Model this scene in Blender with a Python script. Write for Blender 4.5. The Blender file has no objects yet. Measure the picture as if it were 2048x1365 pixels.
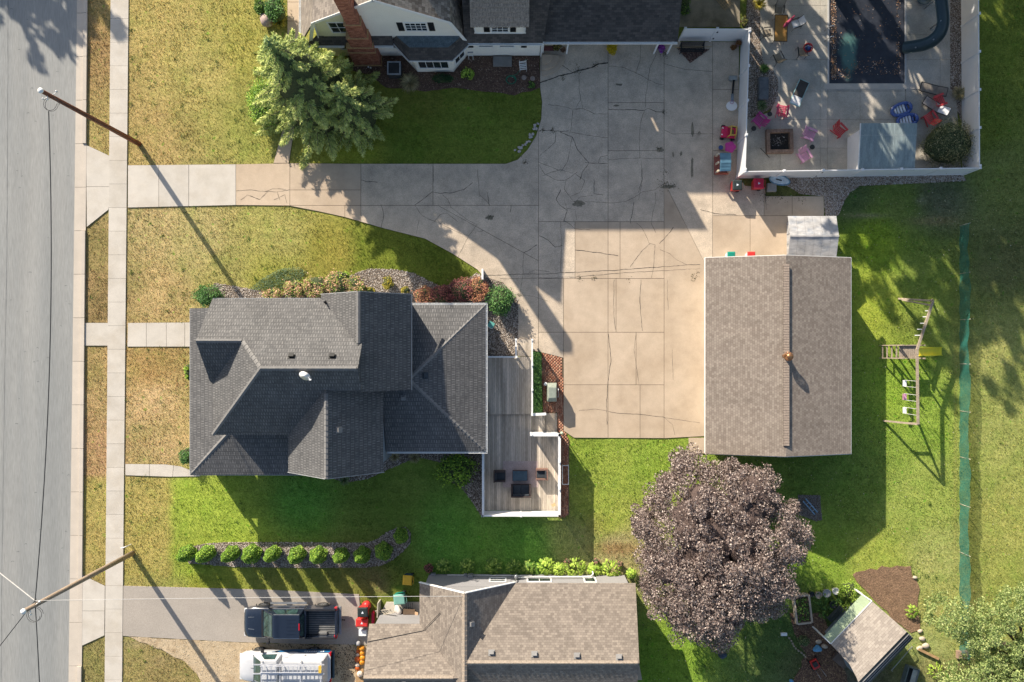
import bpy, bmesh, math, random
import numpy as np
from mathutils import Vector, Matrix
# ------------------------------------------------------------------ camera, light, exposure
S = bpy.context.scene
COL = S.collection
HC, KP, NX, NY = 55.0, 30.0, 1034.0, 697.0     # flying height, ground pixels per metre, point straight below the camera
cam_d = bpy.data.cameras.new("camera")
cam = bpy.data.objects.new("camera", cam_d)
COL.objects.link(cam)
cam.location = (0, 0, HC)
cam.rotation_euler = (0, 0, 0)
cam_d.sensor_fit = 'HORIZONTAL'
cam_d.sensor_width = 36.0
cam_d.lens = 36.0 * HC * KP / 2048.0
cam_d.shift_x = (1024.0 - NX) / 2048.0
cam_d.shift_y = (NY - 682.5) / 2048.0
cam_d.clip_start = 0.5
cam_d.clip_end = 3000.0
S.camera = cam
SUN_ELEV = math.radians(25.0)
SUN_AZ = (0.556, -0.831)            # direction the shadows fall, in plan
world = bpy.data.worlds.new("World")
S.world = world
world.use_nodes = True
nt = world.node_tree
for n in list(nt.nodes):
 nt.nodes.remove(n)
wo = nt.nodes.new('ShaderNodeOutputWorld')
bg = nt.nodes.new('ShaderNodeBackground')
sky = nt.nodes.new('ShaderNodeTexSky')
sky.sky_type = 'NISHITA'
sky.sun_disc = False
sky.sun_elevation = SUN_ELEV
sky.sun_rotation = math.atan2(-SUN_AZ[0], -SUN_AZ[1])
sky.air_density = 1.0
sky.dust_density = 1.6
sky.ozone_density = 1.0
bg.inputs[1].default_value = 0.093
nt.links.new(sky.outputs[0], bg.inputs[0])
nt.links.new(bg.outputs[0], wo.inputs[0])
sun_d = bpy.data.lights.new("sun", 'SUN')
sun_d.energy = 5.0
sun_d.angle = math.radians(0.53)
sun_d.color = (1.0, 0.90, 0.76)
sun = bpy.data.objects.new("sun", sun_d)
COL.objects.link(sun)
sd = Vector((SUN_AZ[0] * math.cos(SUN_ELEV), SUN_AZ[1] * math.cos(SUN_ELEV), -math.sin(SUN_ELEV)))
sun.rotation_euler = sd.to_track_quat('-Z', 'Y').to_euler()
sun.location = (-60, 90, 80)
S.view_settings.view_transform = 'Standard'
S.view_settings.look = 'None'
S.view_settings.gamma = 1.0
S.view_settings.use_curve_mapping = False
S.view_settings.exposure = 0.85
# ------------------------------------------------------------------ helpers
R = random.Random(7)
NR = np.random.default_rng(11)
def P(px, py, h=0.0):
 """ground plan position of something measured in the photograph at (px, py) whose height is h"""
 k = (1 - h / HC) / KP
 return ((px - NX) * k, -(py - NY) * k, h)
def P2(px, py, h=0.0):
 return P(px, py, h)[:2]
def srgb(r, g, b, f=1.0):
 def c(v):
  v = v / 255.0
  return (v / 12.92 if v <= 0.04045 else ((v + 0.055) / 1.055) ** 2.4) * f
 return (c(r), c(g), c(b), 1.0)
MATS = {}
def _mix(nt, fac, a, b, blend='MIX'):
 m = nt.nodes.new('ShaderNodeMix')
 m.data_type = 'RGBA'
 m.blend_type = blend
 for s, v in ((m.inputs[0], fac), (m.inputs[6], a), (m.inputs[7], b)):
  if isinstance(v, (int, float)):
   s.default_value = v
  elif isinstance(v, tuple):
   s.default_value = v
  else:
   nt.links.new(v, s)
 return m.outputs[2]
def _noise(nt, vec, scale, detail=3, rough=0.55):
 n = nt.nodes.new('ShaderNodeTexNoise')
 n.inputs['Scale'].default_value = scale
 n.inputs['Detail'].default_value = detail
 n.inputs['Roughness'].default_value = rough
 if vec is not None:
  nt.links.new(vec, n.inputs['Vector'])
 return n.outputs['Fac']
def _ramp(nt, fac, p0, p1, c0=(0, 0, 0, 1), c1=(1, 1, 1, 1)):
 r = nt.nodes.new('ShaderNodeValToRGB')
 r.color_ramp.elements[0].position = p0
 r.color_ramp.elements[1].position = p1
 r.color_ramp.elements[0].color = c0
 r.color_ramp.elements[1].color = c1
 nt.links.new(fac, r.inputs[0])
 return r.outputs[0]
def _math(nt, op, a, b=0.0):
 m = nt.nodes.new('ShaderNodeMath')
 m.operation = op
 for s, v in ((m.inputs[0], a), (m.inputs[1], b)):
  if isinstance(v, (int, float)):
   s.default_value = v
  else:
   nt.links.new(v, s)
 return m.outputs[0]
def new_mat(name):
 m = bpy.data.materials.new(name)
 m.use_nodes = True
 nt = m.node_tree
 b = nt.nodes['Principled BSDF']
 return m, nt, b
def coords(nt, kind='Object'):
 t = nt.nodes.new('ShaderNodeTexCoord')
 return t.outputs[kind]
def bump(nt, b, height, strength, dist):
 bp = nt.nodes.new('ShaderNodeBump')
 bp.inputs['Strength'].default_value = strength
 bp.inputs['Distance'].default_value = dist
 nt.links.new(height, bp.inputs['Height'])
 nt.links.new(bp.outputs[0], b.inputs['Normal'])
 return bp
def mat(name, col, rough=0.7, metal=0.0, var=0.18, scale=3.0, fine=0.10, fscale=40.0, bmp=0.15, bdist=0.01,
  col2=None, c2scale=0.6, c2lo=0.45, c2hi=0.65, spec=0.4, stretch=None, obj_rand=0.0, coat=0.0):
 if name in MATS:
  return MATS[name]
 m, nt, b = new_mat(name)
 geo = nt.nodes.new('ShaderNodeNewGeometry')
 vec = geo.outputs['Position']
 if stretch:
  mp = nt.nodes.new('ShaderNodeMapping')
  mp.inputs['Scale'].default_value = stretch
  nt.links.new(vec, mp.inputs[0])
  vec = mp.outputs[0]
 base = col if len(col) == 4 else (*col, 1.0)
 c = base
 if col2 is not None:
  f = _ramp(nt, _noise(nt, vec, c2scale, 5, 0.6), c2lo, c2hi)
  c = _mix(nt, f, base, col2 if len(col2) == 4 else (*col2, 1.0))
 n1 = _noise(nt, vec, scale, 4, 0.6)
 lo = (1 - var * 1.6,) * 3 + (1,)
 hi = (1 + var * 1.6,) * 3 + (1,)
 v1 = _ramp(nt, n1, 0.25, 0.75, lo, hi)
 c = _mix(nt, 1.0, c, v1, 'MULTIPLY')
 if fine:
  n2 = _noise(nt, vec, fscale, 2, 0.7)
  v2 = _ramp(nt, n2, 0.3, 0.7, (1 - fine * 1.6,) * 3 + (1,), (1 + fine * 1.6,) * 3 + (1,))
  c = _mix(nt, 1.0, c, v2, 'MULTIPLY')
  if bmp:
   bump(nt, b, n2, bmp, bdist)
 if obj_rand:
  oi = nt.nodes.new('ShaderNodeObjectInfo')
  v3 = _ramp(nt, oi.outputs['Random'], 0, 1, (1 - obj_rand,) * 3 + (1,), (1 + obj_rand,) * 3 + (1,))
  c = _mix(nt, 1.0, c, v3, 'MULTIPLY')
 nt.links.new(c, b.inputs['Base Color'])
 b.inputs['Roughness'].default_value = rough
 b.inputs['Metallic'].default_value = metal
 b.inputs['Specular IOR Level'].default_value = spec
 if coat:
  b.inputs['Coat Weight'].default_value = coat
  b.inputs['Coat Roughness'].default_value = 0.08
 MATS[name] = m
 return m
def shingle_mat(name, dark, light, bw=0.33, rh=0.145, bias=0.0, dash=None, big=0.10, rough=0.85, relief=0.02, course_dark=0.55):
 """asphalt or wood shingles: UV is metres along the eave and up the slope"""
 m, nt, b = new_mat(name)
 uv = coords(nt, 'UV')
 br = nt.nodes.new('ShaderNodeTexBrick')
 br.offset = 0.5
 br.inputs['Scale'].default_value = 1.0
 br.inputs['Brick Width'].default_value = bw
 br.inputs['Row Height'].default_value = rh
 br.inputs['Mortar Size'].default_value = 0.004
 br.inputs['Bias'].default_value = bias
 br.inputs['Color1'].default_value = dark
 br.inputs['Color2'].default_value = light
 br.inputs['Mortar'].default_value = tuple(x * 0.4 for x in dark[:3]) + (1,)
 nt.links.new(uv, br.inputs['Vector'])
 c = br.outputs['Color']
 if dash is not None:     # a second pattern of lighter tabs
  b2 = nt.nodes.new('ShaderNodeTexBrick')
  b2.inputs['Scale'].default_value = 1.0
  b2.offset = 0.37
  b2.inputs['Brick Width'].default_value = bw * 0.62
  b2.inputs['Row Height'].default_value = rh * 2
  b2.inputs['Mortar Size'].default_value = rh * 0.42
  b2.inputs['Mortar Smooth'].default_value = 0.4
  b2.inputs['Color1'].default_value = (0.15, 0.15, 0.15, 1)
  b2.inputs['Color2'].default_value = (1, 1, 1, 1)
  b2.inputs['Mortar'].default_value = (0, 0, 0, 1)
  nt.links.new(uv, b2.inputs['Vector'])
  c = _mix(nt, _math(nt, 'MULTIPLY', b2.outputs['Color'], 0.55), c, dash)
 n1 = _noise(nt, uv, 0.5, 5, 0.6)
 v1 = _ramp(nt, n1, 0.3, 0.7, (1 - big,) * 3 + (1,), (1 + big,) * 3 + (1,))
 c = _mix(nt, 1.0, c, v1, 'MULTIPLY')
 n2 = _noise(nt, uv, 30, 2, 0.7)
 v2 = _ramp(nt, n2, 0.3, 0.7, (0.86,) * 3 + (1,), (1.14,) * 3 + (1,))
 c = _mix(nt, 1.0, c, v2, 'MULTIPLY')
 # streaks running down the slope
 mp = nt.nodes.new('ShaderNodeMapping')
 mp.inputs['Scale'].default_value = (2.2, 0.12, 1)
 nt.links.new(uv, mp.inputs[0])
 v3 = _ramp(nt, _noise(nt, mp.outputs[0], 1.0, 3, 0.6), 0.3, 0.75, (0.9,) * 3 + (1,), (1.05,) * 3 + (1,))
 c = _mix(nt, 1.0, c, v3, 'MULTIPLY')
 # course edges: each row thickest at its lower edge
 sep = nt.nodes.new('ShaderNodeSeparateXYZ')
 nt.links.new(uv, sep.inputs[0])
 fr = _math(nt, 'FRACT', _math(nt, 'DIVIDE', sep.outputs['Y'], rh))
 saw = _math(nt, 'SUBTRACT', 1.0, fr)
 nt.links.new(c, b.inputs['Base Color'])
 b.inputs['Roughness'].default_value = rough
 b.inputs['Specular IOR Level'].default_value = 0.25
 h = _math(nt, 'ADD', saw, _math(nt, 'MULTIPLY', n2, 0.5))
 bump(nt, b, h, 0.8, relief)
 MATS[name] = m
 return m
def leaf_mat(name, cols, rough=0.55, transl=0.25, spec=0.3, gain=1.0):
 """cols: list of (position, colour) over the per-leaf attribute 'var'"""
 if name in MATS:
  return MATS[name]
 g = gain
 cols = [(p, tuple(min(.85, x * g) for x in c[:3]) + (1,)) for p, c in cols]
 m, nt, b = new_mat(name)
 at = nt.nodes.new('ShaderNodeAttribute')
 at.attribute_name = 'var'
 r = nt.nodes.new('ShaderNodeValToRGB')
 el = r.color_ramp.elements
 el[0].position, el[0].color = cols[0]
 el[1].position, el[1].color = cols[-1]
 for p, c in cols[1:-1]:
  e = el.new(p)
  e.color = c
 nt.links.new(at.outputs['Fac'], r.inputs[0])
 nt.links.new(r.outputs[0], b.inputs['Base Color'])
 b.inputs['Roughness'].default_value = rough
 b.inputs['Specular IOR Level'].default_value = spec
 tr = nt.nodes.new('ShaderNodeBsdfTranslucent')
 nt.links.new(r.outputs[0], tr.inputs[0])
 mx = nt.nodes.new('ShaderNodeMixShader')
 mx.inputs[0].default_value = transl
 out = nt.nodes['Material Output']
 nt.links.new(b.outputs[0], mx.inputs[1])
 nt.links.new(tr.outputs[0], mx.inputs[2])
 nt.links.new(mx.outputs[0], out.inputs[0])
 MATS[name] = m
 return m
class MB:
 """collects simple solids and links them as one mesh object"""
 def __init__(self):
  self.v, self.f, self.uv = [], [], {}
  self.sm = set()
 def add(self, vs, fs, smooth=False):
  o = len(self.v)
  self.v += [tuple(p) for p in vs]
  for f in fs:
   if smooth:
    self.sm.add(len(self.f))
   self.f.append(tuple(i + o for i in f))
  return self
 def box(self, c, s, rz=0.0, M=None):
  x, y, z = s[0] / 2, s[1] / 2, s[2] / 2
  vs = [Vector((a * x, b * y, d * z)) for d in (-1, 1) for b in (-1, 1) for a in (-1, 1)]
  if M is None:
   M = Matrix.Rotation(rz, 3, 'Z')
  vs = [M @ v + Vector(c) for v in vs]
  return self.add(vs, [(0, 2, 3, 1), (4, 5, 7, 6), (0, 1, 5, 4), (2, 6, 7, 3), (0, 4, 6, 2), (1, 3, 7, 5)])
 def bb(self, x0, x1, y0, y1, z0, z1):
  return self.box(((x0 + x1) / 2, (y0 + y1) / 2, (z0 + z1) / 2), (abs(x1 - x0), abs(y1 - y0), abs(z1 - z0)))
 def prism(self, poly, z0, z1):
  n = len(poly)
  a = sum(poly[i][0] * poly[(i + 1) % n][1] - poly[(i + 1) % n][0] * poly[i][1] for i in range(n))
  if a < 0:
   poly = poly[::-1]
  vs = [(p[0], p[1], z0) for p in poly] + [(p[0], p[1], z1) for p in poly]
  fs = [tuple(range(n - 1, -1, -1)), tuple(range(n, 2 * n))]
  fs += [(i, (i + 1) % n, n + (i + 1) % n, n + i) for i in range(n)]
  return self.add(vs, fs)
 def slab(self, pts, t, down=True):
  """a plate: polygon in space with thickness t below it (or along -normal)"""
  ps = [Vector(p) for p in pts]
  nrm = Vector((0, 0, 0))
  for i in range(len(ps)):
   nrm += ps[i].cross(ps[(i + 1) % len(ps)])
  nrm.normalize()
  if nrm.z < 0:
   ps = ps[::-1]
   nrm = -nrm
  d = Vector((0, 0, -t)) if down else -nrm * t
  n = len(ps)
  vs = ps + [p + d for p in ps]
  fs = [tuple(range(n)), tuple(range(2 * n - 1, n - 1, -1))] + [(i, n + i, n + (i + 1) % n, (i + 1) % n) for i in range(n)]
  return self.add(vs, fs)
 def bar(self, a, b, w, h=None):
  a, b = Vector(a), Vector(b)
  h = h or w
  d = (b - a)
  L = d.length
  if L < 1e-6:
   return self
  q = d.to_track_quat('X', 'Z').to_matrix()
  return self.box((a + b) / 2, (L, w, h), M=q)
 def tube(self, pts, r, n=8, cap=True):
  pts = [Vector(p) for p in pts]
  rs = r if isinstance(r, (list, tuple)) else [r] * len(pts)
  vs, fs = [], []
  for i, p in enumerate(pts):
   d = (pts[min(i + 1, len(pts) - 1)] - pts[max(i - 1, 0)])
   q = d.to_track_quat('Z', 'Y').to_matrix()
   for k in range(n):
    t = 2 * math.pi * k / n
    vs.append(p + q @ Vector((math.cos(t) * rs[i], math.sin(t) * rs[i], 0)))
  for i in range(len(pts) - 1):
   for k in range(n):
    fs.append((i * n + k, i * n + (k + 1) % n, (i + 1) * n + (k + 1) % n, (i + 1) * n + k))
  if cap:
   fs.append(tuple(range(n - 1, -1, -1)))
   fs.append(tuple((len(pts) - 1) * n + k for k in range(n)))
  return self.add(vs, fs, smooth=n > 5)
 def lathe(self, prof, c=(0, 0, 0), n=20):
  """prof: list of (radius, z)"""
  vs, fs = [], []
  for r, z in prof:
   for k in range(n):
    t = 2 * math.pi * k / n
    vs.append((c[0] + r * math.cos(t), c[1] + r * math.sin(t), c[2] + z))
  for i in range(len(prof) - 1):
   for k in range(n):
    fs.append((i * n + k, i * n + (k + 1) % n, (i + 1) * n + (k + 1) % n, (i + 1) * n + k))
  fs.append(tuple(range(n - 1, -1, -1)))
  fs.append(tuple((len(prof) - 1) * n + k for k in range(n)))
  return self.add(vs, fs, smooth=True)
 def blob(self, c, r, seed=0, n=2, jit=0.18):
  bm = bmesh.new()
  bmesh.ops.create_icosphere(bm, subdivisions=n, radius=1.0)
  rr = random.Random(seed)
  vs = []
  ph = [rr.uniform(0, 6.28) for _ in range(6)]
  for v in bm.verts:
   f = 1 + jit * (math.sin(v.co.x * 3 + ph[0]) * math.cos(v.co.y * 2.5 + ph[1]) + 0.6 * math.sin(v.co.z * 4 + ph[2] + v.co.x * 2))
   vs.append((c[0] + v.co.x * r[0] * f, c[1] + v.co.y * r[1] * f, c[2] + v.co.z * r[2] * f))
  fs = [tuple(v.index for v in f.verts) for f in bm.faces]
  bm.free()
  return self.add(vs, fs, smooth=True)
 def build(self, name, m, parent=None, loc=None, bevel=0.0):
  me = bpy.data.meshes.new(name)
  me.from_pydata(self.v, [], self.f)
  if m is not None:
   me.materials.append(m)
  if self.sm:
   sm = [i in self.sm for i in range(len(self.f))]
   me.polygons.foreach_set('use_smooth', sm)
  if bevel:
   bm = bmesh.new()
   bm.from_mesh(me)
   bmesh.ops.remove_doubles(bm, verts=bm.verts, dist=1e-5)
   bmesh.ops.bevel(bm, geom=[e for e in bm.edges if e.calc_face_angle(0) > 0.5], offset=bevel, segments=2, profile=0.6, affect='EDGES', clamp_overlap=True)
   bm.to_mesh(me)
   bm.free()
  o = bpy.data.objects.new(name, me)
  COL.objects.link(o)
  if parent is not None:
   o.parent = parent
  if loc is not None:
   o.location = loc
  return o
def tag(o, label=None, cat=None, group=None, kind=None):
 if label:
  o['label'] = label
 if cat:
  o['category'] = cat
 if group:
  o['group'] = group
 if kind:
  o['kind'] = kind
 return o
def thing(name, label, cat, loc=(0, 0, 0), rz=0.0, group=None):
 o = bpy.data.objects.new(name, None)
 o.empty_display_size = 0.2
 COL.objects.link(o)
 o.location = loc
 o.rotation_euler = (0, 0, rz)
 return tag(o, label, cat, group)
def holder(name, kind='structure'):
 o = bpy.data.objects.new(name, None)
 COL.objects.link(o)
 o['kind'] = kind
 return o
def dup(root, loc, rz=0.0, label=None, scale=None):
 r = root.copy()
 COL.objects.link(r)
 r.location = loc
 r.rotation_euler = (0, 0, rz)
 if scale:
  r.scale = (scale,) * 3 if isinstance(scale, (int, float)) else scale
 if label:
  r['label'] = label
 for ch in [c for c in bpy.data.objects if c.parent is root]:
  c = ch.copy()
  COL.objects.link(c)
  c.parent = r
  for g in [g for g in bpy.data.objects if g.parent is ch]:
   d = g.copy()
   COL.objects.link(d)
   d.parent = c
 return r
def share(o, name, loc, rot=(0, 0, 0), parent=None, scale=None, m=None):
 """another object on the same mesh"""
 c = bpy.data.objects.new(name, o.data)
 COL.objects.link(c)
 c.location = loc
 c.rotation_euler = rot
 if scale:
  c.scale = scale
 if parent is not None:
  c.parent = parent
 return c
def np_mesh(name, V, F, m, var=None, parent=None, loc=None, smooth=False):
 """fast mesh from arrays; F is (n, k); var is one value per face"""
 me = bpy.data.meshes.new(name)
 n, k = F.shape
 me.vertices.add(len(V))
 me.vertices.foreach_set('co', V.astype(np.float32).ravel())
 me.loops.add(n * k)
 me.loops.foreach_set('vertex_index', F.astype(np.int32).ravel())
 me.polygons.add(n)
 me.polygons.foreach_set('loop_start', np.arange(0, n * k, k, dtype=np.int32))
 me.polygons.foreach_set('loop_total', np.full(n, k, dtype=np.int32))
 if smooth:
  me.polygons.foreach_set('use_smooth', np.ones(n, dtype=bool))
 me.update(calc_edges=True)
 if var is not None:
  a = me.attributes.new('var', 'FLOAT', 'FACE')
  a.data.foreach_set('value', var.astype(np.float32))
 me.materials.append(m)
 o = bpy.data.objects.new(name, me)
 COL.objects.link(o)
 if parent is not None:
  o.parent = parent
 if loc is not None:
  o.location = loc
 return o
def leaf_faces(C, size, rng, up=0.4, aspect=0.6, direc=None):
 """quads at centres C; up biases normals upwards; returns V, F"""
 n = len(C)
 size = np.broadcast_to(size, (n,))[:, None]
 N = rng.normal(size=(n, 3))
 N /= np.linalg.norm(N, axis=1)[:, None]
 N[:, 2] = np.abs(N[:, 2])
 N = N * (1 - up) + np.array([0, 0, 1.0]) * up
 N /= np.linalg.norm(N, axis=1)[:, None]
 T = direc if direc is not None else rng.normal(size=(n, 3))
 T = T - (T * N).sum(1)[:, None] * N
 T /= np.linalg.norm(T, axis=1)[:, None] + 1e-9
 B = np.cross(N, T)
 a = T * size * 0.5
 b = B * size * 0.5 * aspect
 V = np.stack([C - a, C + b * 1.0, C + a, C - b * 1.0], axis=1).reshape(-1, 3)
 F = np.arange(4 * n).reshape(-1, 4)
 return V, F
def in_poly(pts, poly):
 pts = np.asarray(pts)
 x, y = pts[:, 0], pts[:, 1]
 c = np.zeros(len(pts), bool)
 n = len(poly)
 for i in range(n):
  x0, y0 = poly[i]
  x1, y1 = poly[(i + 1) % n]
  if y0 == y1:
   continue
  m = ((y0 > y) != (y1 > y)) & (x < (x1 - x0) * (y - y0) / (y1 - y0) + x0)
  c ^= m
 return c
def scatter(poly, n, rng):
 poly = np.array(poly)
 lo, hi = poly.min(0), poly.max(0)
 out = []
 got = 0
 while got < n:
  p = rng.uniform(lo, hi, size=(n * 2, 2))
  p = p[in_poly(p, poly)]
  if len(p) == 0:
   break
  out.append(p)
  got += len(p)
 return np.concatenate(out)[:n]
def pxpoly(pts, h=0.0):
 return [P2(x, y, h) for x, y in pts]
def roof_face(name, pts, m, parent, t=0.10, udir=None):
 """one roof slope as a plate, UV in metres along the eave (u) and up the slope (v)"""
 ps = [Vector(p) for p in pts]
 nrm = Vector((0, 0, 0))
 for i in range(len(ps)):
  nrm += ps[i].cross(ps[(i + 1) % len(ps)])
 nrm.normalize()
 if nrm.z < 0:
  ps = ps[::-1]
  nrm = -nrm
 if udir is None:
  u = Vector((0, 0, 1)).cross(nrm)
  u = Vector((1, 0, 0)) if u.length < 1e-3 else u.normalized()
 else:
  u = Vector(udir).normalized()
 v = nrm.cross(u)
 n = len(ps)
 vs = [tuple(p) for p in ps] + [tuple(p - nrm * t) for p in ps]
 fs = [tuple(range(n)), tuple(range(2 * n - 1, n - 1, -1))] + [(i, n + i, n + (i + 1) % n, (i + 1) % n) for i in range(n)]
 me = bpy.data.meshes.new(name)
 me.from_pydata(vs, [], fs)
 uvl = me.uv_layers.new(name='UVMap')
 for l in me.loops:
  p = Vector(vs[l.vertex_index])
  uvl.data[l.index].uv = (p.dot(u), p.dot(v))
 me.materials.append(m)
 o = bpy.data.objects.new(name, me)
 COL.objects.link(o)
 o.parent = parent
 return o
def pieces(poly, cuts, z0, z1, m, parent, name='slab', gap=0.012, jz=0.004, tilt=0.0):
 """cut a flat outline into separate slabs along lines; each slab is an object of its own
 cuts: (p, q, test) in plan; test(x, y) says which pieces (by centre) the line goes through"""
 bm = bmesh.new()
 vs = [bm.verts.new((x, y, 0)) for x, y in poly]
 f = bm.faces.new(vs)
 bmesh.ops.recalc_face_normals(bm, faces=bm.faces)
 for p, q, test in cuts:
  p, q = Vector((*p, 0)), Vector((*q, 0))
  n = (q - p).cross(Vector((0, 0, 1))).normalized()
  fs = []
  for f in bm.faces:
   c = f.calc_center_median()
   if test is None or test(c.x, c.y):
    fs.append(f)
  if not fs:
   continue
  geom = set(fs)
  for f in fs:
   geom.update(f.edges)
   geom.update(f.verts)
  bmesh.ops.bisect_plane(bm, geom=list(geom), dist=1e-4, plane_co=p, plane_no=n)
 out = []
 for f in bm.faces:
  if f.calc_area() < 0.05:
   continue
  pts = [v.co.copy() for v in f.verts]
  k = len(pts)
  ar = sum(pts[i].x * pts[(i + 1) % k].y - pts[(i + 1) % k].x * pts[i].y for i in range(k))
  if ar < 0:
   pts = pts[::-1]
  ins = []
  for i in range(k):
   a, b_, c = pts[i - 1], pts[i], pts[(i + 1) % k]
   d1 = (b_ - a)
   d2 = (c - b_)
   if d1.length < 1e-5 or d2.length < 1e-5:
    ins.append(b_)
    continue
   n1 = Vector((-d1.y, d1.x, 0)).normalized()
   n2 = Vector((-d2.y, d2.x, 0)).normalized()
   s = n1 + n2
   if s.length < 0.2:
    ins.append(b_)
    continue
   s.normalize()
   ins.append(b_ + s * (gap / max(0.5, s.dot(n1))))
  mb = MB()
  zt = z1 + R.uniform(-jz, jz)
  mb.prism([(q.x, q.y) for q in ins], z0, zt)
  out.append(mb.build(name, m, parent))
 bm.free()
 return out
def polyline(pts, w, z, m, name, parent=None, jitter=0.02, step=0.25):
 return ribbon([pts], w, z, m, name, parent, jitter, step)
def ribbon(lines, w, z, m, name, parent=None, jitter=0.02, step=0.25, th=0.003):
 """thin crooked strips lying on a surface"""
 mb = MB()
 for pts in lines:
  ww = w
  if isinstance(pts, tuple):
   pts, ww = pts
  q = []
  for i in range(len(pts) - 1):
   a, b = Vector((*pts[i], 0)), Vector((*pts[i + 1], 0))
   L = (b - a).length
   n = max(1, int(L / step))
   for j in range(n):
    q.append(a.lerp(b, j / n))
  q.append(Vector((*pts[-1], 0)))
  nn = len(q)
  off = 0.0
  lft, rgt = [], []
  for i, p in enumerate(q):
   d = q[min(i + 1, nn - 1)] - q[max(i - 1, 0)]
   nv = Vector((-d.y, d.x, 0)).normalized() if d.length > 1e-6 else Vector((1, 0, 0))
   off = off * 0.6 + R.uniform(-jitter, jitter)
   hw = ww * R.uniform(0.35, 1.0) * 0.5
   c = p + nv * off
   lft.append(c + nv * hw)
   rgt.append(c - nv * hw)
  o = len(mb.v)
  mb.v += [(p.x, p.y, z) for p in lft] + [(p.x, p.y, z) for p in rgt]
  for i in range(nn - 1):
   mb.f.append((o + i, o + nn + i, o + nn + i + 1, o + i + 1))
 return mb.build(name, m, parent)
# ------------------------------------------------------------------ ground
LIT = 1.45
def alb(r, g, b, f=1.0):
 """real base colour from the colour a sunlit level surface of it shows"""
 c = srgb(r, g, b)
 return tuple(min(0.85, x * f / LIT) for x in c[:3]) + (1.0,)
GRASS_PTS = [  # photo x, y, colour seen in sun
 (300, 60, (190, 172, 112)), (400, 150, (188, 174, 112)), (500, 100, (170, 164, 90)), (520, 250, (162, 162, 90)), (300, 280, (184, 162, 110)),
 (195, 100, (170, 142, 102)), (195, 600, (160, 136, 98)), (195, 900, (180, 148, 112)), (190, 1100, (176, 146, 110)), (195, 480, (160, 142, 98)),
 (300, 450, (194, 174, 128)), (400, 480, (192, 177, 126)), (330, 600, (192, 168, 122)), (450, 550, (172, 164, 104)), (540, 560, (160, 158, 80)),
 (560, 470, (180, 172, 108)), (660, 500, (156, 148, 74)), (760, 500, (122, 132, 52)), (850, 530, (110, 122, 48)), (640, 250, (166, 164, 82)),
 (310, 800, (200, 174, 132)), (330, 900, (194, 168, 126)), (300, 740, (182, 152, 104)), (300, 1000, (182, 164, 112)), (300, 1100, (176, 160, 102)),
 (375, 1000, (162, 180, 76)), (450, 1000, (162, 180, 76)), (480, 1060, (162, 180, 76)), (330, 1140, (158, 154, 92)), (420, 1150, (154, 156, 64)),
 (600, 1010, (112, 160, 70)), (760, 1000, (122, 142, 64)), (900, 1080, (112, 160, 70)), (1050, 1090, (112, 160, 70)), (560, 1155, (144, 146, 74)), (700, 1155, (138, 136, 72)), (760, 1160, (114, 126, 56)),
 (850, 190, (126, 132, 60)), (950, 250, (126, 142, 62)), (1000, 180, (122, 134, 58)), (820, 290, (114, 132, 54)), (700, 310, (168, 172, 70)),
 (1180, 900, (144, 164, 70)), (1230, 950, (154, 170, 78)), (1320, 930, (146, 170, 72)), (1200, 1010, (160, 172, 82)), (1230, 1095, (180, 164, 128)), (1160, 1085, (154, 160, 102)), (1215, 1045, (156, 166, 78)),
 (1320, 1320, (140, 170, 66)), (1700, 1000, (128, 150, 68)), (1650, 930, (122, 146, 68)), (1640, 1120, (146, 172, 70)), (1750, 1120, (166, 176, 86)), (1850, 1000, (156, 170, 88)),
 (1850, 850, (146, 170, 74)), (1800, 780, (144, 172, 68)), (1880, 1120, (168, 172, 108)), (1890, 1230, (174, 172, 108)), (1850, 1300, (164, 172, 112)),
 (1750, 480, (140, 164, 56)), (1720, 600, (170, 182, 74)), (1850, 550, (130, 148, 70)), (1800, 400, (122, 138, 72)), (1700, 395, (98, 116, 72)), (1880, 400, (112, 116, 90)),
 (2000, 100, (124, 136, 58)), (2000, 350, (126, 136, 76)), (2010, 520, (116, 120, 78)), (1990, 700, (164, 166, 102)), (2000, 850, (164, 168, 100)), (2000, 1050, (166, 168, 96)),
 (2030, 1150, (158, 164, 90)), (1960, 250, (120, 132, 58)), (1550, 385, (118, 120, 72)),
 (270, 1330, (162, 148, 100)), (190, 1320, (152, 142, 94)), (320, 1350, (158, 142, 98)), (1660, 1300, (80, 104, 62)), (1700, 1350, (100, 108, 102)), (1600, 1250, (90, 114, 62)),
]
_gx = np.array([p[0] for p in GRASS_PTS], float)
_gy = np.array([p[1] for p in GRASS_PTS], float)
_gc = np.array([alb(*p[2], 1.25)[:3] for p in GRASS_PTS])
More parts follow.
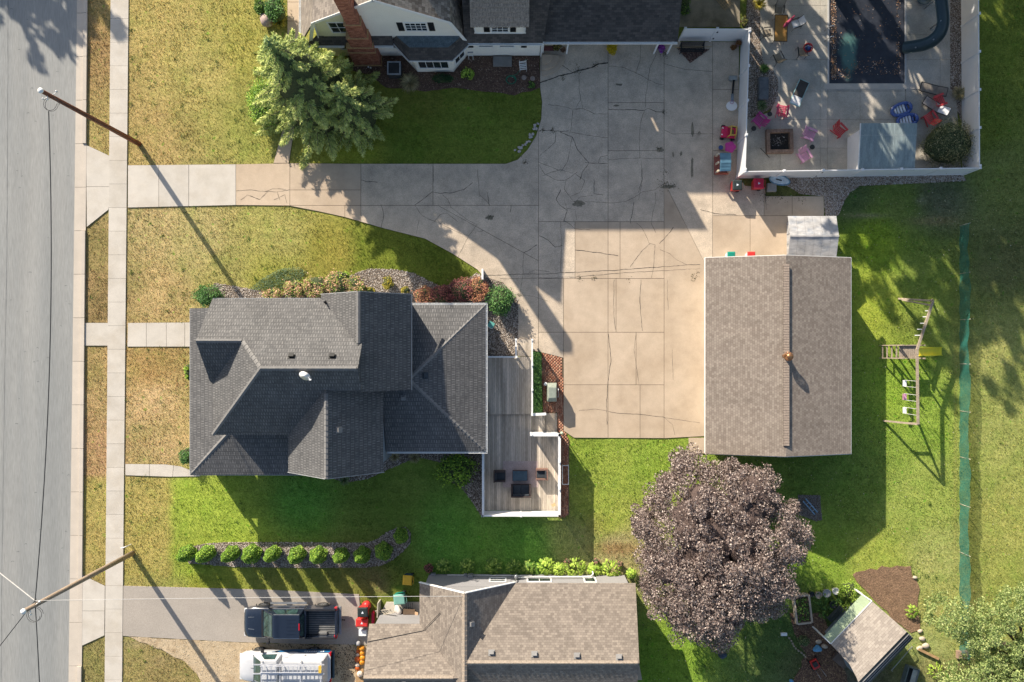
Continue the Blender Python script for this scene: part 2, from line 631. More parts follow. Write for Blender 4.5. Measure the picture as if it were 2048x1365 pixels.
def lawn_col(px, py):
 px = np.asarray(px, float)
 py = np.asarray(py, float)
 out = np.zeros((len(px), 3))
 for s in range(0, len(px), 20000):
  d2 = (px[s:s + 20000, None] - _gx) ** 2 + (py[s:s + 20000, None] - _gy) ** 2 + 60.0
  w = 1 / d2 ** 1.6
  out[s:s + 20000] = (w @ _gc) / w.sum(1)[:, None]
 # watered lawn south of the middle house ends along a straight line
 e = 1 / (1 + np.exp(-(px - 342 - 4 * np.sin(py * 0.09)) / 3.0))
 zone = np.clip((py - 952) / 6, 0, 1) * np.clip((1175 - py) / 30, 0, 1) * np.clip((470 - px) / 90, 0, 1)
 dry, lush = np.array(alb(182, 168, 100, 1.25)[:3]), np.array(alb(160, 178, 74, 1.25)[:3])
 zw = (0.7 * zone)[:, None]
 out = out * (1 - zw) + zw * (dry * (1 - e[:, None]) + lush * e[:, None])
 out *= (1 + .05 * np.sin(py * .21 + .3 * np.sin(px * .01)) * (px > 342))[:, None]
 # worn earth patches
 for cx, cy, rx, ry, col, k in ((1235, 1098, 50, 13, (178, 140, 98), .7), (745, 1150, 35, 22, (150, 125, 95), .55), (760, 1175, 22, 16, (150, 125, 100), .5), (1870, 442, 50, 9, (176, 162, 120), .8),
         (1730, 432, 40, 5, (176, 166, 136), .6), (1842, 402, 10, 7, (176, 170, 145), .7), (1190, 1060, 22, 40, (160, 140, 90), .25),
         (1815, 655, 40, 26, (120, 120, 70), .35), (1760, 1350, 120, 40, (120, 105, 80), .6), (1620, 1330, 60, 40, (120, 110, 80), .5), (1900, 1340, 60, 30, (160, 140, 105), .6),
         (268, 1288, 40, 8, (190, 170, 140), .5), (330, 1318, 35, 18, (180, 160, 120), .5), (1912, 930, 6, 300, (172, 160, 100), .4), (1945, 1000, 12, 260, (150, 150, 70), .5)):
  w = k * np.exp(-(((px - cx) / rx) ** 2 + ((py - cy) / ry) ** 2) ** 1.3)[:, None]
  out = out * (1 - w) + w * np.array(alb(*col)[:3])
 return out
def grass_mat():
 m, nt, b = new_mat('grass_ground')
 at = nt.nodes.new('ShaderNodeAttribute')
 at.attribute_name = 'col'
 geo = nt.nodes.new('ShaderNodeNewGeometry')
 v = geo.outputs['Position']
 c = at.outputs['Color']
 n0 = _noise(nt, v, 0.8, 4, 0.6)
 c = _mix(nt, _math(nt, 'MULTIPLY', _ramp(nt, n0, 0.48, 0.72), 0.45), c, _mix(nt, 1.0, c, (0.72, 0.95, 0.62, 1), 'MULTIPLY'))
 nb_ = _noise(nt, v, 0.35, 5, 0.65)
 c = _mix(nt, 1.0, c, _ramp(nt, nb_, 0.3, 0.7, (0.82, 0.88, 0.80, 1), (1.16, 1.12, 1.16, 1)), 'MULTIPLY')
 n1 = _noise(nt, v, 2.6, 5, 0.7)
 c = _mix(nt, 1.0, c, _ramp(nt, n1, 0.28, 0.72, (0.70, 0.76, 0.66, 1), (1.28, 1.22, 1.24, 1)), 'MULTIPLY')
 n2 = _noise(nt, v, 9, 3, 0.75)
 c = _mix(nt, 1.0, c, _ramp(nt, n2, 0.3, 0.7, (0.66, 0.70, 0.62, 1), (1.32, 1.28, 1.26, 1)), 'MULTIPLY')
 # darker green weeds
 n3 = _noise(nt, v, 2.6, 2, 0.5)
 c = _mix(nt, _ramp(nt, n3, 0.66, 0.73), c, _mix(nt, 1.0, c, (0.5, 0.85, 0.4, 1), 'MULTIPLY'))
 nt.links.new(c, b.inputs['Base Color'])
 b.inputs['Roughness'].default_value = 0.9
 b.inputs['Specular IOR Level'].default_value = 0.15
 n4 = _noise(nt, v, 13, 3, 0.8)
 bump(nt, b, n4, 0.8, 0.05)
 return m
GM = grass_mat()
def lawn_sheet():
 x0, x1, y0, y1, st = -36.0, 36.0, -24.4, 25.6, 0.25
 xs = np.arange(x0, x1 + .001, st)
 ys = np.arange(y0, y1 + .001, st)
 X, Y = np.meshgrid(xs, ys)
 nx, ny = len(xs), len(ys)
 # pool basin is cut out of the ground
 Z = 0.012 * np.sin(X * 1.3 + np.cos(Y * .7) * 2) * np.cos(Y * 1.1)
 V = np.stack([X.ravel(), Y.ravel(), Z.ravel() - 0.02], 1)
 i = np.arange(nx * ny).reshape(ny, nx)
 F = np.stack([i[:-1, :-1], i[:-1, 1:], i[1:, 1:], i[1:, :-1]], -1).reshape(-1, 4)
 # coarse skirt out to the horizon
 far = 900.0
 o = len(V)
 E = np.array([[-far, -far, -0.03], [far, -far, -0.03], [far, far, -0.03], [-far, far, -0.03],
     [x0, y0, -0.03], [xs[-1], y0, -0.03], [xs[-1], ys[-1], -0.03], [x0, ys[-1], -0.03]])
 V = np.concatenate([V, E])
 Fs = np.array([[0, 1, 5, 4], [1, 2, 6, 5], [2, 3, 7, 6], [3, 0, 4, 7]]) + o
 F = np.concatenate([F, Fs])
 ob = np_mesh('lawn', V, F, GM, smooth=True)
 cx = np.clip(NX + V[:, 0] * KP, -100, 2150)
 cy = np.clip(NY - V[:, 1] * KP, -100, 1500)
 C = np.ones((len(V), 4))
 C[:, :3] = lawn_col(cx, cy)
 a = ob.data.attributes.new('col', 'FLOAT_COLOR', 'POINT')
 a.data.foreach_set('color', C.astype(np.float32).ravel())
 ob['kind'] = 'structure'
 return ob
lawn = lawn_sheet()
# ---- outlines measured in the photograph (pixels)
def road_x(y): return 154.5 - .0125 * y
def curb_x(y): return 168.5 - .0095 * y + 0
def verge_x(y): return 176.0 - .0088 * y
def walk_l(y): return 221.8 - .0088 * y
def walk_r(y): return 257.6 - .0096 * y
DRIVE = [(256, 331), (472, 329), (580, 327), (700, 328), (1012, 328), (1035, 320), (1055, 300), (1072, 272), (1082, 240), (1084, 205), (1080, 175), (1080, 88), (1080, 62),
   (1352, 62), (1352, 84), (1478, 84), (1477, 357), (1490, 372), (1530, 375), (1531, 393), (1647, 393), (1648, 425), (1640, 530), (1500, 530), (1424, 535), (1424, 872),
   (1330, 877), (1148, 876), (1127, 862), (1126, 716), (1082, 705), (1066, 702), (1063, 686), (1036, 680), (1036, 600), (1006, 566), (966, 553), (955, 540), (905, 508), (850, 478), (770, 458), (690, 435), (640, 424), (578, 412), (472, 411), (256, 416)]
DRIVE2 = [(247, 1172), (400, 1176), (539, 1180), (718, 1189), (722, 1240), (736, 1250), (736, 1290), (610, 1288), (468, 1284), (320, 1276), (246, 1272)]
GRAVEL2 = [(252, 1274), (320, 1277), (468, 1285), (610, 1289), (736, 1291), (722, 1380), (412, 1380), (395, 1350), (370, 1325), (325, 1300), (280, 1284)]
BED_N = [(428, 566), (466, 572), (509, 580), (549, 587), (600, 582), (650, 570), (700, 552), (722, 543), (742, 538), (788, 539), (828, 547), (854, 560), (882, 574), (930, 562), (953, 546), (966, 552), (1006, 566), (1037, 600),
   (1037, 690), (1030, 712), (968, 714), (968, 630), (850, 625), (430, 625), (420, 600)]
BED_ROW = [(366, 1104), (380, 1094), (410, 1088), (450, 1085), (600, 1085), (700, 1086), (735, 1086), (752, 1080), (775, 1064), (795, 1055), (812, 1055), (822, 1066), (821, 1086), (808, 1102), (785, 1120), (765, 1131), (735, 1135), (600, 1136), (470, 1134), (420, 1130), (378, 1127)]
BED_S = [(640, 948), (690, 966), (735, 958), (775, 940), (835, 914), (880, 925), (905, 955), (930, 985), (945, 1005), (962, 1032), (975, 1030), (975, 890), (640, 890)]
MULCH = [(695, 108), (1080, 108), (1080, 130), (1082, 175), (1060, 182), (1030, 190), (960, 182), (900, 176), (850, 182), (800, 178), (770, 175), (740, 150), (700, 140)]
POOLPATIO = [(1520, -40), (1900, -40), (1900, 178), (1912, 190), (1922, 345), (1490, 345), (1490, 240), (1540, 225), (1556, 190), (1556, 160), (1545, 140), (1528, 130), (1520, 90)]
PSTRIP_L = [(1496, -40), (1520, -40), (1520, 90), (1528, 130), (1545, 140), (1556, 160), (1556, 190), (1548, 215), (1520, 228), (1490, 240), (1490, 84)]
PSTRIP_R = [(1900, -40), (1926, -40), (1926, 250), (1905, 200), (1900, 178)]
GRAV_F = [(1560, 350), (1924, 348), (1932, 362), (1850, 366), (1720, 372), (1700, 385), (1690, 400), (1682, 418), (1676, 432), (1650, 432), (1648, 393), (1600, 388), (1575, 372), (1560, 370)]
BRICKP = [(1083, 706), (1125, 716), (1127, 862), (1138, 880), (1138, 1030), (1119, 1036), (1119, 866), (1115, 866), (1115, 826), (1086, 826)]
SOIL = [(1706, 1150), (1740, 1138), (1780, 1134), (1822, 1136), (1836, 1180), (1834, 1215), (1840, 1262), (1818, 1268), (1742, 1196)]
SOIL2 = [(1575, 1230), (1640, 1228), (1680, 1290), (1700, 1380), (1585, 1380), (1610, 1310), (1600, 1290)]
PATH_N = [(575, -40), (601, -40), (601, 80), (596, 180), (590, 250), (578, 327), (547, 327), (568, 250), (574, 180), (575, 80)]
PATH_W = [(256, 646), (400, 645), (400, 694), (255, 694)]
PATH_V = [(169, 646), (217, 646), (217, 692), (168, 692)]
PATH_S = [(251, 928), (330, 929), (362, 933), (382, 941), (402, 953), (340, 954), (251, 951)]
APRON = [(172.5, 290), (219.5, 312), (218.8, 412), (217.5, 420), (174, 455)]
APRON2 = [(165, 1150), (210.5, 1172), (209.5, 1271), (164, 1292)]
EAST_YARD = [(1352, 55), (1352, -40), (1480, -40), (1480, 55)]
def rough(poly, amp=2.5, step=12):
 out = []
 rr = random.Random(int(poly[0][0]))
 for i in range(len(poly)):
  a, b = poly[i], poly[(i + 1) % len(poly)]
  L = math.hypot(b[0] - a[0], b[1] - a[1])
  n = max(1, int(L / step))
  for k in range(n):
   f = k / n
   out.append((a[0] + (b[0] - a[0]) * f + rr.uniform(-amp, amp), a[1] + (b[1] - a[1]) * f + rr.uniform(-amp, amp)))
 return out
SOIL, SOIL2, GRAVEL2, MULCH = rough(SOIL, 4), rough(SOIL2, 4), rough(GRAVEL2, 2.5), rough(MULCH, 1.5)
CONC = mat('concrete_pale', alb(226, 218, 205), rough=0.8, var=0.05, scale=1.2, fine=0.05, fscale=30, obj_rand=0.04, col2=alb(214, 204, 188), c2scale=0.5)
CONC_TAN = mat('concrete_tan', alb(218, 197, 172, 1.05), rough=0.8, var=0.05, scale=1.5, fine=0.06, fscale=35, obj_rand=0.045, col2=alb(204, 182, 156), c2scale=0.35, c2lo=.4, c2hi=.7)
CONC_OLD = mat('concrete_worn', alb(218, 200, 177, 1.17), rough=0.85, var=0.10, scale=1.6, fine=0.14, fscale=20, obj_rand=0.06, col2=alb(192, 177, 158, 1.12), c2scale=0.55, c2lo=.42, c2hi=.72)
CONC_POOL = mat('concrete_pool', alb(222, 212, 196), rough=0.85, var=0.10, scale=1.1, fine=0.12, fscale=20, obj_rand=0.04, col2=alb(190, 186, 174), c2scale=0.35, c2lo=.42, c2hi=.62)
JOINT = mat('joint_dirt', (0.07, 0.06, 0.045, 1), rough=0.95, var=0.3)
CRACK = mat('crack_dirt', (0.06, 0.055, 0.045, 1), rough=0.95, var=0.3)
ASPH = mat('asphalt_road', alb(160, 162, 160), rough=0.9, var=0.05, scale=0.7, fine=0.09, fscale=22, col2=alb(172, 172, 168), c2scale=0.5, c2lo=.4, c2hi=.6, stretch=(1.0, 0.06, 1.0))
ASPH2 = mat('asphalt_drive', alb(192, 182, 170), rough=0.9, var=0.05, scale=0.6, fine=0.10, fscale=22)
GUTTER = mat('concrete_gutter', alb(222, 210, 194), rough=0.8, var=0.05, scale=1.2, fine=0.06, fscale=30, obj_rand=0.04)
Y0, Y1 = -60.0, 60.0     # road runs past both ends of the frame
def yy(y): return NY - y * KP
# road
mb = MB()
ya, yb = -900, 2300
mb.prism([P2(-620, ya), P2(road_x(ya), ya), P2(road_x(yb), yb), P2(-620, yb)], -0.02, 0.008)
road = tag(mb.build('road', ASPH), kind='structure')
# seam along the road where two runs of asphalt meet, and its sealed patches
SEAM = mat('asphalt_seam', alb(128, 130, 130), rough=0.9, var=0.1)
ribbon([([P2(17, -40), P2(14, 500), P2(6, 1000), P2(2, 1400)], .05)], .05, .012, SEAM, 'seam', road, .01, .6)
spots = []
for _ in range(46):
 cx, cy = R.uniform(5, 145), R.uniform(0, 1360)
 x, y = P2(cx, cy)
 r = R.uniform(.03, .09)
 spots.append(([(x - r, y), (x, y + r * .6), (x + r, y)], .05))
ribbon(spots, .05, .0125, SEAM, 'tar_spot', road, .03, .04)['kind'] = 'stuff'
# gutter pan and kerb, cast in sections
kerb = MB().prism([P2(road_x(-60) + .4, -60), P2(verge_x(-60) - .4, -60), P2(verge_x(1430) - .4, 1430), P2(road_x(1430) + .4, 1430)], -0.02, 0.012).build('kerb', JOINT)
kerb['kind'] = 'structure'
y = -60
while y < 1430:
 y2 = y + 87
 drop = (285 < (y + y2) / 2 < 470) or (1140 < (y + y2) / 2 < 1300)
 g = 0.35
 MB().prism([P2(road_x(y), y + g), P2(curb_x(y), y + g), P2(curb_x(y2), y2 - g), P2(road_x(y2), y2 - g)], 0.0, 0.03 + R.uniform(-.002, .002)).build('gutter_section', GUTTER, kerb)
 MB().prism([P2(curb_x(y) + .25, y + g), P2(verge_x(y), y + g), P2(verge_x(y2), y2 - g), P2(curb_x(y2) + .25, y2 - g)], 0.0, 0.045 if drop else 0.13).build('kerb_section', GUTTER, kerb)
 y = y2
# sidewalk
walk = MB().prism([P2(walk_l(-80) + .6, -80), P2(walk_r(-80) - .6, -80), P2(walk_r(1450) - .6, 1450), P2(walk_l(1450) + .6, 1450)], -0.02, 0.012).build('sidewalk', JOINT)
walk['kind'] = 'structure'
y = 463 - 47.2 * 12
while y < 1440:
 y2 = y + 47.2
 MB().prism([P2(walk_l(y), y + .2), P2(walk_r(y), y + .2), P2(walk_r(y2), y2 - .2), P2(walk_l(y2), y2 - .2)], 0.0, 0.045 + R.uniform(-.004, .004)).build('slab', CONC, walk)
 y = y2
def paved(name, outline, cuts, m, z=0.04, gap=0.012, base=JOINT, sub=True):
 o = MB().prism(pxpoly(outline), -0.02, 0.012).build(name, base)
 o['kind'] = 'structure'
 cc = []
 for c in cuts:
  p, q = P2(*c[0]), P2(*c[1])
  t = c[2] if len(c) > 2 else None
  if t is not None:
   f = (lambda tt: (lambda x, y: tt(NX + x * KP, NY - y * KP)))(t)
  else:
   f = None
  cc.append((p, q, f))
 pieces(pxpoly(outline), cc, 0.0, z, m if not isinstance(m, (list,)) else m[0], o, gap=gap)
 return o
paved('driveway_apron', APRON, [((170, 374), (220, 374))], CONC)
paved('driveway_apron', APRON2, [((160, 1222), (212, 1222))], CONC)
paved('walkway', PATH_V, [], CONC)
paved('walkway', PATH_W, [((293, 640), (293, 700)), ((333, 640), (333, 700)), ((370, 640), (370, 700))], CONC)
paved('walkway', PATH_S, [((300, 900), (299, 960)), ((350, 900), (345, 960))], CONC)
paved('walkway', PATH_N, [((500, y), (700, y)) for y in (5, 43, 85, 130, 180, 230, 280)], CONC_TAN)
drive = MB().prism(pxpoly(DRIVE), -0.02, 0.012).build('driveway', JOINT)
drive['kind'] = 'structure'
cuts = [((472, 0), (472, 9)), ((580, 0), (580, 9), lambda x, y: x > 472 and y > 320),
  ((722, 0), (722, 9), lambda x, y: x > 580), ((1077, 0), (1077, 9), lambda x, y: x > 722),
  ((1216, 0), (1216, 9), lambda x, y: x > 1077), ((1328, 0), (1328, 9), lambda x, y: x > 1216), ((1425, 0), (1425, 9), lambda x, y: x > 1328),
  ((318, 0), (318, 9), lambda x, y: x < 472), ((378, 0), (378, 9), lambda x, y: 318 < x < 472),
  ((0, 411.5), (9, 411.5), lambda x, y: 580 < x < 1077),
  ((0, 380.6), (9, 380.6), lambda x, y: 580 < x < 722 and y < 411),
  ((690, 0), (690, 9), lambda x, y: 580 < x < 722 and y > 411),
  ((955, 455), (1120, 546), lambda x, y: 722 < x < 1077 and y > 411),
  ((866, 0), (866, 9), lambda x, y: 722 < x < 1077 and y < 411), ((1062, 0), (1062, 9), lambda x, y: 1000 < x < 1077 and y < 300),
  ((0, 444), (9, 444), lambda x, y: 1077 < x < 1350 and y > 120),
  ((0, 557.5), (9, 557.5), lambda x, y: x > 1040 and y > 444),
  ((0, 665), (9, 665), lambda x, y: x > 1077 and y > 557), ((0, 770), (9, 770), lambda x, y: x > 1077 and y > 665),
  ((1127, 0), (1127, 9), lambda x, y: 1060 < x < 1240 and y > 557),
  ((1150, 0), (1150, 9), lambda x, y: 1077 < x < 1216 and 444 < y < 557),
  ((1240, 0), (1240, 9), lambda x, y: 1216 < x < 1330 and 444 < y < 557),
  ((1232, 0), (1232, 9), lambda x, y: 1127 < x < 1400 and 557 < y < 665),
  ((1272, 0), (1272, 9), lambda x, y: 1127 < x < 1400 and 665 < y < 770),
  ((1280, 0), (1280, 9), lambda x, y: 1127 < x < 1400 and y > 770),
  ((0, 302), (9, 302), lambda x, y: 1216 < x and y < 444),
  ((0, 180), (9, 180), lambda x, y: 1328 < x and y < 302), ((0, 206), (9, 206), lambda x, y: 1216 < x < 1328 and y < 302),
  ((1366, 440), (1412, 532), lambda x, y: x > 1328 and 380 < y < 557),
  ((0, 432), (9, 432), lambda x, y: x > 1400 and y > 375), ((1528, 0), (1528, 9), lambda x, y: x > 1425 and 375 < y < 432),
  ((1500, 0), (1500, 9), lambda x, y: x > 1400 and 432 < y < 560), ((1584, 0), (1584, 9), lambda x, y: x > 1528 and y < 432)]
cc = []
for c in cuts:
 p, q = P2(*c[0]), P2(*c[1])
 t = c[2] if len(c) > 2 else None
 cc.append((p, q, (lambda tt: (lambda x, y: tt(NX + x * KP, NY - y * KP)))(t) if t else None))
for s in pieces(pxpoly(DRIVE), cc, 0.0, 0.04, CONC_OLD, drive, gap=0.013):
 xs = [v.co.x for v in s.data.vertices]
 ys = [v.co.y for v in s.data.vertices]
 cx, cy = NX + KP * (min(xs) + max(xs)) / 2, NY - KP * (min(ys) + max(ys)) / 2
 if cx < 472:
  s.data.materials[0] = CONC
 elif cx < 722 or (cy > 444 and cx > 1130) or cx > 1328 and cy > 375:
  s.data.materials[0] = CONC_TAN
# cracks in the driveway, followed from the photograph
CR = [
 [(1080, 167), (1100, 160), (1118, 152), (1140, 148), (1155, 142), (1184, 136), (1195, 129), (1216, 126)],
 [(1114, 125), (1130, 135), (1143, 145)], [(1152, 128), (1157, 140), (1159, 170), (1157, 175), (1162, 200), (1155, 210), (1151, 219)], [(1161, 193), (1165, 217), (1151, 219)],
 [(1096, 210), (1120, 213), (1145, 219), (1165, 217), (1190, 229), (1215, 229)], [(1145, 221), (1144, 240), (1142, 260), (1140, 268)], [(1085, 261), (1107, 262), (1120, 263), (1137, 263)],
 [(1120, 264), (1145, 275), (1155, 300), (1178, 327), (1200, 328), (1215, 328)], [(1112, 265), (1110, 285), (1095, 300), (1080, 312)], [(1142, 265), (1185, 273), (1215, 276)],
 [(1077, 325), (1100, 334), (1122, 343), (1134, 325), (1140, 300), (1144, 275)], [(1197, 327), (1200, 315), (1215, 311)], [(1170, 325), (1178, 327), (1165, 345), (1160, 360)],
 [(1217, 133), (1245, 135), (1270, 146), (1296, 160), (1315, 169), (1327, 170)], [(1282, 88), (1280, 120), (1272, 148)], [(1313, 110), (1300, 135), (1296, 160), (1292, 190), (1290, 217)],
 [(1217, 220), (1262, 220), (1288, 222), (1295, 217), (1312, 224), (1328, 225)], [(1288, 222), (1280, 250), (1278, 290), (1280, 318)], [(1217, 320), (1282, 317), (1327, 318)], [(1282, 320), (1286, 350), (1281, 380), (1277, 400)],
 [(1328, 128), (1370, 140), (1425, 144)], [(1328, 261), (1345, 269), (1390, 268), (1425, 268)],
 [(1077, 330), (1090, 350), (1110, 360), (1130, 362), (1155, 345)], [(1085, 352), (1120, 340), (1150, 348), (1170, 362), (1160, 385), (1140, 395), (1128, 380), (1132, 360)],
 [(1140, 395), (1150, 408), (1160, 395), (1185, 392)], [(1128, 400), (1134, 418), (1150, 420), (1152, 440)], [(1134, 420), (1128, 445)], [(1122, 380), (1112, 400), (1120, 412), (1134, 420)],
 [(1170, 404), (1200, 405), (1225, 407), (1250, 404), (1268, 396), (1285, 384), (1310, 381), (1330, 367)], [(1188, 360), (1188, 388), (1206, 390)], [(1283, 340), (1284, 360), (1277, 386)],
 [(1268, 405), (1264, 432), (1261, 440)], [(1310, 385), (1311, 402), (1305, 425), (1302, 446)], [(1121, 445), (1123, 480), (1121, 545)], [(1273, 447), (1284, 457), (1298, 487), (1310, 490), (1307, 535), (1303, 556)], [(1300, 488), (1286, 500), (1260, 534)],
 [(1320, 500), (1340, 508), (1352, 520), (1375, 530)], [(1318, 488), (1340, 465), (1346, 455)], [(1302, 447), (1311, 466)],
 [(830, 411), (845, 400), (864, 384), (882, 387), (905, 386), (928, 380), (945, 365)], [(866, 330), (867, 360), (866, 384)], [(885, 390), (895, 400), (902, 415), (920, 430), (935, 440), (953, 450)], [(955, 340), (960, 395)], [(975, 385), (978, 410)],
 [(830, 411), (840, 428), (855, 438), (880, 447), (900, 458), (920, 467), (938, 472)], [(868, 445), (880, 430), (895, 427), (915, 445)], [(953, 450), (945, 462), (938, 472), (915, 517)], [(950, 465), (967, 462)], [(838, 440), (832, 470)], [(960, 390), (970, 400), (980, 412)],
 [(1047, 506), (1060, 500), (1074, 490)], [(1047, 507), (1046, 545), (1040, 590)], [(968, 551), (1010, 550), (1060, 549), (1090, 548), (1150, 545), (1230, 541), (1330, 534), (1400, 529)], [(1000, 558), (1060, 557), (1150, 554), (1250, 546), (1400, 538)],
 [(1040, 590), (1070, 594), (1095, 603)], [(1055, 548), (1070, 540), (1100, 545)], [(1078, 472), (1095, 480), (1110, 495), (1125, 492)], [(1020, 425), (1022, 411)], [(722, 360), (735, 364), (755, 365)], [(763, 410), (768, 430), (762, 458)],
 [(472, 383), (500, 380), (530, 384), (555, 385), (580, 380)], [(482, 400), (495, 390), (510, 397), (520, 400)], [(530, 384), (545, 378), (572, 380)], [(500, 392), (520, 400), (535, 385)], [(548, 400), (570, 390), (575, 407)], [(555, 385), (560, 400)],
 [(1282, 560), (1280, 600), (1284, 662)], [(1334, 560), (1336, 620)], [(1228, 560), (1226, 610), (1230, 660)], [(1272, 668), (1268, 700), (1274, 740), (1277, 768)], [(1217, 668), (1222, 720), (1216, 760), (1213, 800), (1214, 850)], [(1344, 700), (1346, 760)],
 [(1157, 822), (1190, 818), (1230, 826), (1290, 830), (1350, 838), (1400, 846)], [(1325, 834), (1345, 850), (1350, 870)], [(1127, 440), (1150, 458), (1180, 460)], [(1150, 500), (1190, 505), (1236, 512)], [(1260, 440), (1262, 448)],
 [(1472, 430), (1430, 428), (1400, 420)], [(1530, 388), (1532, 420)],
]
lines = []
for c in CR:
 lines.append((pxpoly(c), 0.042 if R.random() < .3 else 0.024))
lines[0] = (lines[0][0], .10)
ribbon(lines, .03, .0465, CRACK, 'crack', drive, .018, .14)['kind'] = 'stuff'
# weeds and dirt caught in the widest cracks
LM_WEED = leaf_mat('weed_leaf', [(0, (0.05, 0.055, 0.03, 1)), (1, (0.12, 0.11, 0.04, 1))])
cs = []
for (cx, cy, n, s) in ((1328, 110, 40, 9), (1328, 225, 25, 6), (1330, 370, 60, 14), (1345, 372, 40, 9), (1085, 261, 30, 5), (1105, 262, 30, 6), (1155, 141, 40, 9), (1125, 156, 30, 7), (1190, 130, 30, 6), (1398, 268, 20, 4), (1315, 298, 25, 6), (1388, 557, 30, 8), (1158, 556, 20, 6), (1187, 556, 20, 6), (1040, 590, 15, 5),
      (980, 435, 20, 4), (1050, 325, 30, 7), (1330, 345, 20, 6), (1258, 558, 12, 5), (1530, 392, 60, 14), (1560, 392, 60, 14), (1600, 392, 60, 14), (1395, 545, 12, 4)):
 q = NR.normal(size=(n, 2)) * s * .5 + [cx, cy]
 cs.append(np.array([[*P2(a, b), .055] for a, b in q]))
cs = np.concatenate(cs)
V, F = leaf_faces(cs, NR.uniform(.04, .10, len(cs)), NR, .4)
np_mesh('weeds', V, F, LM_WEED, NR.random(len(F)), drive)['kind'] = 'stuff'
# oil stains and dark smudges
STAIN = mat('oil_stain', alb(150, 140, 120), rough=0.8, var=0.25, scale=4)
mbs = MB()
for (cx, cy, rx, ry) in ((1157, 408, 12, 7), (980, 436, 9, 6), (1238, 170, 8, 2.5), (1233, 212, 6, 2), (1385, 262, 3, 16), (1384, 335, 3, 22), (1320, 300, 8, 5), (1346, 310, 2, 6), (1362, 308, 3, 5), (1335, 374, 16, 4)):
 pts = []
 for k in range(18):
  t = 2 * math.pi * k / 18
  f = R.uniform(.65, 1.15)
  pts.append((*P2(cx + rx * f * math.cos(t), cy + ry * f * math.sin(t)), .0455))
 mbs.add(pts, [tuple(range(17, -1, -1))])
mbs.build('oil_stain', STAIN, drive)
# second driveway: asphalt with a gravel shoulder
d2 = MB().prism(pxpoly(DRIVE2), -0.02, 0.03).build('asphalt_driveway', ASPH2)
d2['kind'] = 'structure'
def stones(name, outline, n, cols, smin, smax, z=0.02, parent=None, flat=.6, base=None, bz=0.01, kind='stuff', grow=1.0, label=None):
 """a bed of loose stones, each a small solid"""
 poly = pxpoly(outline)
 if base is not None:
  o = MB().prism(poly, -0.02, bz).build(name, base, parent)
 else:
  o = None
 pts = scatter(poly, n, NR)
 m = leaf_mat(name + '_stone', cols, rough=0.8, transl=0.0)
 base8 = np.array([[1, 0, 0], [0, 1, 0], [-1, 0, 0], [0, -1, 0], [0, 0, 1.0]])
 a = NR.random(n) * 6.28
 s = NR.uniform(smin, smax, n) * grow
 sx, sy = s * NR.uniform(.8, 1.3, n), s * NR.uniform(.6, 1, n)
 V = np.zeros((n, 9, 3))
 ang = np.array([0, .25, .5, .75]) * 2 * np.pi
 for k in range(4):
  r = NR.uniform(.8, 1.1, n)
  x, y = np.cos(ang[k]) * sx * r, np.sin(ang[k]) * sy * r
  V[:, k, 0] = x * np.cos(a) - y * np.sin(a)
  V[:, k, 1] = x * np.sin(a) + y * np.cos(a)
  V[:, k + 4, 0] = V[:, k, 0] * .62
  V[:, k + 4, 1] = V[:, k, 1] * .62
  V[:, k + 4, 2] = s * flat * NR.uniform(.7, 1.1, n)
 V[:, 8] = 0
 V[:, :, 0] += pts[:, None, 0]
 V[:, :, 1] += pts[:, None, 1]
 V[:, :, 2] += z
 idx = np.arange(n)[:, None, None] * 9
 f = np.array([[0, 1, 5, 4], [1, 2, 6, 5], [2, 3, 7, 6], [3, 0, 4, 7], [4, 5, 6, 7]])
 F = (f[None] + idx).reshape(-1, 4)
 V = V.reshape(-1, 3)
 var = np.repeat(NR.random(n), 5)
 st = np_mesh(name if o is None else 'stones', V, F, m, var, o if o is not None else parent)
 st['kind'] = kind
 if o is not None and parent is None:
  o['kind'] = 'structure'
 return o or st
RIVER = [(0, alb(130, 118, 110)), (.35, alb(186, 172, 158)), (.7, alb(214, 200, 186)), (1, alb(236, 228, 218))]
DARKG = mat('bed_soil', alb(120, 106, 92), rough=0.95, var=0.2, scale=8)
MULCHM = mat('mulch_soil', alb(112, 88, 74), rough=0.95, var=0.3, scale=10, fine=.3)
TANG = mat('gravel_shoulder', alb(214, 192, 158), rough=0.95, var=0.10, scale=3, fine=0.2, fscale=18, col2=alb(182, 156, 120), c2scale=1.2, c2lo=.5, c2hi=.75)
stones('gravel_bed', BED_N, 14000, RIVER, .03, .065, base=DARKG, bz=0.03)
stones('gravel_bed', BED_ROW, 9000, RIVER, .03, .06, base=DARKG, bz=0.03)
stones('gravel_bed', BED_S, 6000, RIVER, .03, .06, base=DARKG, bz=0.03)
stones('gravel_shoulder', GRAVEL2, 3000, [(0, alb(176, 152, 120)), (.5, alb(214, 194, 160)), (1, alb(236, 222, 196))], .02, .045, base=TANG, bz=0.02, z=.015)
stones('gravel_strip', GRAV_F, 9000, [(0, alb(140, 118, 104)), (.4, alb(192, 172, 152)), (.75, alb(220, 208, 194)), (1, alb(238, 232, 226))], .025, .055, base=DARKG, bz=0.02)
stones('gravel_strip', PSTRIP_L, 7000, [(0, alb(84, 72, 62)), (.6, alb(150, 128, 108)), (1, alb(210, 190, 164))], .025, .05, base=DARKG, bz=0.03)
stones('gravel_strip', PSTRIP_R, 3500, [(0, alb(100, 88, 78)), (.6, alb(160, 144, 128)), (1, alb(214, 200, 184))], .025, .05, base=DARKG, bz=0.03)
stones('mulch_bed', MULCH, 9000, [(0, alb(84, 62, 52)), (.7, alb(140, 110, 92)), (.95, alb(186, 158, 134)), (1, alb(220, 200, 180))], .02, .06, base=MULCHM, bz=0.03, flat=.35)
